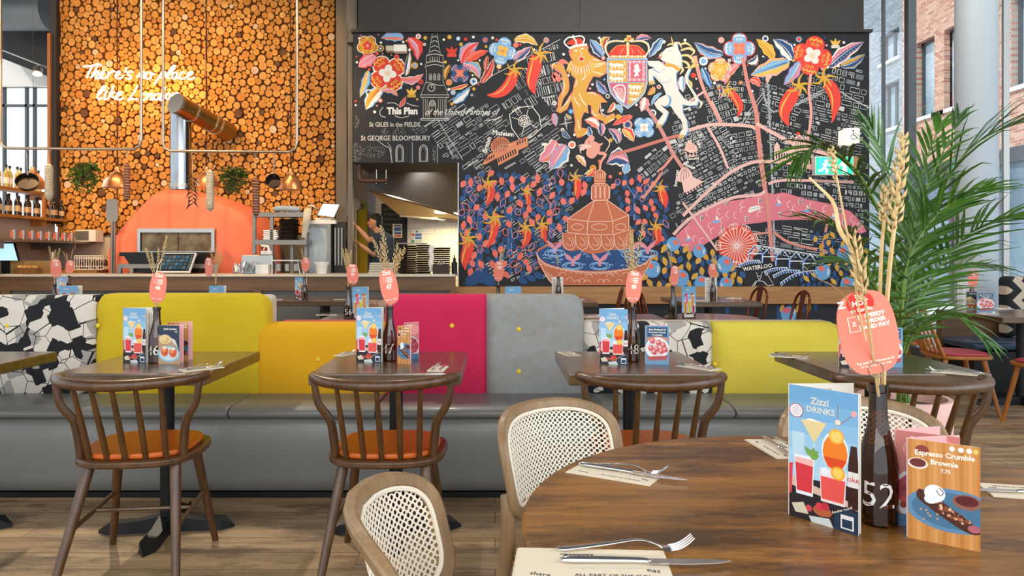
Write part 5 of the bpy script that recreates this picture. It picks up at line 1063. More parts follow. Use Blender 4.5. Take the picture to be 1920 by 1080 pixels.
# ---- banquette
bq = thing('banquette', 'long banquette with grey leather seat and a row of backs in different fabrics', 'bench', (-.7, 3.6, 0))
XL, XR = -3.7, 1.93
def profx(pts, x0, x1): return MB().prism(pts, x0, x1, 'x')
base = [(3.52, .03), (3.46, .05), (3.425, .12), (3.415, .3), (3.42, .385), (3.44, .41), (3.9, .41), (3.9, .03)]
profx(base, XL, XR).build('base', M['leather'], bq, True, ang=.9)
MB().box(XL, XR, 3.5, 3.9, 0, .03).build('plinth', M['black'], bq, True)
seams = [XL, -2.62, -1.32, -.59, .488, 1.19, XR]
for a, b in zip(seams, seams[1:]):
    m = profx([(3.44, .412), (3.415, .43), (3.415, .45), (3.44, .468), (3.5, .474), (3.78, .474), (3.78, .412)], a+.003, b-.003); m.build('seat_cushion', M['leather'], bq, True, bevel=.012, seg=3, ang=.9)
def panel(x0, x1, z, mat, rl=.0, rr=.0, btn=(), back='ltfab'):
    """a padded back: soft grid face with dimples at its buttons, rounded top corners"""
    NX, NZ = 22, 14; y0 = 3.765; z0 = .45; mb = MB(); vs = []
    def top(x):
        t = z
        if rl and x < x0+rl: t -= rl-math.sqrt(max(rl*rl-(x0+rl-x)**2, 0))
        if rr and x > x1-rr: t -= rr-math.sqrt(max(rr*rr-(x-x1+rr)**2, 0))
        return t
    xs = [x0+(x1-x0)*(.5-.5*math.cos(PI*i/NX)) for i in range(NX+1)]
    for j in range(NZ+1):
        f = .5-.5*math.cos(PI*j/NZ)
        for x in xs:
            zz_ = z0+(top(x)-z0)*f; ex = min((x-x0), (x1-x), .05)/.05; ez = min(top(x)-zz_, .06)/.06
            y = y0+.035*(1-ex)**2+.045*(1-ez)**2
            for bx, bz in btn: y += .022*math.exp(-((x-bx)**2+(zz_-bz)**2)/.0035)
            vs.append((x, y, zz_))
    n = NX+1; fs = [(j*n+i, j*n+i+1, (j+1)*n+i+1, (j+1)*n+i) for j in range(NZ) for i in range(NX)]
    o = len(vs); vs += [(x, 3.9, top(x)) for x in xs]+[(x, 3.9, z0) for x in xs]
    fs += [(NZ*n+i, NZ*n+i+1, o+i+1, o+i) for i in range(NX)]+[(o+i, o+i+1, o+n+i+1, o+n+i) for i in range(NX)]+[(i+1, i, o+n+i, o+n+i+1) for i in range(NX)]
    for s, k in ((0, 0), (NX, NX)): fs.append(tuple([j*n+k for j in range(NZ+1)]+[o+k, o+n+k]))
    mb.add(vs, fs); q = mb.build('back_cushion', M[mat], bq, True, ang=1.0)
    for bx, bz in btn: 
        b_ = MB().ball((0, 0, 0), .013, .008, .013); o2 = b_.build('button', M['button'], None); o2.parent = q; o2.location = Vector((bx, y0+.017, bz))-MATW[bq.name].translation
for a in (((-3.7, -2.186, 1.005, 'geo'), dict(btn=[(-2.66, .84), (-3.2, .84)])), ((-2.186, -1.25, 1.013, 'lime'), dict(rl=.06, rr=.085, btn=[(-2.165, .84)])), ((-1.318, -.59, .852, 'mustard'), dict(rl=.08, btn=[(-.965, .655)])),
          ((-.60, -.047, 1.008, 'pink'), dict(rl=.06, btn=[(-.235, .84)])), ((-.047, .488, 1.008, 'grey'), dict(rr=.07, btn=[(.13, .82), (.13, .59)])), ((.488, 1.19, .855, 'geo'), {}), ((1.19, 1.93, .855, 'yellow'), dict(rl=.03, rr=.1, btn=[(1.20, .63)]))): panel(*a[0], **a[1])
bk = thing('rear_banquette', 'back to back banquette behind the front one, only its tops showing', 'bench', (-.7, 4.3, 0))
for x0, x1, z, mt in ((-3.7, -2.186, .995, 'ltfab'), (-2.18, -1.26, .998, 'ltfab'), (-1.25, -.6, .85, 'redfab'), (-.59, .488, .998, 'ltfab'), (.49, 1.93, .85, 'ltfab')):
    MB().box(x0+.01, x1-.01, 3.905, 4.06, .45, z).build('back_cushion', M[mt], bk, True, bevel=.03, seg=3)
MB().box(XL, XR, 3.905, 4.45, .03, .46).build('base', M['leather'], bk, True, bevel=.02)
# ---- copper bent metal chairs
def copper_chair():
    t = thing('metal_chair', 'x', 'chair', group='copper metal chairs by the painted wall'); c = M['rust']
    MB().prism(rsq(.18, .18, 28, 4), .44, .452).build('seat', c, t, bevel=.004)
    MB().tube(catmull([(-.17, -.15, .45), (-.185, -.2, .65), (-.15, -.235, .8), (0, -.25, .86), (.15, -.235, .8), (.185, -.2, .65), (.17, -.15, .45)], 6), .013, 8).build('back_hoop', c, t)
    MB().add([(-.035, -.17, .45), (.035, -.17, .45), (.055, -.247, .855), (-.055, -.247, .855), (-.035, -.16, .45), (.035, -.16, .45), (.055, -.237, .855), (-.055, -.237, .855)], [(0, 1, 2, 3), (7, 6, 5, 4), (0, 4, 5, 1), (1, 5, 6, 2), (2, 6, 7, 3), (3, 7, 4, 0)]).build('back_slat', c, t)
    for sx in (-1, 1):
        for sy in (-1, 1): MB().tube([(sx*.165, sy*.16, .44), (sx*.21, sy*.21, 0)], [.016, .013], 8).build('leg', c, t)
    return t
M['rust'] = mk('copper_paint', '6b3014', .35, .6)
cc = copper_chair(); cc.location = (1.19, 7.85, 0); cc.rotation_euler.z = 1.45; cc['label'] = 'copper metal chair left of the oak ledge gap, farther of the pair'
cc['label'] = 'copper metal chair by the fountain table, farther of its pair'
dup(cc, (1.19, 7.3, 0), 1.55, 'copper metal chair by the fountain table, nearer of its pair'); dup(cc, (1.76, 7.85, 0), -1.6, 'copper metal chair left of the table under the wheel, farther of its pair'); dup(cc, (1.76, 7.3, 0), -1.57, 'copper metal chair left of the table under the wheel, nearer of its pair')
dup(cc, (2.80, 7.9, 0), 1.7, 'copper metal chair right of the table under the wheel, farther of its pair'); dup(cc, (2.92, 7.1, 0), 1.55, 'copper metal chair right of the table under the wheel, nearer of its pair')
t = thing('tub_chair', 'small upholstered tub chair with mottled brown pattern behind table 56', 'chair', W(714, 600, 6.6)*1)
t.location.z = 0; MATW[t.name] = Matrix.Translation(t.location)
MB().tube(catmull([(-.28, .25, .68), (-.27, 0, .74), (-.15, -.2, .77), (.15, -.2, .77), (.27, 0, .74), (.28, .25, .68)], 5), .045, 10).build('backrest', M['mottle'] if 'mottle' in M else mk('mottled_fabric', '8a5a48', .9, c2='d0b090', ns=14), t)
MB().prism(rsq(.27, .27), .3, .45).build('seat', M['redfab'], t, bevel=.02); 
for sx in (-1, 1):
    for sy in (-1, 1): MB().tube([(sx*.2, sy*.2, .3), (sx*.22, sy*.22, 0)], .015, 8).build('leg', M['black'], t)
# ---- honey spindle chairs with red seats
def honey():
    t = thing('honey_spindle_chair', 'x', 'chair', group='honey wood chairs with red seats'); w = M['honey']
    MB().prism(rsq(.225, .22), .432, .458).build('seat', w, t, bevel=.007); MB().prism(rsq(.2, .19), .458, .476).build('seat_pad', M['redv'], t, bevel=.007)
    P = [(-.2, -.30, .8), (-.1, -.325, .812), (0, -.335, .815), (.1, -.325, .812), (.2, -.30, .8)]
    MB().tube(catmull(P, 5), .019, 10, flat=.6).build('top_rail', w, t)
    for i in range(-3, 4): MB().tube([(i*.056, -.19+abs(i)*.008, .45), (i*.062, -.33+abs(i)*.009, .805)], [.0105, .0085], 8).build('spindle', w, t)
    for s in (-1, 1):
        MB().tube([(s*.195, -.16, .45), (s*.2, -.30, .8)], [.013, .011], 8).build('back_post', w, t)
        MB().tube([(s*.15, -.13, .435), (s*.2, -.24, 0)], [.019, .013], 10).build('rear_leg', w, t); MB().tube([(s*.15, .13, .435), (s*.2, .22, 0)], [.019, .013], 10).build('front_leg', w, t)
    MB().tube([(-.17, 0, .2), (.17, 0, .2)], .009, 8).build('stretcher', w, t)
    return t
hc = honey(); hc.location = (3.62, 5.45, 0); hc.rotation_euler.z = -1.75; hc['label'] = 'honey wood spindle chair with red seat right of the palm, seen side on'
dup(hc, (3.72, 6.35, 0), -1.6, 'honey wood spindle chair half hidden behind the palm leaves'); dup(hc, (3.95, 4.9, 0), .05, 'honey wood spindle chair cut by the right edge')
rtb = dup(T46, (4.35, 5.72, 0), 0, 'table by the window at right with a pale oak edge', G3, (1.5, 1.25, 1)); rtb.pop('group') if 'group' in rtb else None
# ---- window bench
t = thing('window_bench', 'navy window bench with wood panel and zigzag back cushion at far right', 'bench', (4.8, 6.3, 0))
MB().box(4.25, 5.1, 6.14, 6.6, .38, .46).build('seat_cushion', M['navyv'], t, True, bevel=.03, seg=3); MB().box(4.25, 5.1, 6.15, 6.6, 0, .37).build('base', M['black'], t, True)
MB().box(4.25, 5.1, 6.6, 6.68, .0, .68).build('wood_panel', M['barw'], t, True); MB().box(4.76, 5.12, 6.42, 6.58, .46, 1.03).build('back_cushion', M['zig'], t, True, bevel=.04, seg=3)
# ---- planter and palm
PX, PY = 2.23, 3.78
t = thing('planter', 'large round pink plant pot holding the palm', 'planter', (PX, PY, 0))
MB().lathe([(.16, 0), (.19, .03), (.225, .25), (.232, .44), (.228, .455), (.205, .455), (.2, .40), (0, .395)], n=40).build('pot', M['terr'], t); MB().lathe([(0, .405), (.203, .40)], n=30).build('soil', M['soil'], t)
pl = thing('palm', 'tall kentia palm with long arching green fronds', 'plant', (PX, PY, .4))
def frond(base, pts, n, ll, droop=.25, w=.014, seed=0, split=(0.28, 1)):
    rg = random.Random(seed); P = catmull([base]+pts, 10); L = len(P)
    rach = MB().tube(P, [.009, .006, .003], 6).build('frond_stem', M['stemg'], pl, True)
    m = MB()
    for k in range(n):
        f = split[0]+(split[1]-split[0])*k/(n-1); i = min(int(f*(L-1)), L-2); o = P[i]; d = (P[i+1]-P[max(i-1, 0)]).normalized()
        side = d.cross(Vector((0, -.35, 1))).normalized(); up = side.cross(d).normalized()
        if up.z < 0: up = -up
        env = math.sin(PI*(.12+.8*(k/(n-1))))**.6
        for s in (-1, 1):
            a = (.95-.62*(k/(n-1))); le = ll*env*rg.uniform(.85, 1.12)
            dr = (d*math.cos(a)+side*s*math.sin(a)+up*rg.uniform(.02, .25)).normalized(); wv = (dr.cross(up)).normalized()*w
            q = []
            for j in range(6):
                u = j/5; c = o+dr*le*u-Vector((0, 0, 1))*droop*le*u*u*rg.uniform(.8, 1.2); hw = (.25+1.1*u if u < .3 else .58*(1-(u-.3)/.7)+.02)
                q += [c-wv*hw+up*.004*(1-u), c+up*-.002, c+wv*hw+up*.004*(1-u)]
            b = len(m.v); m.add(q, [(3*j, 3*j+1, 3*j+4, 3*j+3) for j in range(5)]+[(3*j+1, 3*j+2, 3*j+5, 3*j+4) for j in range(5)])
    o = m.build('leaflets', M['plant'], None, False, True, ang=1.5); o.parent = rach; o.matrix_parent_inverse = Matrix.Translation(-MATW[pl.name].translation)
    return rach
B = Vector((PX, PY, .42))
def A_(px, py, D): return W(px, py, D)
fr_ = [([A_(1690, 640, 3.78), A_(1725, 470, 3.75), A_(1800, 300, 3.6), A_(1905, 232, 3.4), A_(2000, 235, 3.3)], 24, .50), ([A_(1695, 650, 3.8), A_(1750, 520, 3.9), A_(1830, 430, 3.9), A_(1930, 400, 3.85)], 22, .42), ([A_(1685, 640, 3.7), A_(1675, 480, 3.6), A_(1620, 340, 3.45), A_(1545, 275, 3.3), A_(1490, 300, 3.2)], 24, .42),
       ([A_(1688, 640, 3.8), A_(1690, 450, 3.9), A_(1665, 320, 3.95), A_(1630, 235, 4.0)], 22, .42), ([A_(1680, 650, 3.7), A_(1640, 530, 3.5), A_(1590, 440, 3.35), A_(1520, 410, 3.2)], 20, .36), ([A_(1692, 640, 3.9), A_(1712, 460, 4.1), A_(1728, 330, 4.2), A_(1765, 230, 4.3)], 22, .42),
       ([A_(1690, 650, 3.9), A_(1720, 560, 4.1), A_(1780, 500, 4.3), A_(1870, 500, 4.4)], 20, .40), ([A_(1700, 655, 3.7), A_(1730, 610, 3.6), A_(1785, 590, 3.5), A_(1850, 640, 3.4)], 16, .24), ([A_(1678, 650, 3.8), A_(1650, 560, 3.9), A_(1610, 500, 4.0), A_(1560, 490, 4.1)], 18, .32),
       ([A_(1690, 640, 3.65), A_(1700, 500, 3.55), A_(1760, 400, 3.5), A_(1850, 350, 3.5)], 20, .40), ([A_(1684, 645, 3.9), A_(1660, 600, 4.1), A_(1630, 590, 4.2), A_(1590, 620, 4.3)], 14, .22), ([A_(1688, 640, 3.75), A_(1700, 520, 3.7), A_(1720, 400, 3.65), A_(1800, 215, 3.6)], 20, .34)]
for i, (P, n, ll) in enumerate(fr_): frond(B+Vector((.03*math.cos(i*2.3), .03*math.sin(i*2.3), 0)), P, n, ll*.95, .2+.05*(i % 3), .021, i)
# ================= TABLE PROPS =================
LAB_BOT = {}
def bottle(label, x, y, num=None, nx=0.0, z=.75):
    t = thing('wine_bottle', label, 'bottle', (x, y, z), 0, 'brown bottles used as vases')
    pr = [(0, .003), (.027, 0), (.0315, .005), (.0322, .06), (.0318, .104), (.029, .125), (.0235, .147), (.018, .168), (.0152, .19), (.0142, .23), (.017, .232), (.0172, .2445), (.0125, .245), (.0118, .2)]
    if 'bm' not in LAB_BOT:
        o = MB().lathe(pr, n=28).build('glass_body', M['bottle'], t); LAB_BOT['bm'] = o.data
    else:
        for n_, k in (('glass_body', 'bm'),): o = bpy.data.objects.new(n_, LAB_BOT[k]); COL.objects.link(o); o.parent = t
    if num:
        m = MB(); V, Fc = text_mesh(num, -.0, 0); r = .0327; a0 = math.atan2(-(y), -(x))+nx
        m.add([(r*math.cos(a0+u*.058/r), r*math.sin(a0+u*.058/r), .055+v*.062) for u, v, _ in V], Fc); m.build('painted_number', M['white'], t, smooth=False)
    return t
SKY = ['6fa6cf', '7bb0d6', '8bbbdc', '9bc6e0', 'a8cfe4', 'b2d4e6']
def panel_paint(w, h, uw, vh, flip=1):
    p = Paint(lambda u, v, k: Vector((u/uw*w, -(.0006+k)*flip, (1-v/vh)*h)), step=.00004); p.clip = (uw, vh); return p
def art_drinks(p):
    for i, c in enumerate(SKY): p.L(0); p.pg([(0, i*24), (100, i*24), (100, i*24+24), (0, i*24+24)], c)
    p.L(1); p.pg([(0, 140), (100, 132), (100, 200), (0, 200)], '2a2226'); p.pg([(0, 138), (60, 150), (100, 158), (100, 166), (60, 160), (0, 152)], 'd8b9a4')
    p.L(2); p.dot(11, 38, 11, 'a8566a'); p.L(3); p.dot(11, 38, 9.8, 'e9e2e4')
    for i in range(16): p.L(4); p.dot(11+7*math.sqrt(i/16)*math.cos(i*2.4), 38+7*math.sqrt(i/16)*math.sin(i*2.4), .7, '6a5a60', n=5)
    p.L(2); p.pg([(18, 50), (56, 50), (38, 82)], 'e6cf96'); p.ln([(38, 82), (38, 118)], 1.6, 'cfe0ea', 0); p.pg([(24, 50), (32, 46), (42, 48), (52, 50)], 'f4ead8'); p.ln([(72, 20), (72, 50)], 1, '9a6a50', 0); p.ln([(72, 50), (93, 31)], 1, '9a6a50', 0); p.dot(94, 29, 4.2, 'e6a8a6'); p.dot(72, 45, 4, 'f0dcc0')
    p.pg([(4, 70), (24, 70), (22, 105), (6, 105)], 'bcd6e4'); p.L(3); p.dot(68, 88, 19.5, 'dceaf0', 29); p.L(4); p.dot(68, 90, 17.5, 'ef7f22', 26); p.pg([(52, 98), (84, 98), (78, 112), (58, 112)], 'df4a20'); p.L(5); p.dot(70, 66, 11, 'f4b640'); p.L(6); p.dot(70, 66, 8, 'f9cf70')
    p.L(3); p.pg([(8, 104), (38, 104), (36, 163), (11, 163)], 'e8eef0'); p.L(4); p.pg([(9.5, 112), (36.5, 112), (34.5, 158), (12, 158)], 'd93a42'); p.pg([(9.5, 108), (36.5, 108), (36.5, 118), (9.5, 116)], 'f0b8b0')
    p.L(5)
    for a in (-.6, -.1, .5, 1.1, 2.2): p.leaf(32, 102, 32+14*math.cos(a), 98-10*math.sin(a), 3.4, 1, ('5f8a34', '7aa444'), vein=None)
    p.L(4); p.pg([(46, 116), (84, 116), (82, 165), (48, 165)], 'ecdcd8'); p.L(5); p.pg([(47.5, 128), (82.5, 128), (80, 161), (49, 161)], 'e8564e'); p.dot(54, 120, 6, 'e8eef2'); p.dot(72, 119, 10, 'f2a830'); p.L(6); p.dot(72, 119, 7.5, 'f8cc60')
    p.L(4); p.pg([(90, 75), (98, 75), (100, 100), (100, 165), (86, 165), (86, 105)], '3a1a14'); p.L(5); p.pg([(86, 112), (100, 112), (100, 134), (86, 134)], 'e4ddd8'); p.tx('oke', 93, 123, 11, 'c8323a')
    p.L(3); p.pg([(0, 120), (6, 118), (4, 165), (0, 165)], 'd9444a')
    p.L(4); p.dot(50, 180, 14, 'b8603e', 8); p.dot(46, 174, 6, 'd8404c'); p.dot(54, 172, 6, 'c8323f'); p.dot(30, 181, 5, 'd04a58'); p.pg([(4, 180), (22, 174), (30, 190), (10, 192)], 'd8cdb0'); p.pg([(30, 192), (60, 188), (66, 200), (34, 200)], 'cfd4d0')
    p.L(6); p.dot(86, 186, 19, '22364e', 19); p.pg([(67, 186), (100, 168), (100, 200), (67, 200)], '22364e'); p.L(7); p.pg([(76, 176), (94, 176), (94, 196), (76, 196)], 'e6e2dc'); p.L(8); p.pg([(78, 182), (92, 182), (92, 194), (78, 194)], '22364e'); p.tx('Another round?', 78, 170, 5, 'w', -.5)
    p.L(3); p.tx('Zizzi', 46, 20, 14, 'e2dccb', 0, .02); p.tx('DRINKS', 47, 33, 12, 'e2dccb', 0, .02)
def art_drinks2(p):
    for i, c in enumerate(SKY): p.L(0); p.pg([(0, i*34), (100, i*34), (100, i*34+34), (0, i*34+34)], c)
    p.L(1); p.pg([(0, 165), (100, 160), (100, 200), (0, 200)], '4a2a2e')
    for x, y, w, h, c in ((12, 95, 24, 80, 'e88a2a'), (40, 90, 24, 75, 'e2c630'), (62, 60, 28, 70, 'd99a60'), (22, 60, 26, 50, 'e07a9a'), (72, 120, 22, 50, 'c8323f')): p.L(2); p.pg([(x, y-8), (x+w, y-8), (x+w-3, y+h), (x+3, y+h)], 'e8f0f2'); p.L(3); p.pg([(x+2, y), (x+w-2, y), (x+w-4, y+h-3), (x+4, y+h-3)], c)
    p.L(4); p.dot(30, 52, 10, 'd8404c'); p.pg([(52, 42), (92, 40), (74, 60)], 'b8754a'); p.tx('Zizzi', 40, 20, 14, 'e2dccb', 0, .02); p.pg([(10, 178), (80, 172), (90, 190), (20, 194)], 'e4dcd0')
def art_list(p):
    p.L(0); p.pg([(0, 0), (100, 0), (100, 200), (0, 200)], 'e9e4d8'); p.L(1); rg = random.Random(3); p.tx('DRINKS', 50, 12, 9, '3a3a3a')
    for c in (8, 54):
        y = 24
        while y < 190:
            p.pg([(c, y), (c+rg.uniform(22, 38), y), (c+30, y+1.6), (c, y+1.6)], '77736c'); y += 4 if rg.random() < .8 else 9
def plate(p, x, y, rx, ry, c1='5d87a8', c2='46708f'):
    p.L(3); p.dot(x, y, rx, c1, ry, 0, 26); p.L(4); p.dot(x, y, rx*.86, c2, ry*.82, 0, 26)
def art_brownie(p):
    p.L(0); p.pg([(0, 0), (100, 0), (100, 160), (0, 160)], 'c88a48')
    for i in range(9): p.L(1); p.pg([(i*12, 0), (i*12+5, 0), (i*12+7, 160), (i*12+1, 160)], 'd2965a' if i % 2 else 'bd7c3c')
    p.L(2); p.dot(14, 38, 15, 'e6d6c4', 9); p.L(3); p.dot(14, 37, 12, '6a2a2a', 7); p.dot(20, 16, 10, '8a3a30', 8)
    for x, c in ((62, 'e8e0d8'), (74, 'f0ece4'), (85, 'e8e2da'), (94, 'd8c060')): p.dot(x, 8, 4, c)
    plate(p, 62, 105, 66, 34); p.L(5); p.pg([(12, 86), (26, 80), (96, 124), (98, 134), (76, 132), (22, 100)], '4a2318', 3); p.L(6); rg = random.Random(1)
    for i in range(46): t = rg.random(); p.dot(34+t*50+rg.uniform(-4, 4), 96+t*24+rg.uniform(-7, 6), rg.uniform(1.4, 3.2), rg.choice(['c8906a', 'a85a44', 'e0b890', '5a2a1c', '8a4a34']), n=7)
    for i in range(8): p.dot(rg.uniform(14, 50), rg.uniform(108, 126), 1.7, 'd09a70', n=6)
    p.L(7); p.dot(38, 82, 15, 'eef0f0', 14); p.dot(32, 92, 9, 'e4e8ea', 7); p.ln([(40, 76), (46, 84), (50, 78), (44, 72)], 1.2, '4a2318'); p.L(6); p.dot(82, 88, 20, '8a5a4a', 12); p.L(7); p.dot(82, 86, 16, '5a1a20', 8); p.dot(92, 127, 9, 'b0606a', 6)
    p.L(8); p.tx('Espresso Crumble', 51, 20, 11.2, 'f0e6d2', -.02, .035); p.tx('Brownie', 51, 33, 11.2, 'f0e6d2', 0, .035); p.tx('7.75', 53, 45, 8, 'f0e6d2', 0, .03)
def art_bombes(p):
    p.L(0); p.pg([(0, 0), (100, 0), (100, 160), (0, 160)], '223449'); p.L(1); p.pg([(0, 40), (60, 50), (100, 120), (100, 160), (0, 160)], 'b59478'); p.pg([(30, 40), (80, 60), (96, 100), (60, 60)], 'd8cfc0'); p.L(2); p.dot(32, 58, 28, 'e2c68c', 20); rg = random.Random(2)
    for i in range(30): p.L(3); p.dot(32+rg.uniform(-22, 22), 58+rg.uniform(-14, 14), 2.6, rg.choice(['f0dca8', 'b8803c', 'd0a050']), n=6)
    plate(p, 50, 118, 52, 34, '8fb3c4', 'c9d9de')
    for x, y in ((30, 108), (70, 112)): p.L(5); p.dot(x, y, 19, 'd9663a', 21); p.L(6); p.dot(x-4, y-6, 10, 'e8905a', 9); p.dot(x, y-15, 11, 'ead9c4', 6); p.dot(x+5, y+8, 7, 'c24a3a', 5)
    p.L(7); p.tx('Garlic Bombes', 56, 15, 10.5, 'f0e6d2', 0, .03); p.tx('7.95', 84, 27, 8, 'f0e6d2', 0, .03)
def art_croq(p):
    p.L(0); p.pg([(0, 0), (100, 0), (100, 160), (0, 160)], '6f95b4'); p.L(1); p.pg([(8, 6), (92, 6), (92, 46), (8, 46)], '2f5478'); p.dot(50, 56, 48, 'c88a74', 12); p.L(2); p.dot(50, 92, 50, 'e8e6e2', 44, 0, 26); p.L(3); p.dot(50, 90, 42, 'd8d4ce', 34, 0, 26); rg = random.Random(6)
    for x, y in ((30, 62), (56, 70), (76, 80), (24, 92), (48, 96), (68, 104), (84, 98), (38, 108)): p.L(4); p.dot(x, y, 12, 'd8666a', 13); p.L(5); p.dot(x-3, y-4, 5.5, 'f0a8a4', 6); p.dot(x+4, y+4, 3, 'a84044')
    p.L(4); p.pg([(4, 128), (96, 122), (90, 140), (20, 144)], 'b4565a'); p.L(6); p.tx('Spicy Mozzarella &', 50, 16, 9.5, 'f0e6d2', 0, .03); p.tx('Provolone Cheese', 50, 27, 9.5, 'f0e6d2', 0, .03); p.tx('Croquettes', 50, 38, 9.5, 'f0e6d2', 0, .03)
def art_pizza(p):
    p.L(0); p.pg([(0, 0), (100, 0), (100, 160), (0, 160)], 'c87a74'); p.L(1); p.dot(60, 30, 50, 'e0948c', 24); p.dot(50, 105, 60, 'd8dde0', 46); p.L(2); p.dot(50, 100, 50, 'a8404a', 36); rg = random.Random(9)
    for i in range(34): p.L(3); p.dot(50+rg.uniform(-40, 40), 100+rg.uniform(-28, 28), rg.uniform(3, 6), rg.choice(['d8707a', 'e8a8a4', '8a2a34', 'c84a54']), n=8)
    p.L(4); p.pg([(0, 140), (100, 134), (100, 160), (0, 160)], '4a7090'); p.tx('Rustica', 40, 12, 11, 'f0e6d2', 0, .03)
def art_plain(p, c='e8a8a8'): p.L(0); p.pg([(0, 0), (100, 0), (100, 160), (0, 160)], c)
ARTS = dict(drinks=(art_drinks, 200), drinks2=(art_drinks2, 200), list=(art_list, 200), brownie=(art_brownie, 160), bombes=(art_bombes, 160), croq=(art_croq, 160), pizza=(art_pizza, 160), plain=(art_plain, 160))
CM = {}
def cover(name, w, h, art, parent, rz, off=(0, 0, 0), th=.001, back=False):
    key = (w, h, art)
    if key not in CM:
        fn, vh = ARTS[art]; p = panel_paint(w, h, 100, vh); p.cc('efe9dd'); p.box(0, w, -.0005, th, 0, h); fn(p); CM[key] = p.build(name, M['print'], None, False, False); o = CM[key]
    else: o = CM[key].copy(); COL.objects.link(o)
    o.name = name; o.parent = parent; o.rotation_euler = (0, 0, rz); o.location = off; return o
def menu(label, x, y, w, h, front, back, a1, a2, group=None, z=.75, pages=None, name='menu_card'):
    t = thing(name, label, 'menu', (x, y, z), 0, group)
    cover('front_cover', w, h, front, t, a1); cover('back_cover', w, h, back, t, a2, (0, .0035, 0))
    if pages: cover('inner_page', w, h*.995, pages, t, a1+.10, (0, .0018, 0))
    return t
def tagpaddle(label, x, y, z, w, h, roll, yaw, num=None, full=False, zc=None):
    t = thing('table_tag', label, 'tag', (x, y, z), yaw, 'coral table number tags'); R = Matrix.Rotation(roll, 4, 'Y')
    pts = []
    for i in range(40):
        q = 2*PI*i/40; c, s = math.cos(q), math.sin(q); e = 2/3.0; pts.append((w/2*math.copysign(abs(c)**e, c)*(1-.06*s*(-1 if s < 0 else 1)), h/2*math.copysign(abs(s)**e, s)+h/2))
    m = MB(); m.T = R; m.prism(pts, -.0012, .0012, 'y'); m.build('paddle', M['coraltag'], t, smooth=False)
    p = Paint(lambda u, v, k: R @ Vector(((u-50)/100*w, -(.0016+k), (1-v/160)*h)), step=.00006); p.L(0)
    if full:
        p.dot(46, 22, 24, 'd8342c', 22); p.L(1); p.tx('Too', 46, 9, 10, 'f4e9da', 0, .03); p.tx('HOT', 46, 22, 13, 'f4e9da', 0, .05); p.tx('to handle', 46, 35, 10, 'f4e9da', 0, .03); p.L(0); p.tx('Z', 14, 20, 18, 'f4e9da', 0, .05)
        p.ln([(20, 46), (38, 46), (38, 74), (20, 74)], 2, 'f4e9da', 0, True); p.tx('Z', 29, 60, 10, 'f4e9da', 0, .04)
        for i, s_ in enumerate(('SPEEDY', 'ORDER', 'AND PAY')): p.tx(s_, 66, 48+i*11, 10.5, 'f4e9da', 0, .05)
        p.tx('Tap your Zizzi Rewards ID', 52, 136, 6, 'f4e9da', 0, .03); p.tx('to log in for your visit', 52, 143, 6, 'f4e9da', 0, .02)
    else:
        p.tx('Zizzi', 50, 16, 26, 'f4e9da', 0, .04)
        for i in range(3): p.pg([(44, 36+i*10), (78, 36+i*10), (74, 42+i*10), (44, 42+i*10)], 'f4e9da')
        p.ln([(26, 38), (38, 38), (38, 58), (26, 58)], 2, 'f4e9da', 0, True)
        if num: p.tx(num, 50, 82, 30, 'f4e9da', 0, .05)
        p.pg([(18, 138), (82, 138), (78, 142), (20, 142)], 'f4e9da')
    p.build('printed_lettering', M['card'], t, smooth=False)
    rm = MB(); rm.T = R; rm.tube([(.0+h*.09*math.cos(a), -.003+.0*a, h*.05+h*.09*math.sin(a)) for a in [i*2*PI/16 for i in range(16)]], .0011, 6, True); rm.build('ring', M['brass'], t)
    return t
M['coraltag'] = mk('coral_tag', 'ee7e68', .45)
WH = []
def bunch(label, x, y, z, n, hgt, spread, seed, kind=0):
    t = thing('dried_wheat_bunch', label, 'dried flowers', (x, y, z), 0, 'dried wheat bunches in bottles'); rg = random.Random(seed)
    for i in range(n):
        a = rg.uniform(0, 6.28); s = spread*rg.uniform(.3, 1); hh = hgt*rg.uniform(.7, 1.05); b = Vector((rg.uniform(-.006, .006), rg.uniform(-.006, .006), -.08)); m_ = Vector((math.cos(a)*s*.25, math.sin(a)*s*.25, hh*.45)); e = Vector((math.cos(a)*s, math.sin(a)*s, hh))
        stem_with_ear(t, [b, m_, e], .36 if kind == 0 else .5, .008 if kind == 0 else .012, rg, .0011)
    return t
def stem_with_ear(t, P, frac, er, rg, r=.0012, dens=15, world=False, sl=None):
    C_ = catmull(P, 7); st = MB().tube(C_, [r*1.3, r], 5).build('dried_stem', M['wheat'], t, world)
    m = MB(); L = len(C_); i0 = int(L*(1-frac)); seg = sum((C_[i+1]-C_[i]).length for i in range(i0, L-1)); sl = sl or seg/dens*2.2
    for k in range(dens*2):
        f = i0+(L-1-i0)*k/(dens*2); i = min(int(f), L-2); o = C_[i].lerp(C_[i+1], f-i); d = (C_[i+1]-C_[i]).normalized(); q = k*2.4+rg.uniform(-.3, .3)
        sd = d.cross(Vector((math.sin(q), math.cos(q), .3))).normalized(); env = .55+.45*math.sin(PI*min(1, k/(dens*2)+.15)); tip = o+(d*1.0+sd*.55).normalized()*sl*env; md = o.lerp(tip, .45)+sd*er*.2; pr = d.cross(sd).normalized()*er*.32*env
        m.add([o, md+pr, tip, md-pr, md+sd*er*.3, md-sd*er*.25], [(0, 1, 4), (1, 2, 4), (2, 3, 4), (3, 0, 4), (1, 0, 5), (2, 1, 5), (3, 2, 5), (0, 3, 5)])
    h = m.build('seed_head', M['wheat'], None, False, True, ang=2.5); h.parent = st
    if world: h.matrix_parent_inverse = MATW[t.name].inverted()
    return st
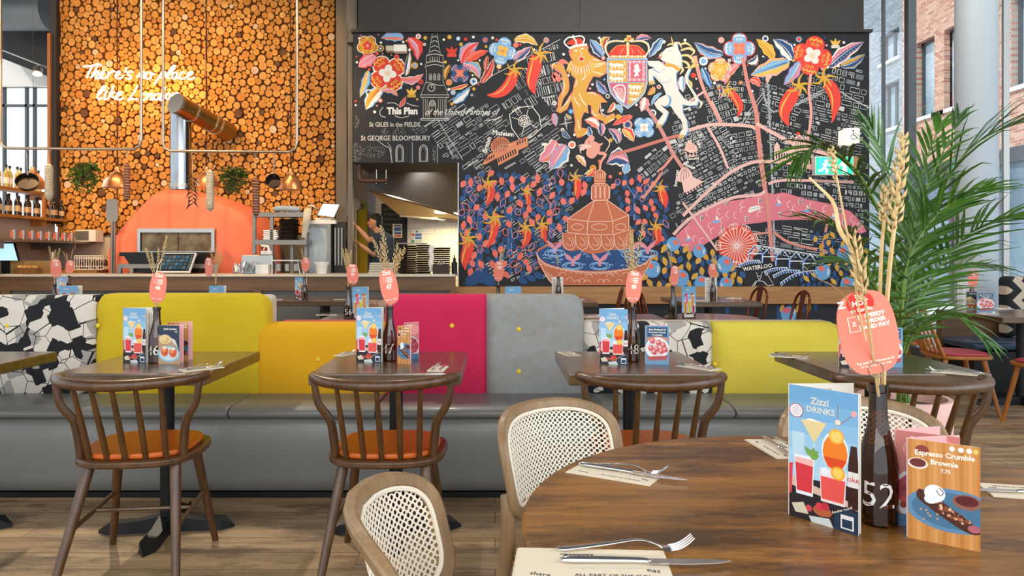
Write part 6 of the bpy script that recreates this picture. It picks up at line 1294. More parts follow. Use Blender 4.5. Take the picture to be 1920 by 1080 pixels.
# cutlery, built once
def fork_thing(label, loc, rz, s=1.0, tilt=0):
    t = thing('fork', label, 'fork', loc, rz, 'forks'); t.scale = (s,)*3; t.rotation_euler.y = tilt
    if 'f' not in CM:
        a = MB().tube(catmull([(-.1, 0, .006), (-.09, 0, .004), (-.03, 0, .010), (.02, 0, .016), (.045, 0, .010), (.056, 0, .004)], 5), [.0035, .0065, .0048, .003, .0026, .004], 10, flat=.45).build('handle', M['chrome'], t)
        hd = MB(); hd.tube(catmull([(.054, 0, .004), (.062, 0, .0025), (.07, 0, .003)], 3), [.004, .0105, .0115], 10, flat=.14)
        b = hd.build('head', M['chrome'], t); CM['f'] = [a.data, b.data]; CM['tine'] = []
        for k in range(4):
            y = (k-1.5)*.0062; q = MB().tube(catmull([(.068, y, .003), (.08, y, .005), (.092, y, .011), (.103, y*.95, .02)], 3), [.0019, .0016, .0008], 6).build('tine', M['chrome'], t); CM['tine'].append(q.data)
    else:
        for n_, d in [('handle', CM['f'][0]), ('head', CM['f'][1])]+[('tine', d) for d in CM['tine']]: o = bpy.data.objects.new(n_, d); COL.objects.link(o); o.parent = t
    return t
def knife_thing(label, loc, rz, s=1.0):
    t = thing('knife', label, 'knife', loc, rz, 'knives'); t.scale = (s,)*3
    if 'k' not in CM:
        a = MB().tube(catmull([(-.115, 0, .005), (-.1, 0, .0055), (-.03, 0, .0055), (.0, 0, .005), (.01, 0, .004)], 4), [.004, .0075, .006, .0055, .003], 12, flat=.6).build('handle', M['chrome'], t)
        b = MB().prism([(.0, -.004), (.01, -.009), (.06, -.0095), (.1, -.006), (.122, .003), (.1, .006), (.01, .006)], .0035, .005).build('blade', M['chrome'], t); CM['k'] = [a.data, b.data]
    else:
        for n_, d in (('handle', CM['k'][0]), ('blade', CM['k'][1])): o = bpy.data.objects.new(n_, d); COL.objects.link(o); o.parent = t
    return t
def napkin(label, loc, rz, w=.2, l=.1):
    t = thing('napkin', label, 'napkin', loc, rz, 'folded napkins'); m = MB()
    pts = [(-w/2, -l/2), (w*.48, -l*.46), (w/2, l/2), (-w*.47, l*.5)]
    m.prism(pts, 0, .0012); m.build('lower_layer', M['nap'], t, smooth=False)
    m = MB(); m.prism([(a*.985+.001, b*.97+.002) for a, b in pts], .0013, .0026); m.build('upper_layer', M['nap'], t, smooth=False)
    p = Paint(lambda u, v, k: Vector(((u/100-.5)*w, (.5-v/50)*l, .0028+k)), step=.00004); p.L(0); rg = random.Random(3)
    p.tx('ZIZZI', 42, 12, 9, '3a3a3c', 0, .03); p.tx('ALL PART OF THE FUN', 62, 38, 4.5, '3a3a3c', 0, .02); p.tx('eat', 88, 30, 7, '3a3a3c', .3); p.tx('share', 18, 38, 6, '3a3a3c', .2)
    p.build('printed_pattern', M['card'], t, smooth=False); return t
def setting(where, x, y, rz, s=1.0, z=.75, nd=(0, 0)):
    napkin('folded printed napkin '+where, (x, y, z+.0005), rz, .18*s, .085*s)
    ca, sa = math.cos(rz), math.sin(rz)
    def P(u, v): return (x+u*ca-v*sa, y+u*sa+v*ca, z+.0035)
    fork_thing('fork on the napkin '+where, P(.004, .018*s), rz, .88*s); knife_thing('knife on the napkin '+where, P(.012, -.016*s), rz, .8*s)
ZT = .75
M['nap'] = mk('napkin_paper', 'e0d2b8', .85)
# --- foreground table
def T2(px, py): D = (H-ZT)*F/(py-VY); return (px-VX)/F*D, D
bottle('brown wine bottle with white painted number on the round table', .675, 1.222, '52', .02)
menu('tall blue drinks menu standing open on the round table', .535, 1.26, .122, .2375, 'drinks', 'list', -.905, .05, 'drinks menus', pages='list')
menu('espresso brownie card standing at the front right of the round table', .690, 1.158, .099, .166, 'brownie', 'plain', -.62, .15, 'small food cards')
menu('folded food card behind the brownie card on the round table', .702, 1.215, .094, .166, 'pizza', 'plain', -.6, .2, 'small food cards')
tg = W(1643, 700, 1.175); tagpaddle('large coral tag with a red roundel leaning on the foreground bottle', tg.x, tg.y, tg.z, .1, .142, -.2, 0, None, True)
t = thing('dried_wheat_bunch', 'large dried wheat stems and oat ears in the foreground bottle', 'dried flowers', (.675, 1.222, .995), 0, 'dried wheat bunches in bottles'); rg = random.Random(7)
def fw(P, *a, **k): return stem_with_ear(t, [W(*p) for p in P], *a, rg, *k.pop('r', (.0016,)), world=True, **k)
fw([(1652, 760, 1.222), (1640, 640, 1.19), (1626, 600, 1.18), (1590, 445, 1.16), (1572, 350, 1.15), (1558, 280, 1.15)], .17, .009, dens=9, sl=.016)
fw([(1655, 760, 1.222), (1661, 600, 1.2), (1668, 500, 1.19), (1676, 430, 1.18), (1686, 330, 1.18), (1694, 255, 1.18)], .44, .013, r=(.0032,), dens=20, sl=.030)
fw([(1658, 760, 1.222), (1650, 600, 1.21), (1652, 480, 1.2), (1657, 420, 1.2), (1662, 350, 1.2)], .27, .011, r=(.0027,), dens=13, sl=.024)
fw([(1650, 760, 1.222), (1640, 690, 1.18), (1626, 590, 1.14), (1614, 520, 1.13), (1602, 440, 1.13)], .42, .012, r=(.002,), dens=12, sl=.032)
lf = MB()
for P, w in (([(1625, 640, 1.15), (1607, 559, 1.15), (1600, 478, 1.14), (1574, 430, 1.13), (1563, 381, 1.13), (1530, 345, 1.13), (1517, 333, 1.13)], [.001, .002, .0035, .004, .003, .002, .002]), ([(1618, 620, 1.15), (1589, 563, 1.14), (1560, 535, 1.13), (1533, 522, 1.12), (1500, 492, 1.11)], [.001, .002, .003, .002, .0005])):
    lf.tube(catmull([W(*p) for p in P], 6), w, 6, flat=.25)
lf.build('dry_leaf', M['wheat'], t, True)
napkin('folded printed napkin nearest the viewer on the round table', (.145, 1.045, ZT+.0005), -.05, .24, .12)
fork_thing('fork nearest the viewer, tines up', (.205, 1.098, ZT+.004), .03, 1.06); knife_thing('knife nearest the viewer on the napkin', (.225, 1.05, ZT+.004), -.03, 1.08)
nx, ny = T2(1150, 890); napkin('folded printed napkin at the left of the round table', (nx, ny, ZT+.0005), -.52, .19, .08)
a, b = T2(1180, 890); fork_thing('fork on the napkin at the left of the round table', (a-.012, b+.02, ZT+.004), -.42, .95); knife_thing('knife on the napkin at the left of the round table', (a+.0, b-.004, ZT+.004), -.50, 1.0)
nx, ny = T2(1455, 842); napkin('folded printed napkin at the back of the round table left of the drinks menu', (nx, ny, ZT+.0005), -1.5, .17, .085); fork_thing('fork at the back of the round table', (nx+.03, ny+.0, ZT+.004), -1.6, .85); knife_thing('knife at the back of the round table', (nx+.005, ny-.01, ZT+.004), -1.55, .85)
nx, ny = T2(1935, 925); napkin('folded printed napkin at the right edge of the round table', (nx, ny, ZT+.0005), 2.9, .17, .09); knife_thing('knife at the right edge of the round table', (nx-.03, ny-.01, ZT+.004), 3.0, .85)
# --- banquette tables
def drinks(label, pxl, pybase, w=.122, h=.24, fr='drinks', a1=-.28, a2=.32, grp='drinks menus', pages='list'):
    x, y = T2(pxl, pybase); return menu(label, x, y, w, h, fr, 'list', a1, a2, grp, pages=pages)
def card(label, pxl, pybase, fr, w=.1, h=.168, a1=-.15, a2=.35, bk='plain'):
    x, y = T2(pxl, pybase); return menu(label, x, y, w, h, fr, bk, a1, a2, 'small food cards')
drinks('tall drinks menu on the table before the lime back', 231, 679); x, y = T2(290, 681); bottle('brown bottle on the table before the lime back', x, y+.02, '46', -.55)
card('garlic bombes card on the table before the lime back', 297, 682, 'bombes'); card('wood toned brownie card behind the garlic bombes card', 315, 676, 'brownie', .1, .172)
q = W(293, 565, 3.02); tagpaddle('coral tag on the bottle before the lime back', q.x, q.y, q.z-.005, .072, .132, .12, 0, '46'); bunch('dried wheat on the bottle before the lime back', x, y+.02, .995, 4, .34, .06, 21)
drinks('tall drinks menu on the table before the mustard back', 668, 678); x, y = T2(730, 677); bottle('brown bottle before the raspberry back', x, y+.015, '47', -.3)
card('brownie card standing before the raspberry back', 745, 682, 'brownie', .062, .165, -.35, .4); card('pink food card behind the brownie card at the raspberry back', 757, 673, 'pizza', .07, .166)
q = W(736, 565, 3.0); tagpaddle('coral tag on the bottle before the raspberry back', q.x, q.y, q.z-.01, .076, .15, -.2, 0, '47'); bunch('feathery dried wheat on the bottle before the raspberry back', x, y+.015, .995, 6, .36, .13, 22, 1)
drinks('tall drinks menu on the table before the patterned back', 1124, 682); x, y = T2(1187, 678); bottle('brown bottle on the table before the patterned back', x, y+.01, '48', .1)
card('croquettes card on the table before the patterned back', 1210, 683, 'croq'); 
q = W(1186, 567, 3.0); tagpaddle('coral tag on the bottle before the patterned back', q.x, q.y, q.z, .072, .138, .08, .2, '48'); bunch('dried wheat on the bottle before the patterned back', x, y+.01, .995, 5, .36, .05, 23, 1)
drinks('tall drinks menu half hidden behind the big coral tag', 1573, 688); card('croquettes card right of the big coral tag', 1645, 688, 'croq', .1, .168)
setting('at the front right of the table before the lime back', *T2(378, 692), .75, .95); setting('at the front right of the table before the raspberry back', *T2(822, 692), 1.45, .8); setting('at the back left of the table before the mustard back', *T2(650, 665), 1.0, .7)
setting('at the front right of the table before the patterned back', *T2(1310, 690), 2.25, .95); setting('at the back left of the table before the grey back', *T2(1066, 664), -1.3, .8); setting('at the front right of the table behind bottle and tag', *T2(1795, 700), 2.55, 1.0); setting('at the back left corner of the right-hand table', *T2(1478, 669), -.45, .95)
# --- rear tables
def rear(where, px, D, mpx=None, mD=None, mfr='drinks2', tagpx=None, tagpy=None, num=None, seed=1, mw=.122, bn=4, bh=.3):
    x = (px-VX)/F*D; bottle('brown bottle '+where, x, D, num)
    if mpx: X2 = (mpx-VX)/F*(mD or D); menu('menu '+where, X2, mD or D, mw, .24, mfr, 'list', -.12, .3, 'menus on the rear tables', pages=None)
    if tagpx: q = W(tagpx, tagpy, D-.05); tagpaddle('coral tag on the bottle '+where, q.x, q.y, q.z, .085, .15, -.05 if seed % 2 else .07, (seed % 3-1)*.5, num or '')
    bunch('dried wheat '+where, x, D, .995, bn, bh, .06, seed+40, seed % 2)
rear('behind the patterned back at far left', 102, 5.5, 110, 5.35, 'drinks2', 106, 521, None, 1, .16)
rear('on the table before the bar at far left', 129, 7.8, 106, 7.75, 'drinks', 130, 513, None, 2)
rear('behind the lime back', 404, 5.45, 392, 5.35, 'drinks2', 392, 519, None, 3)
rear('on the wide table in front of the bar', 571, 7.4, 553, 7.5, 'drinks', 572, 509, None, 4)
rear('on the table behind the mustard back', 653, 5.15, 660, 5.15, 'drinks2', 662, 533, '56', 5, bn=7)
rear('behind the raspberry and grey backs', 934, 5.3, 947, 5.2, 'drinks2', 934, 527, None, 6)
rear('on the table under the painted fountain', 1047, 7.55, 1035, 7.62, 'list', None, None, None, 7, bn=1)
rear('on the small round table behind the yellow back', 1262, 5.2, 1279, 5.22, 'drinks2', 1264, 536, None, 8, .1)
rear('on the table under the painted wheel', 1337, 7.4, 1322, 7.45, 'list', 1337, 521, None, 9, bn=3)
rear('on the window table at right', 1822, 5.95, 1795, 6.1, 'list', 1823, 538, None, 10, bn=2, bh=.22)
card('food card left of the window table pair', 1812, 584, 'bombes', .085, .165); card('food card right of the window table pair', 1832, 586, 'croq', .13, .165)
for wh, px, py, a in (('on the wide table by the bar, left end', 515, 562, .1), ('on the wide table by the bar, right end', 640, 562, -.2), ('on the table behind the mustard back', 612, 591, .1), ('behind the grey back at the small table', 1112, 594, .6), ('at the left of the table under the wheel', 1312, 564, .2), ('at the right of the table under the wheel', 1375, 560, -.2), ('under the painted fountain', 1080, 562, 0), ('at the front of the window table', 1850, 589, .1), ('at the back of the window table', 1880, 580, .1)): setting(wh, *T2(px, py), a, .9)
ORD = ['lowest', 'second', 'third', 'fourth', 'fifth', 'sixth', 'seventh', 'eighth', 'ninth', 'tenth', 'eleventh', 'twelfth', 'thirteenth', 'fourteenth', 'fifteenth', 'sixteenth', 'seventeenth', 'eighteenth', 'nineteenth', 'twentieth', 'twenty-first', 'twenty-second', 'twenty-third', 'twenty-fourth', 'twenty-fifth']
def nth(i, n, a='leftmost', z='rightmost'): return a if i == 0 else (z if i == n-1 else ORD[i])
# ================= BAR, OVEN, KITCHEN =================
YB = 8.6; ZB = .995
bar = thing('bar_counter', 'long oak bar counter with pale top and grey stone front panels', 'counter', (-4, 8.9, 0))
bx1 = xb-.02
MB().box(-6.55, bx1, YB-.03, 9.2, .962, ZB).build('counter_top', M['top'], bar, True, False, bevel=.008)
MB().box(-6.55, bx1, YB, YB+.06, .79, .961).build('wood_fascia', M['barw'], bar, True, False)
for px in (10, 482, 851): MB().box(W(px-8, 0, YB).x, W(px+8, 0, YB).x, YB+.003, YB+.06, 0, .79).build('wood_post', M['barw'], bar, True, False)
MB().box(-6.55, bx1, YB+.04, YB+.1, 0, .79).build('stone_panel', M['stone'], bar, True, False)
# ---- pizza oven
ov = thing('pizza_oven', 'large coral domed pizza oven with steel mouth in front of the log wall', 'oven', (W(360, 0, 9.8).x, 9.8, 0))
O_ = [(219, 520), (218, 478), (228, 447), (258, 408), (300, 364), (316, 357), (354, 357), (385, 362), (418, 372), (452, 386), (476, 402), (490, 424), (499, 446), (503, 478), (503, 520)]
cx = 360; m = MB(); rings = [(.78, 9.22), (.87, 9.225), (.93, 9.25), (.975, 9.33), (1, 9.48), (1, 9.8), (.96, 10.1), (.85, 10.3)]
Q = [(a.x, a.y) for a in catmull([(x, y, 0) for x, y in O_], 3)]; n = len(Q); vs = []
for s_, y in rings:
    for x, yy_ in Q: p0 = W(x, yy_, 9.5); c0 = W(cx, 500, 9.5); vs.append((c0.x+(p0.x-c0.x)*s_*1.04, y, c0.z+(p0.z-c0.z)*s_ if p0.z > .9 else p0.z))
m.add(vs, [(r*n+i, (r+1)*n+i, (r+1)*n+(i+1) % n, r*n+(i+1) % n) for r in range(len(rings)-1) for i in range(n)]+[tuple(range(n)), tuple(range(len(rings)*n-1, (len(rings)-1)*n-1, -1))])
m.build('dome', M['coral'], ov, True, ang=.5)
a, b = W(260, 429, 9.2), W(404, 471, 9.2)
MB().box(a.x, b.x, 9.16, 9.22, a.z-.05, a.z).box(a.x, a.x+.04, 9.16, 9.22, b.z, a.z-.05).box(b.x-.04, b.x, 9.16, 9.22, b.z, a.z-.05).box(a.x, b.x, 9.16, 9.22, b.z-.02, b.z).build('mouth_frame', M['steel'], ov, True, False)
M['soot'] = mk('sooty_door', '8f8168', .6, .3, c2='4a3524', ns=5)
mid = W(335, 0, 9.2).x
for u, v in ((a.x+.05, mid-.006), (mid+.006, b.x-.04)): q_ = MB().box(u, v, 9.185, 9.215, b.z, a.z-.05).build('oven_door', M['soot'], ov, True, False)
MB().box(a.x, b.x, 9.2, 9.218, b.z, a.z-.02).build('mouth_shadow_gap', M['black'], ov, True, False)
c, d = W(233, 473, 9.1), W(396, 473, 9.1)
MB().prism([(c.x, c.z), (d.x, c.z), (d.x, c.z-.04), (d.x-.12, c.z-.26), (c.x+.2, c.z-.26), (c.x+.06, c.z-.05), (c.x, c.z-.05)], 8.98, 9.2, 'y').build('landing_chute', M['black'], ov, True, False)
M['flue'] = mk('flue_steel', 'a4a8ac', .16, 1); fl = W(339, 300, 9.65)
t = thing('oven_flue', 'polished steel flue rising from the oven with a wide duct into the log wall', 'flue', (fl.x, fl.y, W(0, 352, 9.65).z))
MB().tube([(fl.x, 9.65, W(0, 356, 9.65).z), (fl.x, 9.65, W(0, 200, 9.5).z)], .14, 36).build('vertical_pipe', M['flue'], t, True)
MB().tube([(fl.x, 9.65, W(0, 352, 9.65).z), (fl.x, 9.65, W(0, 345, 9.65).z)], .15, 32).build('base_collar', M['steel'], t, True)
c1, c2 = W(330, 194, 9.38), W(431, 249, 10.26)
M['goldduct'] = mk('duct_metal', 'a98848', .28, .9, bump=.3, bs=30)
MB().tube([c1, c2], .133, 36).build('horizontal_duct', M['goldduct'], t, True); dd = (c2-c1).normalized()
MB().tube([c1-dd*.012, c1+dd*.03], .142, 36).build('end_cap', M['steel'], t, True)
for f in (.27, .62, .72): MB().tube([c1.lerp(c2, f), c1.lerp(c2, f)+dd*.03], .14, 32).build('seam_band', M['chrome'], t, True)
# ---- hanging rails with pots
def rail(label, x0, x1, yb, D=8.2):
    t = thing('hanging_rail', label, 'rail', W((x0+x1)/2, yb, D), 0, 'hanging pot rails')
    P = [W(x0, -40, D), W(x0, yb-16, D), W(x0+3, yb-5, D), W(x0+14, yb, D), W(x1-14, yb+2, D), W(x1-3, yb-4, D), W(x1, yb-16, D), W(x1, -40, D)]
    MB().tube(P, .0165, 10).build('bent_pipe', M['brass'], t, True, ang=1.5)
    return t
rail('left u-shaped hanging rail over the bar', 1, 265, 278); rail('right u-shaped hanging rail over the bar', 306, 557, 283)
tag(MB().tube([W(265, 199, 8.2), W(306, 199, 8.2)], .005, 6).build('rail_link', M['brass']), 'thin link bar joining the two hanging rails', 'bar')
def hook(t, px, py, D, l=.12):
    a = W(px, py, D); MB().tube([a+Vector((.02, 0, -.01)), a+Vector((.012, 0, .018)), a+Vector((-.012, 0, .018)), a+Vector((-.016, 0, -.02)), a+Vector((.004, 0, -l*.6)), a+Vector((0, 0, -l))], .0035, 6).build('hook', M['steel'], t, True)
def hang(name, label, cat, px, py): return thing(name, label, cat, W(px, py, 8.2), 0)
def pan(label, px, py, hy, r, tilt, yaw, mat='black2'):
    t = hang('frying_pan', label, 'pan', px, hy); hook(t, px, hy, 8.2, .08); c = W(px+(3 if tilt > .5 else 0), py, 8.2)
    R = Matrix.Rotation(yaw, 3, 'Z') @ Matrix.Rotation(PI/2-tilt, 3, 'X')
    MB().lathe([(0, 0), (r*.85, 0), (r, .07), (r*.96, .07), (r*.82, .012), (0, .012)], c, 26, R).build('pan_bowl', M[mat], t, True, ang=.6)
    top = W(px, hy+8, 8.2); MB().tube([top, top.lerp(c, .5), c+(top-c).normalized()*r*.9], [.008, .006, .012], 8).build('handle', M['dsteel'], t, True)
pan('dark frying pan hanging tilted at far left of the rail', 50, 346, 281, .125, .6, .4); pan('small dark saucepan hanging near the right end of the rail', 514, 343, 285, .088, .35, .1)
def pend(label, px, py, D=8.44, r=.142):
    t = thing('copper_pendant', label, 'pendant light', W(px, py-38, D), 0, 'copper pendant lamps over the bar'); b = W(px, py, D)
    MB().lathe([(r, 0), (r*.98, .015), (r*.9, .07), (r*.68, .13), (r*.42, .165), (r*.36, .175), (r*.34, .2), (r*.2, .205), (r*.17, .25), (r*.08, .26)], b, 30).build('shade', M['copper'], t, True, ang=.9)
    MB().tube([b+Vector((0, 0, .255)), W(px, -60, D)], .0018, 5).build('cord', M['black'], t, True); MB().ball(b+Vector((0, 0, .05)), .035).build('bulb', M['sign'], t, True)
for px, py, lb in ((62, 353, 'leftmost copper pendant behind the frying pan'), (221, 352, 'copper pendant between the green herbs and the oven'), (388, 352, 'copper pendant partly hidden by the grey salami'), (545, 356, 'rightmost copper pendant beside the saucepan')): pend(lb, px, py)
t = pend_w = thing('white_pendant', 'small white pendant shade just behind the second copper lamp', 'pendant light', W(206, 345, 8.5)); MB().lathe([(.09, 0), (.07, .09), (.03, .13)], W(206, 352, 8.6), 18).build('shade', M['white'], t, True); MB().tube([W(206, 334, 8.6), W(206, -60, 8.6)], .002, 4).build('cord', M['black'], t, True)
def sal(label, px, y0, y1, w, mat, top):
    t = hang('hanging_salami', label, 'salami', px, top); hook(t, px, top, 8.2, .1); a, b = W(px, y0, 8.15), W(px, y1, 8.15); n = 14; r = w/2/F*8.15
    MB().tube([a.lerp(b, i/n) for i in range(n+1)], [r*.3]+[r*.9]+[r*(1+.05*(i % 2)) for i in range(n-3)]+[r*.9, r*.3], 14).build('sausage', M[mat], t, True)
    MB().tube([W(px, top+12, 8.15), a], .003, 5).build('string', M['rope'], t, True); q = MB()
    for i in range(1, n): c = a.lerp(b, i/n); q.tube([(c.x+r*1.04*math.cos(k*PI/6), c.y+r*1.04*math.sin(k*PI/6), c.z) for k in range(12)], .003, 4, True)
    q.build('netting', M['rope'], t, True)
sal('pale netted salami hanging at the end of the left window', 92, 307, 376, 14, 'salw', 283); sal('dark red salami hanging left of the oven', 238, 305, 377, 11, 'salami', 283); sal('grey mottled salami hanging over the oven', 394, 318, 396, 14, 'salw', 286); sal('dark red salami hanging right of the oven', 480, 333, 406, 13, 'salami', 286)
def herbs(label, px, py, r, mat, seed, top):
    t = hang('herb_bunch', label, 'herbs', px, top); hook(t, px, top, 8.2, .1); c = W(px, py, 8.15); rg = random.Random(seed); m = MB(); s = MB(); q = MB(); tp = c+Vector((0, 0, r*1.0))
    for i in range(60):
        a, e = rg.uniform(0, 6.28), rg.uniform(-1.35, .5); le = r*rg.uniform(.75, 1.15); d = Vector((math.cos(a)*math.cos(e), math.sin(a)*math.cos(e), math.sin(e))); end = tp*.3+c*.7-Vector((0, 0, .02))+Vector((d.x*.85, d.y*.85, d.z*1.15))*le
        s.tube([tp, tp.lerp(end, .5)+Vector((0, 0, .02)), end], .0022, 4)
        for k in range(9):
            f = .35+k*.075; o = tp.lerp(end, f); dv = Vector((rg.uniform(-1, 1), rg.uniform(-1, 1), rg.uniform(-.8, .8))).normalized()*.055; wv = dv.cross(Vector((.3, .5, 1))).normalized()*.016
            (m if rg.random() < .62 else q).add([o, o+dv*.5+wv, o+dv, o+dv*.5-wv], [(0, 1, 2, 3)])
    s.build('stems', M['herbb'], t, True)['kind'] = 'stuff'; m.build('leaves', M[mat], t, True)['kind'] = 'stuff'; q.build('dry_leaves', M['herbb'], t, True)['kind'] = 'stuff'
herbs('bright green herb bunch hanging left of the oven', 158, 336, .2, 'herb', 3, 283); herbs('dark herb bunch hanging above the right of the oven', 438, 342, .18, 'plant', 5, 286)
t = hang('chilli_string', 'string of black dried chillies hanging before the flue', 'chillies', 361, 286); hook(t, 361, 286, 8.2, .2); MB().tube([W(361, 300, 8.15), W(361, 392, 8.15)], .003, 5).build('string', M['rope'], t, True)
for i in range(15):
    y = 330+i*3.7; s_ = 1 if i % 2 else -1; o = W(361, y, 8.15); MB().tube([o, o+Vector((s_*.035, -.01, -.015)), o+Vector((s_*(.06+.02*math.sin(i)), 0, -.07))], [.006, .011, .002], 6).build('dried_chilli', M['darkchili'], t, True)
# ---- pizza peels
for px, lb, hd in ((210, 'steel pizza peel with rectangular head leaning left of the oven', 1), (215, 'second pizza peel handle behind the first', 0)):
    t = thing('pizza_peel', lb, 'pizza peel', W(px, 505, 9.12)); D = 9.1+(.05 if not hd else 0)
    MB().tube([W(px-1, 512, D), W(px, 415, D)], .016, 8).build('handle', M['dsteel'], t, True)
    if hd: q0, q1 = W(199, 373, D), W(221, 416, D); MB().prism([(q0.x, q1.z+.04), (q0.x+.03, q1.z), (q1.x-.03, q1.z), (q1.x, q1.z+.04), (q1.x, q0.z-.03), (q1.x-.03, q0.z), (q0.x+.03, q0.z), (q0.x, q0.z-.03)], D, D+.012, 'y').build('head', M['dsteel'], t, True, False)
    else: MB().tube([W(205, 418, D), W(210, 404, D), W(216, 418, D)], .01, 6).build('hanging_loop', M['steel'], t, True)
# ---- left wall shelves with bottles
for nm, lb, x0, x1, z, ya, yb_, th in (('bottle_shelf', 'upper wooden bottle shelf in front of the far left window', -6.62, -6.4, 2.13, 7.6, 9.95, .04), ('bottle_shelf', 'lower wooden bottle shelf beside the log wall', -6.62, -6.38, 1.77, 7.6, 10.38, .04), ('steel_shelf', 'dull steel shelf under the wooden bottle shelves', -6.6, -5.95, 1.43, 7.6, 10.36, .03)):
    t = thing(nm, lb, 'shelf', ((x0+x1)/2, (ya+yb_)/2, z)); MB().box(x0, x1, ya, yb_, z-th, z).build('board', M['shelf' if 'wood' in lb else 'dsteel'] if 'dull' not in lb else M['dsteel'], t, True, False)
    for y in (8.4, 9.85): MB().box(x0, x1-.02, y, y+.03, z-.12, z-th).build('bracket', M['honey'] if z > 1.5 else M['dsteel'], t, True, False)
struct('trim_6', MB().box(-6.42, -6.38, 9.82, 9.86, 1.77, 2.09), M['honey'], smooth=False)
def sbottle(label, kind):
    t = thing('shelf_bottle', label, 'bottle', group='bottles on the left shelves'); r = .036
    MB().lathe([(0, 0), (r, .002), (r, .17), (r*.8, .2), (r*.36, .225), (r*.34, .28), (0, .28)], n=12).build('glass_body', M['oil' if kind else 'bdark'], t, ang=.8)
    MB().lathe([(r+.001, .05), (r+.001, .13)], n=12).build('paper_label', M['paper'] if kind else M['buff'], t); MB().lathe([(r*.42, .262), (r*.42, .3), (0, .3)], n=10).build('cap', M['black'], t)
    return t
M['oil'] = mk('oil_bottle', 'b8a24a', .12, spec=.7); M['bdark'] = mk('dark_bottle', '2a2018', .12, spec=.7); M['buff'] = mk('buff_label', 'c7a982', .7)
b1 = sbottle('pale oil bottle on the upper left shelf', 1); b1['group'] = 'oil bottles on the upper left shelf'; b1.location = (-6.47, 8.1, 2.13)
b1['label'] = 'pale oil bottle, nearest of the row on the upper left shelf'
for i in range(1, 17): dup(b1, (-6.47-.03*(i % 2), 8.1+i*.108, 2.13), None, 'pale oil bottle, %s from the near end of the upper left shelf' % nth(i, 17, z='last'))
b2 = sbottle('dark labelled bottle on the lower left shelf', 0); b2['group'] = 'dark bottles on the lower left shelf'; b2.location = (-6.44, 8.0, 1.77)
b2['label'] = 'dark labelled bottle, nearest of the row on the lower left shelf'
for i in range(1, 25): dup(b2, (-6.44-.04*(i % 2), 8.0+i*.096, 1.77), None, 'dark labelled bottle, %s from the near end of the lower left shelf' % nth(i, 25, z='last'), scale=(1, 1, .9+.1*((i*7) % 3)/2))
def cup(label, mat, grp): 
    t = thing('steel_cup', label, 'cup', group=grp); MB().lathe([(0, 0), (.033, 0), (.042, .12), (.038, .12), (.03, .01), (0, .01)], n=14).build('cup_body', M['steel'], t); MB().box(-.016, .016, -.0445, -.038, .02, .11).build('coloured_label', M[mat], t); return t
M['cor2'] = mk('coral_label', 'e0705a', .5)
c1_ = cup('steel cup with coral label in the row under the bottle shelves', 'cor2', 'labelled cups on the steel shelf'); 
for i in range(8):
    x = W(62+i*12, 0, 9.4+0*i); o = c1_ if i == 0 else dup(c1_, scale=None); o.location = (-6.05+.0, 8.72+i*.17, 1.43); o['label'] = 'steel cup with coral label, %s in its row on the steel shelf' % nth(i, 8)
t = thing('cardboard_box', 'white cardboard box at the end of the steel shelf', 'box', W(167, 455, 10.2)); a, b = W(146, 431, 10.15), W(183, 452, 10.15); MB().box(a.x, b.x, 10.1, 10.3, 1.431, a.z).build('box_body', M['white'], t, True, False); MB().box(a.x, b.x-.1, 10.09, 10.1, 1.45, a.z-.02).build('printed_side', M['dsteel'], t, True, False)
# back worktop at left + items
t = thing('back_worktop', 'worktop behind the bar at left below the steel shelf', 'worktop', (-5.9, 9.6, 0)); MB().box(-6.58, W(205, 0, 9.6).x, 9.3, 10.34, .98, 1.03).build('top', M['shelf'], t, True, False); MB().box(-6.55, W(200, 0, 9.6).x, 9.4, 10.3, 0, .98).build('cabinet', M['dsteel'], t, True, False)
t = thing('glass_crate', 'white wire crate full of upturned glasses', 'crate', W(175, 495, 9.55)); a, b = W(148, 484, 9.5), W(201, 499, 9.5); m = MB()
for z in (1.035, 1.08, a.z+.0, a.z+.03): m.tube([(a.x, 9.4, z), (b.x, 9.4, z), (b.x, 9.7, z), (a.x, 9.7, z)], .005, 5, True)
for i in range(13): x = a.x+(b.x-a.x)*i/12; m.tube([(x, 9.4, 1.035), (x, 9.4, a.z+.03)], .004, 4)
m.build('wire_frame', M['white'], t, True)
rg = random.Random(3)
gl = MB().lathe([(.0, .0), (.03, .02), (.036, .07), (.03, .1)], n=12).build('wine_glass', M['smoke'] if 'smoke' in M else mk('smoky_glass', '4a3424', .12, spec=.9)); tag(gl, 'upturned glass in the white wire crate', 'glass', 'glasses in the wire crate')
for i in range(8): o = gl if i == 0 else gl.copy(); (COL.objects.link(o) if i else None); o['label'] = 'upturned glass, %s in the white wire crate' % nth(i, 8); o.location = (a.x+.045+(i//2)*.088, 9.48+.13*(i % 2), 1.04+.03*(i % 2)); o.rotation_euler = (rg.uniform(-.3, .3), rg.uniform(-.3, .3), 0)
def simple(name, label, cat, mb, mat, group=None, **k): o = mb.build(name, mat, **k); return tag(o, label, cat, group)
t = thing('pink_bottle', 'pink squeeze bottle on the back worktop', 'bottle', W(100, 495, 9.5)); b = W(99, 498, 9.4); b.z = 1.03; MB().lathe([(0, 0), (.04, 0), (.04, .13), (.015, .16), (.012, .2), (0, .22)], b, 14).build('bottle_body', mk('pink_plastic', 'd8849c', .4), t, True); MB().lathe([(.016, .16), (.016, .19), (.006, .25), (0, .25)], b, 10).build('nozzle', M['white'], t, True)
t = thing('touch_screen', 'blue lit till screen at the far left of the bar', 'screen', W(15, 490, 8.9)); a = [W(0-30, 456, 8.85), W(26, 456, 8.85), W(35, 489, 8.8), W(-30, 489, 8.8)]
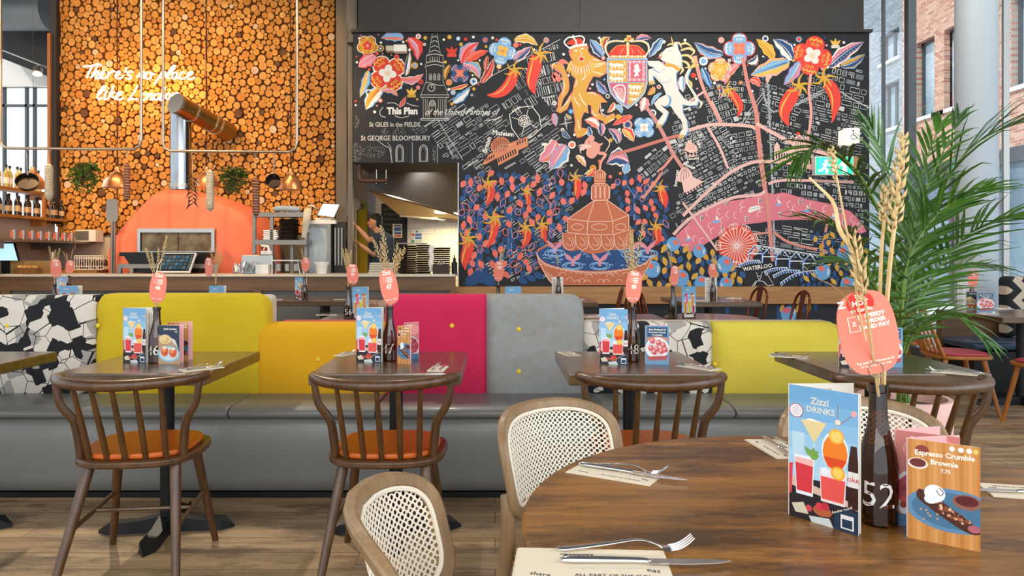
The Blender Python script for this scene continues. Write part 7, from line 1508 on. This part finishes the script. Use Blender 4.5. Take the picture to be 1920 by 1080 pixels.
m = MB(); m.add(a+[p_+Vector((0, .03, .005)) for p_ in a], [(0, 1, 2, 3), (7, 6, 5, 4), (0, 4, 5, 1), (1, 5, 6, 2), (2, 6, 7, 3), (3, 7, 4, 0)]); m.build('casing', M['black'], t, True, False)
m = MB(); c_ = sum(a, Vector())/4; m.poly([c_+(p_-c_)*.96+Vector((0, -.003, 0)) for p_ in a]); m.build('lit_display', M['screen'], t, True, False); MB().box(a[0].x+.2, a[0].x+.3, 8.88, 9.0, ZB, a[2].z+.02).build('stand', M['black'], t, True)
t = thing('bread_basket', 'brown basket of buns on the bar near the left edge', 'basket', W(52, 514, 8.75)); b = W(52, 514, 8.7); b.z = ZB; MB().prism(rsq(.14, .08), 0, .075).build('basket_body', mk('basket', '8f5f2c', .8, c2='5e3a16', ns=60), t) if False else None
m = MB(); m.T = Matrix.Translation(b); m.prism(rsq(.15, .09), 0, .07); m.build('basket_body', mk('basket', '8f5f2c', .8, c2='5e3a16', ns=60), t, True)
for i in range(4): simple('bread_bun', 'bread bun, %s in the brown basket on the bar' % nth(i, 4), 'bun', MB().ball(b+Vector((-.09+i*.06, 0, .085)), .04, .045, .025), mk('bread', 'd9a45c', .8) if i == 0 else bpy.data.materials['bread'], 'buns in the basket')
t = thing('perspex_box', 'clear plastic box at the left end of the bar', 'box', W(60, 500, 8.7)); a = W(-20, 489, 8.65); MB().box(a.x, W(78, 0, 8.65).x, 8.9, 8.91, ZB, a.z).build('pane', M['goldpane'] if 'goldpane' in M else mk('amber_panel', 'b08a50', .3), t, True, False)
# steel table frame before the oven
t = thing('steel_table', 'steel prep table frame between bar and oven', 'table', W(320, 500, 8.95)*1); a, b = W(222, 495, 8.95), W(410, 500, 8.95); MB().box(a.x, b.x, 8.93, 8.97, b.z-.02, a.z).build('rail', M['dsteel'], t, True, False)
for px in (225, 248, 404): MB().box(W(px-3, 0, 8.95).x, W(px+3, 0, 8.95).x, 8.93, 8.97, ZB, b.z-.02).build('leg', M['dsteel'], t, True, False)
# till tablet
t = thing('till_tablet', 'tilted black touch screen till standing on the bar before the oven', 'screen', W(330, 512, 8.75))
a = [W(306, 474, 8.8), W(368, 474, 8.8), W(355, 510, 8.65), W(292, 510, 8.65)]; nrm = (a[1]-a[0]).cross(a[3]-a[0]).normalized(); nrm = nrm if nrm.y < 0 else -nrm
m = MB(); m.add([p_-nrm*.03 for p_ in a]+a, [(3, 2, 1, 0), (4, 5, 6, 7), (0, 1, 5, 4), (1, 2, 6, 5), (2, 3, 7, 6), (3, 0, 4, 7)]); m.build('casing', M['white'], t, True, False)
p = Paint(lambda u, v, k: a[0].lerp(a[1], u/100).lerp(a[3].lerp(a[2], u/100), v/60)+nrm*(.002+k), step=.0004); p.L(0); p.pg([(3, 3), (97, 3), (97, 57), (3, 57)], '1c2a34'); p.L(1)
for i in range(6):
    for j in range(4): p.pg([(8+i*13, 9+j*11), (19+i*13, 9+j*11), (19+i*13, 18+j*11), (8+i*13, 18+j*11)], ['2f5a78', '3f4f5a', '4b6a80'][(i+j) % 3])
for j in range(10): p.pg([(88, 8+j*4.6), (95, 8+j*4.6), (95, 10+j*4.6), (88, 10+j*4.6)], '7a8a90')
p.build('display', M['tab'], t, True, False); MB().box(a[3].x+.2, a[3].x+.3, 8.72, 8.85, ZB, a[3].z+.12).build('stand', M['black'], t, True)
# cutlery tub, boxes, steel bath
t = thing('cutlery_tub', 'clear tub stuffed with knives and forks on the bar', 'tub', W(458, 513, 8.75)); a, b = W(440, 500, 8.72), W(478, 514, 8.72); MB().box(a.x, b.x, 8.66, 8.8, ZB, a.z).build('tub', M['clear'], t, True, False)
rg = random.Random(4); m = MB()
for i in range(34): x = rg.uniform(a.x+.02, b.x-.02); m.tube([(x, 8.73+rg.uniform(-.04, .04), ZB+.02), (x+rg.uniform(-.06, .06), 8.73+rg.uniform(-.05, .05), a.z+rg.uniform(.01, .07))], .005, 5)
m.build('cutlery', M['chrome'], t, True)['kind'] = 'stuff'
simple('white_carton', 'low white carton beside the cutlery tub', 'carton', MB().box(W(479, 0, 8.7).x, W(504, 0, 8.7).x, 8.68, 8.78, ZB, W(0, 496, 8.7).z), M['white'], smooth=False, bevel=.01)
simple('steel_bain_marie', 'square steel container behind the white carton', 'container', MB().box(W(453, 0, 8.82).x, W(512, 0, 8.82).x, 8.81, 8.93, ZB, W(0, 478, 8.82).z), M['steel'], smooth=False, bevel=.008)
t = thing('spray_bottle', 'white trigger spray bottle on the steel container', 'bottle', W(497, 477, 8.87)); b = W(500, 478, 8.87); b.z = W(0, 478, 8.82).z; MB().cbox(b+Vector((-.0, 0, .027)), .14, .06, .05).build('bottle_shoulder', M['white'], t, True, bevel=.01); MB().tube([b+Vector((.03, 0, .05)), b+Vector((.02, 0, .11)), b+Vector((-.07, 0, .12))], [.02, .018, .012], 8).build('spray_head', M['white'], t, True); MB().tube([b+Vector((-.02, 0, .11)), b+Vector((-.04, 0, .06))], .007, 6).build('trigger', M['white'], t, True)
# steel rack
t = thing('steel_rack', 'tall steel rack with two shelves right of the oven', 'rack', W(520, 500, 9.3)); 
for px, D in ((477, 8.97), (510, 8.97), (548, 9.16), (574, 9.16)): MB().box(W(px-3, 0, D).x, W(px+3, 0, D).x, D-.02, D+.02, ZB, W(0, 399, D).z).build('post', M['dsteel'], t, True, False)
for py in (398, 450): z = W(0, py, 8.95).z; x0, x1 = W(473, 0, 8.95).x, W(577, 0, 9.0).x; MB().box(x0, x1, 8.94, 9.19, z-.06, z).build('shelf_board', M['dsteel'], t, True, False)
zt_, zm = W(0, 398, 8.95).z+.002, W(0, 450, 8.95).z+.002
m = MB(); rg = random.Random(8); a = W(512, 0, 9.05).x; b = W(562, 0, 9.05).x
simple('folded_cloth_bag', 'pale blue folded cloth bag on top of the steel rack', 'cloth', MB().tube(catmull([(a, 9.06, zt_+.045), (a+.1, 9.06, zt_+.055), (a+.22, 9.06, zt_+.05), (b, 9.06, zt_+.04)], 5), [.02, .045, .04, .045, .03], 12, flat=.9), M['cloth'])
simple('draped_tea_towel', 'striped cloth draped over the end of the steel rack', 'cloth', MB().tube(catmull([(W(572, 0, 8.9).x, 9.06, zt_+.035), (W(576, 0, 8.9).x, 8.93, zt_+.02), (W(574, 0, 8.9).x, 8.89, zt_-.15), (W(570, 0, 8.9).x, 8.89, zt_-.33)], 5), [.03, .05, .045, .03], 12, flat=.5), M['ltfab'])
def stack(name, label, cat, px0, px1, D, z, n, th, mat, grp, r=None):
    x0, x1 = W(px0, 0, D).x, W(px1, 0, D).x; r = (x1-x0)/2
    m = MB().lathe([(0, 0), (r*.9, 0), (r, th*.8), (r*.93, th*.8), (r*.85, th*.25), (0, th*.25)], n=26).build(name, M[mat], ang=.6); tag(m, label, cat, grp); rg = random.Random(px0)
    for i in range(n):
        o = m if i == 0 else m.copy()
        if i: COL.objects.link(o)
        o['label'] = '%s %s' % (label, '(lowest)' if i == 0 else ('(topmost)' if i == n-1 else '(%s from the bottom)' % ORD[i]))
        o.location = ((x0+x1)/2+rg.uniform(-.006, .006), D+rg.uniform(-.006, .006), z+i*th)
stack('black_pizza_pan', 'black pizza pan of the rack stack', 'pan', 523, 560, 9.065, zm, 11, .025, 'black2', 'black pans on the steel rack')
for i in range(5): simple('plate_box', 'white tray, %s of the pile left of the black pans' % nth(i, 5, 'lowest', 'topmost'), 'tray', MB().box(W(493+i % 2, 0, 8.95).x, W(518+(i*3) % 4, 0, 8.95).x, 8.95, 9.12, zm+.002+i*.026, zm+.024+i*.026), M['white'], 'white trays on the steel rack', smooth=False, bevel=.004)
t = thing('cup_rack', 'white wire rack with steel cups on the bar', 'rack', W(536, 512, 8.8)); a, b = W(513, 489, 8.75), W(561, 513, 8.75); m = MB()
for y in (8.68, 8.84): m.tube([(a.x, y, ZB), (a.x, y, a.z), (b.x, y, a.z), (b.x+.03, y, ZB)], .007, 6)
m.tube([(a.x, 8.68, a.z), (a.x, 8.84, a.z)], .007, 6).tube([(b.x, 8.68, a.z), (b.x, 8.84, a.z)], .007, 6); m.build('wire_frame', M['white'], t, True); MB().box(a.x, b.x, 8.67, 8.85, a.z, a.z+.012).build('rack_top', M['white'], t, True)
cu_ = MB().lathe([(0, 0), (.03, 0), (.036, .09), (.033, .09), (.028, .005), (0, .005)], n=16).build('steel_cup', M['steel']); tag(cu_, 'steel cup hanging in the white wire rack', 'cup', 'steel cups in the wire rack')
for i in range(3): o = cu_ if i == 0 else cu_.copy(); (COL.objects.link(o) if i else None); o['label'] = 'steel cup, %s in the white wire rack' % nth(i, 3); o.location = (a.x+.06+i*.11, 8.76, ZB+.035)
simple('white_tub', 'round white tub with wide rim on the bar', 'tub', MB().lathe([(0, 0), (.065, 0), (.075, .1), (.095, .13), (.095, .15), (.07, .15), (.06, .02), (0, .02)], (W(603, 0, 8.85).x, 8.85, ZB), 24), M['white'])
# drinks machine
t = thing('steel_cabinet', 'glass fronted steel cabinet right of the rack', 'cabinet', W(600, 500, 9.3)); a, b = W(578, 420, 9.2), W(620, 512, 9.2); MB().box(a.x, b.x, 9.25, 9.65, 0, a.z).build('cabinet_body', M['steel'], t, True, False); MB().box(b.x-.045, b.x, 9.2, 9.25, ZB, a.z).box(a.x, b.x-.045, 9.2, 9.25, a.z-.03, a.z).build('door_frame', M['dsteel'], t, True, False); MB().box(a.x, b.x-.045, 9.225, 9.24, ZB, a.z-.03).build('glass_door', mk('frosted_panel', 'a9b3b6', .25), t, True, False)
z = a.z
simple('folded_cartons', 'flattened pale cartons on the steel cabinet', 'cartons', MB().box(a.x, b.x+.06, 9.22, 9.5, z+.002, z+.05).box(a.x+.08, b.x, 9.24, 9.5, z+.05, z+.085), M['paper'], smooth=False, bevel=.006)
t = thing('order_screen', 'tilted pale blue order screen above the steel cabinet', 'screen', W(616, 395, 9.3)); a = [W(605, 381, 9.3), W(638, 383, 9.3), W(627, 408, 9.2), W(594, 404, 9.2)]; m = MB(); m.add(a+[p_+Vector((0, .03, .004)) for p_ in a], [(0, 1, 2, 3), (7, 6, 5, 4), (0, 4, 5, 1), (1, 5, 6, 2), (2, 6, 7, 3), (3, 7, 4, 0)]); m.build('casing', M['black'], t, True, False); c_ = sum(a, Vector())/4; m = MB(); m.poly([c_+(p_-c_)*.93+Vector((0, -.004, 0)) for p_ in a]); m.build('lit_display', M['screen'], t, True, False)
MB().tube([W(577, 418, 9.35), W(577, 390, 9.35), W(584, 385, 9.35), W(597, 394, 9.36)], .014, 8).build('arm', M['steel'], t, True); MB().cbox(W(580, 397, 9.33), .07, .05, .035).build('clamp', M['black'], t, True)
t = thing('bottle_rack_unit', 'dark upright unit between steel cabinet and pillar', 'unit', W(634, 500, 9.3)); a, b = W(626, 416, 9.3), W(648, 512, 9.3); MB().box(a.x, b.x, 9.3, 9.5, 0, a.z).build('unit_body', M['dark'], t, True, False)
for px in (629, 635, 641): MB().box(W(px-1.5, 0, 9.28).x, W(px+1.5, 0, 9.28).x, 9.27, 9.3, ZB+.1, a.z-.08).build('slot', M['dsteel'], t, True, False)
# hatch counter items
simple('menu_board_pile', 'pile of pale boards on the hatch counter', 'boards', MB().box(W(693, 0, 8.85).x, W(738, 0, 8.85).x, 8.75, 9.0, ZB, ZB+.025).box(W(694, 0, 8.85).x, W(738, 0, 8.85).x, 8.76, 9.0, ZB+.03, ZB+.055).box(W(695, 0, 8.85).x, W(738, 0, 8.85).x, 8.76, 9.0, ZB+.06, ZB+.085).box(W(695, 0, 8.85).x, W(739, 0, 8.85).x, 8.76, 9.0, ZB+.09, ZB+.115).box(W(696, 0, 8.85).x, W(740, 0, 8.85).x, 8.76, 9.0, ZB+.12, ZB+.14), M['ltfab'], smooth=False)
stack('black_pizza_pan', 'black pizza pan of the left hatch stack', 'pan', 748, 782, 8.82, ZB, 13, .028, 'black2', 'left pan stack on the hatch counter'); stack('black_pizza_pan', 'black pizza pan of the middle hatch stack', 'pan', 780, 808, 9.06, ZB, 13, .029, 'black2', 'middle pan stack on the hatch counter'); stack('black_pizza_pan', 'black pizza pan of the right hatch stack', 'pan', 812, 845, 9.02, ZB, 13, .026, 'black2', 'right pan stack on the hatch counter')
simple('serving_tray', 'grey tray lying on top of the left black pan stacks', 'tray', MB().box(W(749, 0, 8.85).x, W(798, 0, 8.85).x, 8.75, 9.1, ZB+13*.029+.002, ZB+13*.029+.014), M['dsteel'], smooth=False)
simple('paper_lining_stack', 'tall white edge of stacked paper liners between the pan stacks', 'paper', MB().tube([(W(808.5+1.2*math.sin(i*1.3), 0, 8.8).x, 8.8, ZB+.03+i*.03) for i in range(12)], .03, 8), M['paper'])
t = thing('card_reader_box', 'black slotted box before the right pan stack', 'box', W(826, 513, 8.75)); a, b = W(812, 496, 8.72), W(842, 514, 8.72); MB().box(a.x, b.x, 8.68, 8.82, ZB, a.z).build('box_body', M['black2'], t, True, False); 
for i in range(3): MB().cbox((a.x+.07+i*.03, 8.74, a.z+.02), .006, .08, .05, Matrix.Rotation(.5, 3, 'Y')).build('card', M['white'], t, True, False)
simple('pepper_mill', 'black mill with steel top at the right end of the hatch counter', 'mill', MB().lathe([(0, 0), (.035, 0), (.035, .14), (.015, .16), (.02, .19), (.006, .21), (.006, .24), (0, .24)], (W(852, 0, 8.75).x, 8.75, ZB), 16), M['black'])
# ---- extraction hood and pipe
t = thing('extraction_hood', 'stainless extraction hood with slanted lower edge over the kitchen', 'hood', W(775, 370, 10.4)); a, b, c, d = W(690, 357, 10.2), W(862, 404, 11.2), W(862, 414, 11.2), W(764, 392, 10.6)
MB().add([a, b, Vector((b.x, b.y, 3.6)), Vector((a.x, a.y, 3.6)), a+Vector((.1, .02, 0)), b+Vector((.0, .05, 0))], [(0, 1, 2, 3)]).build('hood_side', M['steel'], t, True, False)
off = Vector((.45, 1.3, -.0)); MB().add([a, b, b+Vector((.2, .8, -.06)), a+Vector((.35, .9, -.32))], [(0, 1, 2, 3)]).build('hood_underside', mk('hood_inside', 'b8a47c', .3, .6), t, True, False)
MB().tube([a, b], .022, 6).build('rim', M['brass'], t, True); MB().tube([a+Vector((.35, .9, -.32)), b+Vector((.2, .8, -.06))], .02, 6).build('rear_rim', M['top'], t, True)
lx = a.lerp(b, .62)+Vector((.2, .45, -.06)); MB().ball(lx, .13, .1, .03).build('hood_lamp', M['sign'], t, True)
l = bpy.data.lights.new('hood_light', 'AREA'); o = bpy.data.objects.new('hood_light', l); COL.objects.link(o); l.size = .5; l.energy = 34; l.color = (1, .86, .62); o.location = lx+Vector((.1, .1, -.06)); o.rotation_euler = (-.2, 0, 0)
t = thing('drain_pipe', 'dark brown bent pipe hanging under the mural box', 'pipe', W(700, 336, 9.2)); MB().tube(catmull([W(674, 306, 9.15), W(674, 330, 9.15), W(677, 338, 9.15), W(688, 339, 9.15), W(726, 339, 9.15)], 5), .028, 12).build('pipe', mk('brown_pipe', '4a2c1c', .5), t, True)
for px in (706, 724): MB().tube([W(px, 318, 9.15), W(px, 344, 9.15)], .006, 6).build('pipe_hanger', M['steel'], t, True)
# ---- signs, clock
def poster(name, label, px0, py0, px1, py1, D, fn, bg='f0ede6', cat='sign'):
    a, b = W(px0, py0, D), W(px1, py1, D); t = thing(name, label, cat, ((a.x+b.x)/2, D, b.z)); MB().box(a.x, b.x, D, D+.008, b.z, a.z).build('board', M['white'], t, True, False)
    p = Paint(lambda u, v, k: Vector((a.x+(b.x-a.x)*u/100, D-.002-k, a.z+(b.z-a.z)*v/100)), step=.0006); p.L(0); p.pg([(0, 0), (100, 0), (100, 100), (0, 100)], bg); p.L(1); fn(p); p.build('printing', M['card'], t, True, False)
def haz(p):
    for i, (c1, c2) in enumerate((('d8402c', '3f76a8'), ('c9c9c9', '3f76a8'), ('3c7a44', 'c7c9b0'))): p.pg([(6, 28+i*24), (28, 28+i*24), (28, 46+i*24), (6, 46+i*24)], c1); p.pg([(34, 28+i*24), (94, 28+i*24), (94, 46+i*24), (34, 46+i*24)], c2)
    p.dot(50, 13, 8, '3f76a8')
def bl(p): p.pg([(12, 6), (88, 6), (88, 16), (12, 16)], '3a4a5a'); p.pg([(18, 24), (90, 24), (90, 52), (18, 52)], '3c5f9a'); p.pg([(18, 58), (90, 58), (90, 74), (18, 74)], '3c5f9a'); p.pg([(18, 80), (90, 80), (90, 94), (18, 94)], 'c2583a')
poster('safety_notice', 'white notice with red, blue and green rows on the kitchen tiles', 771, 431, 792, 456, 11.985, haz); poster('safety_notice', 'blue and orange notice on the dark kitchen door', 736, 420, 754, 446, 11.93, bl, 'd8d4ca')
poster('wall_notice', 'narrow white notice on the olive kitchen wall', 650, 372, 654, 394, 11.985, lambda p: [p.pg([(20, 10+i*12), (80, 10+i*12), (80, 14+i*12), (20, 14+i*12)], '8a8a8a') for i in range(7)])
t = thing('wall_clock', 'round white wall clock seen edge on above the olive wall', 'clock', W(664, 384, 11.6)); MB().tube([W(662, 384, 11.9), W(665, 384, 11.75)], .1, 24).build('clock_case', M['white'], t, True)
simple('hand_dryer', 'grey cylindrical dispenser on the olive wall', 'dispenser', MB().tube([W(668, 388, 11.85), W(680, 390, 11.85)], .06, 14), M['dsteel'])
simple('door_frame_post', 'pale timber post in the kitchen doorway', 'post', MB().box(W(665, 0, 11.5).x, W(668, 0, 11.5).x, 11.5, 11.55, 0, W(0, 372, 11.5).z), M['top'], smooth=False)
simple('hanging_yellow_cloth', 'bright yellow curtain strip in the kitchen doorway', 'curtain', MB().box(W(672, 0, 11.7).x, W(688, 0, 11.7).x, 11.7, 11.73, .0, W(0, 392, 11.7).z), mk('yellow_cloth', 'c2a81e', .8, c2='a88e14', ns=12, stretch=(8, 1, .2)), smooth=False)
# exit sign and lit toilet sign, alarm box
t = thing('exit_sign', 'green and white lit emergency exit sign with arrow', 'sign', W(1564, 311, 8.88)); a, b = W(1529, 293, 8.86), W(1601, 328, 8.86)
MB().box(a.x, b.x, 8.87, 8.96, b.z, a.z).build('housing', M['white'], t, True, False); MB().box(b.x, b.x+.06, 8.87, 8.96, b.z, a.z).build('side_cap', M['dado'], t, True, False)
MB().box(a.x+.012, b.x-.012, 8.862, 8.87, b.z+.012, a.z-.012).build('green_panel', M['green'], t, True, False)
p = Paint(lambda u, v, k: Vector((a.x+(b.x-a.x)*u/200, 8.86-k, a.z+(b.z-a.z)*v/100)), step=.001); p.L(0); p.pg([(140, 88), (140, 50), (122, 50), (152, 14), (182, 50), (164, 50), (164, 88)], 'w'); p.pg([(18, 12), (70, 12), (70, 88), (18, 88)], '3a9fc0'); p.L(1); p.dot(56, 26, 9, 'w'); p.ln([(56, 36), (46, 60), (62, 74), (56, 92)], 13, 'w', 0); p.ln([(46, 60), (32, 76), (16, 76)], 11, 'w', 0); p.ln([(36, 44), (56, 40), (76, 52)], 9, 'w', 0); p.pg([(88, 20), (108, 20), (108, 80), (88, 80)], 'w')
M['glowp'] = painted('sign_print', .4); bb = M['glowp'].node_tree.nodes['Principled BSDF']; at = [n_ for n_ in M['glowp'].node_tree.nodes if n_.type == 'ATTRIBUTE'][0]; M['glowp'].node_tree.links.new(at.outputs['Color'], bb.inputs['Emission Color']); bb.inputs['Emission Strength'].default_value = 1.3
p.build('symbols', M['glowp'], t, True, False)
t = thing('lit_toilet_sign', 'glowing white cube sign with wheelchair symbol', 'sign', W(1594, 254, 8.75)); a, b = W(1587, 240, 8.72), W(1612, 267, 8.72); a2, b2 = W(1573, 243, 8.95), W(1587, 268, 8.95)
MB().add([(a.x, 8.72, b.z), (b.x, 8.72, b.z), (b.x, 8.72, a.z), (a.x, 8.72, a.z), (a2.x, 8.97, b.z), (b.x, 8.97, b.z), (b.x, 8.97, a.z), (a2.x, 8.97, a.z)], [(0, 1, 2, 3), (4, 0, 3, 7), (3, 2, 6, 7), (0, 4, 5, 1), (1, 5, 6, 2), (5, 4, 7, 6)]).build('light_box', mk('sign_glow', 'fff2dc', .4, emit=.75), t, True, False)
p = Paint(lambda u, v, k: Vector((a.x+(b.x-a.x)*u/100, 8.716-k, a.z+(b.z-a.z)*v/100)), step=.001); p.L(0); c_ = '100c0a'; p.dot(50, 20, 7, c_); p.ln([(50, 30), (51, 54), (70, 54), (78, 74), (86, 72)], 6, c_, 0); p.ln([(50, 40), (66, 42)], 5, c_, 0); p.ln([(46, 44), (34, 58), (40, 76), (58, 78), (68, 66)], 5, c_, 4); p.build('wheelchair_symbol', M['card'], t, True, False)
a3, b3 = W(724, 85, 8.9), W(762, 98, 8.9); t = thing('alarm_box', 'small cream two-part alarm box fixed on the mural', 'alarm', ((a3.x+b3.x)/2, 8.9, b3.z)); mx = a3.x+(b3.x-a3.x)*.38
MB().box(a3.x, mx, 8.87, 8.97, b3.z+.01, a3.z-.01).build('small_case', M['ltfab'], t, True, False, bevel=.006); MB().box(mx, b3.x, 8.86, 8.97, b3.z, a3.z).build('large_case', M['paper'], t, True, False, bevel=.006)
# ---- kitchen worker
def person():
    t = thing('person', 'person in a grey t-shirt reaching left in the kitchen, dark hair', 'person', (W(712, 0, 9.95).x, 9.95, 0)); X = t.location.x
    def L(px, py, D=9.95): v = W(px, py, D); return v-t.location
    hd = L(703, 417); nk = L(708, 434); ch = L(714, 452); pv = Vector((.04, .02, .96))
    shl, shr_ = L(703, 446, 9.85), L(722, 446, 10.12); el1, ha1 = L(692, 451, 9.75), L(669, 425, 9.7); el2, ha2 = L(700, 478, 9.8), L(674, 458, 9.72)
    b = MB(); b.ball(hd+Vector((0, 0, .01)), .083, .088, .115, 18, 14, Matrix.Rotation(.25, 3, 'Y')).ball(hd+Vector((-.03, 0, -.055)), .055, .058, .06, 12, 10)
    b.tube([hd+Vector((.01, 0, -.05)), nk, ch], [.055, .052, .07], 12)
    b.ball(hd+Vector((-.09, -.01, -.01)), .018, .014, .03).ball(hd+Vector((-.075, -.035, -.06)), .014, .022, .008)          # nose, mouth
    for y in (-.085, .085): b.ball(hd+Vector((.012, y, 0)), .02, .01, .032)
    for a_, e_, h_, sg in ((shl, el1, ha1, 1), (shr_, el2, ha2, -1)):
        b.tube([a_, a_.lerp(e_, .5), e_, e_.lerp(h_, .4), h_], [.052, .047, .04, .04, .027], 12); d = (h_-e_).normalized(); s_ = d.cross(Vector((0, 0, 1))).normalized(); u_ = s_.cross(d)
        b.tube([h_-d*.01, h_+d*.04, h_+d*.085], [.027, .036, .036], 10, flat=.45)
        for k in range(4):
            o_ = h_+d*.08+s_*(k-1.5)*.019; le = (.07, .08, .076, .06)[k]; b.tube([o_, o_+d*le*.5-u_*.006, o_+d*le*.95-u_*.028], [.0095, .009, .0065], 8)
        o_ = h_+d*.03+s_*.03*sg; b.tube([o_, o_+d*.03+s_*.022*sg-u_*.01, o_+d*.06+s_*.026*sg-u_*.022], [.012, .011, .008], 8)
    for y in (-.1, .1): b.tube([Vector((pv.x, pv.y+y, .9)), Vector((.02, y*1.1, .48)), Vector((.05, y*1.2, .06))], [.085, .06, .04], 12).tube([Vector((.07, y*1.2, .035)), Vector((-.14, y*1.25, .025))], [.04, .035], 10)
    b.tube([ch, pv], [.12, .13], 14); b.build('body', M['skin'], t, mods=[('REMESH', dict(mode='VOXEL', voxel_size=.009)), ('SMOOTH', dict(iterations=3, factor=.5))])
    s = MB(); s.tube([nk+Vector((.01, 0, -.03)), ch+Vector((.01, 0, .03)), ch.lerp(pv, .35), ch.lerp(pv, .75), pv+Vector((0, 0, -.06))], [.075, .16, .165, .155, .165], 18, flat=1.15).ball(ch+Vector((.01, 0, .02)), .14, .2, .1)
    for a_, e_ in ((shl, el1), (shr_, el2)): s.tube([a_.lerp(ch, .5), a_, a_.lerp(e_, .55)], [.09, .075, .064], 12)
    s.build('t_shirt', M['shirt'], t, mods=[('REMESH', dict(mode='VOXEL', voxel_size=.012)), ('SMOOTH', dict(iterations=4, factor=.5))])
    h = MB(); h.ball(hd+Vector((.02, 0, .055)), .088, .093, .078, 18, 12).ball(hd+Vector((.05, 0, .0)), .06, .085, .08, 14, 10); h.build('hair', M['hair'], t, mods=[('REMESH', dict(mode='VOXEL', voxel_size=.01))])
    q = MB(); q.tube([Vector((pv.x, 0, .98)), Vector((pv.x, 0, .86))], .165, 16)
    for y in (-.1, .1): q.tube([Vector((pv.x, pv.y+y, .9)), Vector((.02, y*1.1, .48)), Vector((.05, y*1.2, .08))], [.105, .08, .065], 12)
    q.build('trousers', M['trouser'], t, mods=[('REMESH', dict(mode='VOXEL', voxel_size=.014))])
    e = MB()
    for y in (-.03, .03): e.ball(hd+Vector((-.078, y, .015)), .008, .012, .009)
    e.build('eyes', M['hair'], t)
    rh = ha1+(ha1-el1).normalized()*.12; simple('red_cloth', 'red cloth held up in the hand of the kitchen worker', 'cloth', MB().cbox(rh+t.location+Vector((0, 0, .01)), .09, .06, .1), mk('red_cloth', 'd83a30', .8), bevel=.02)
person()
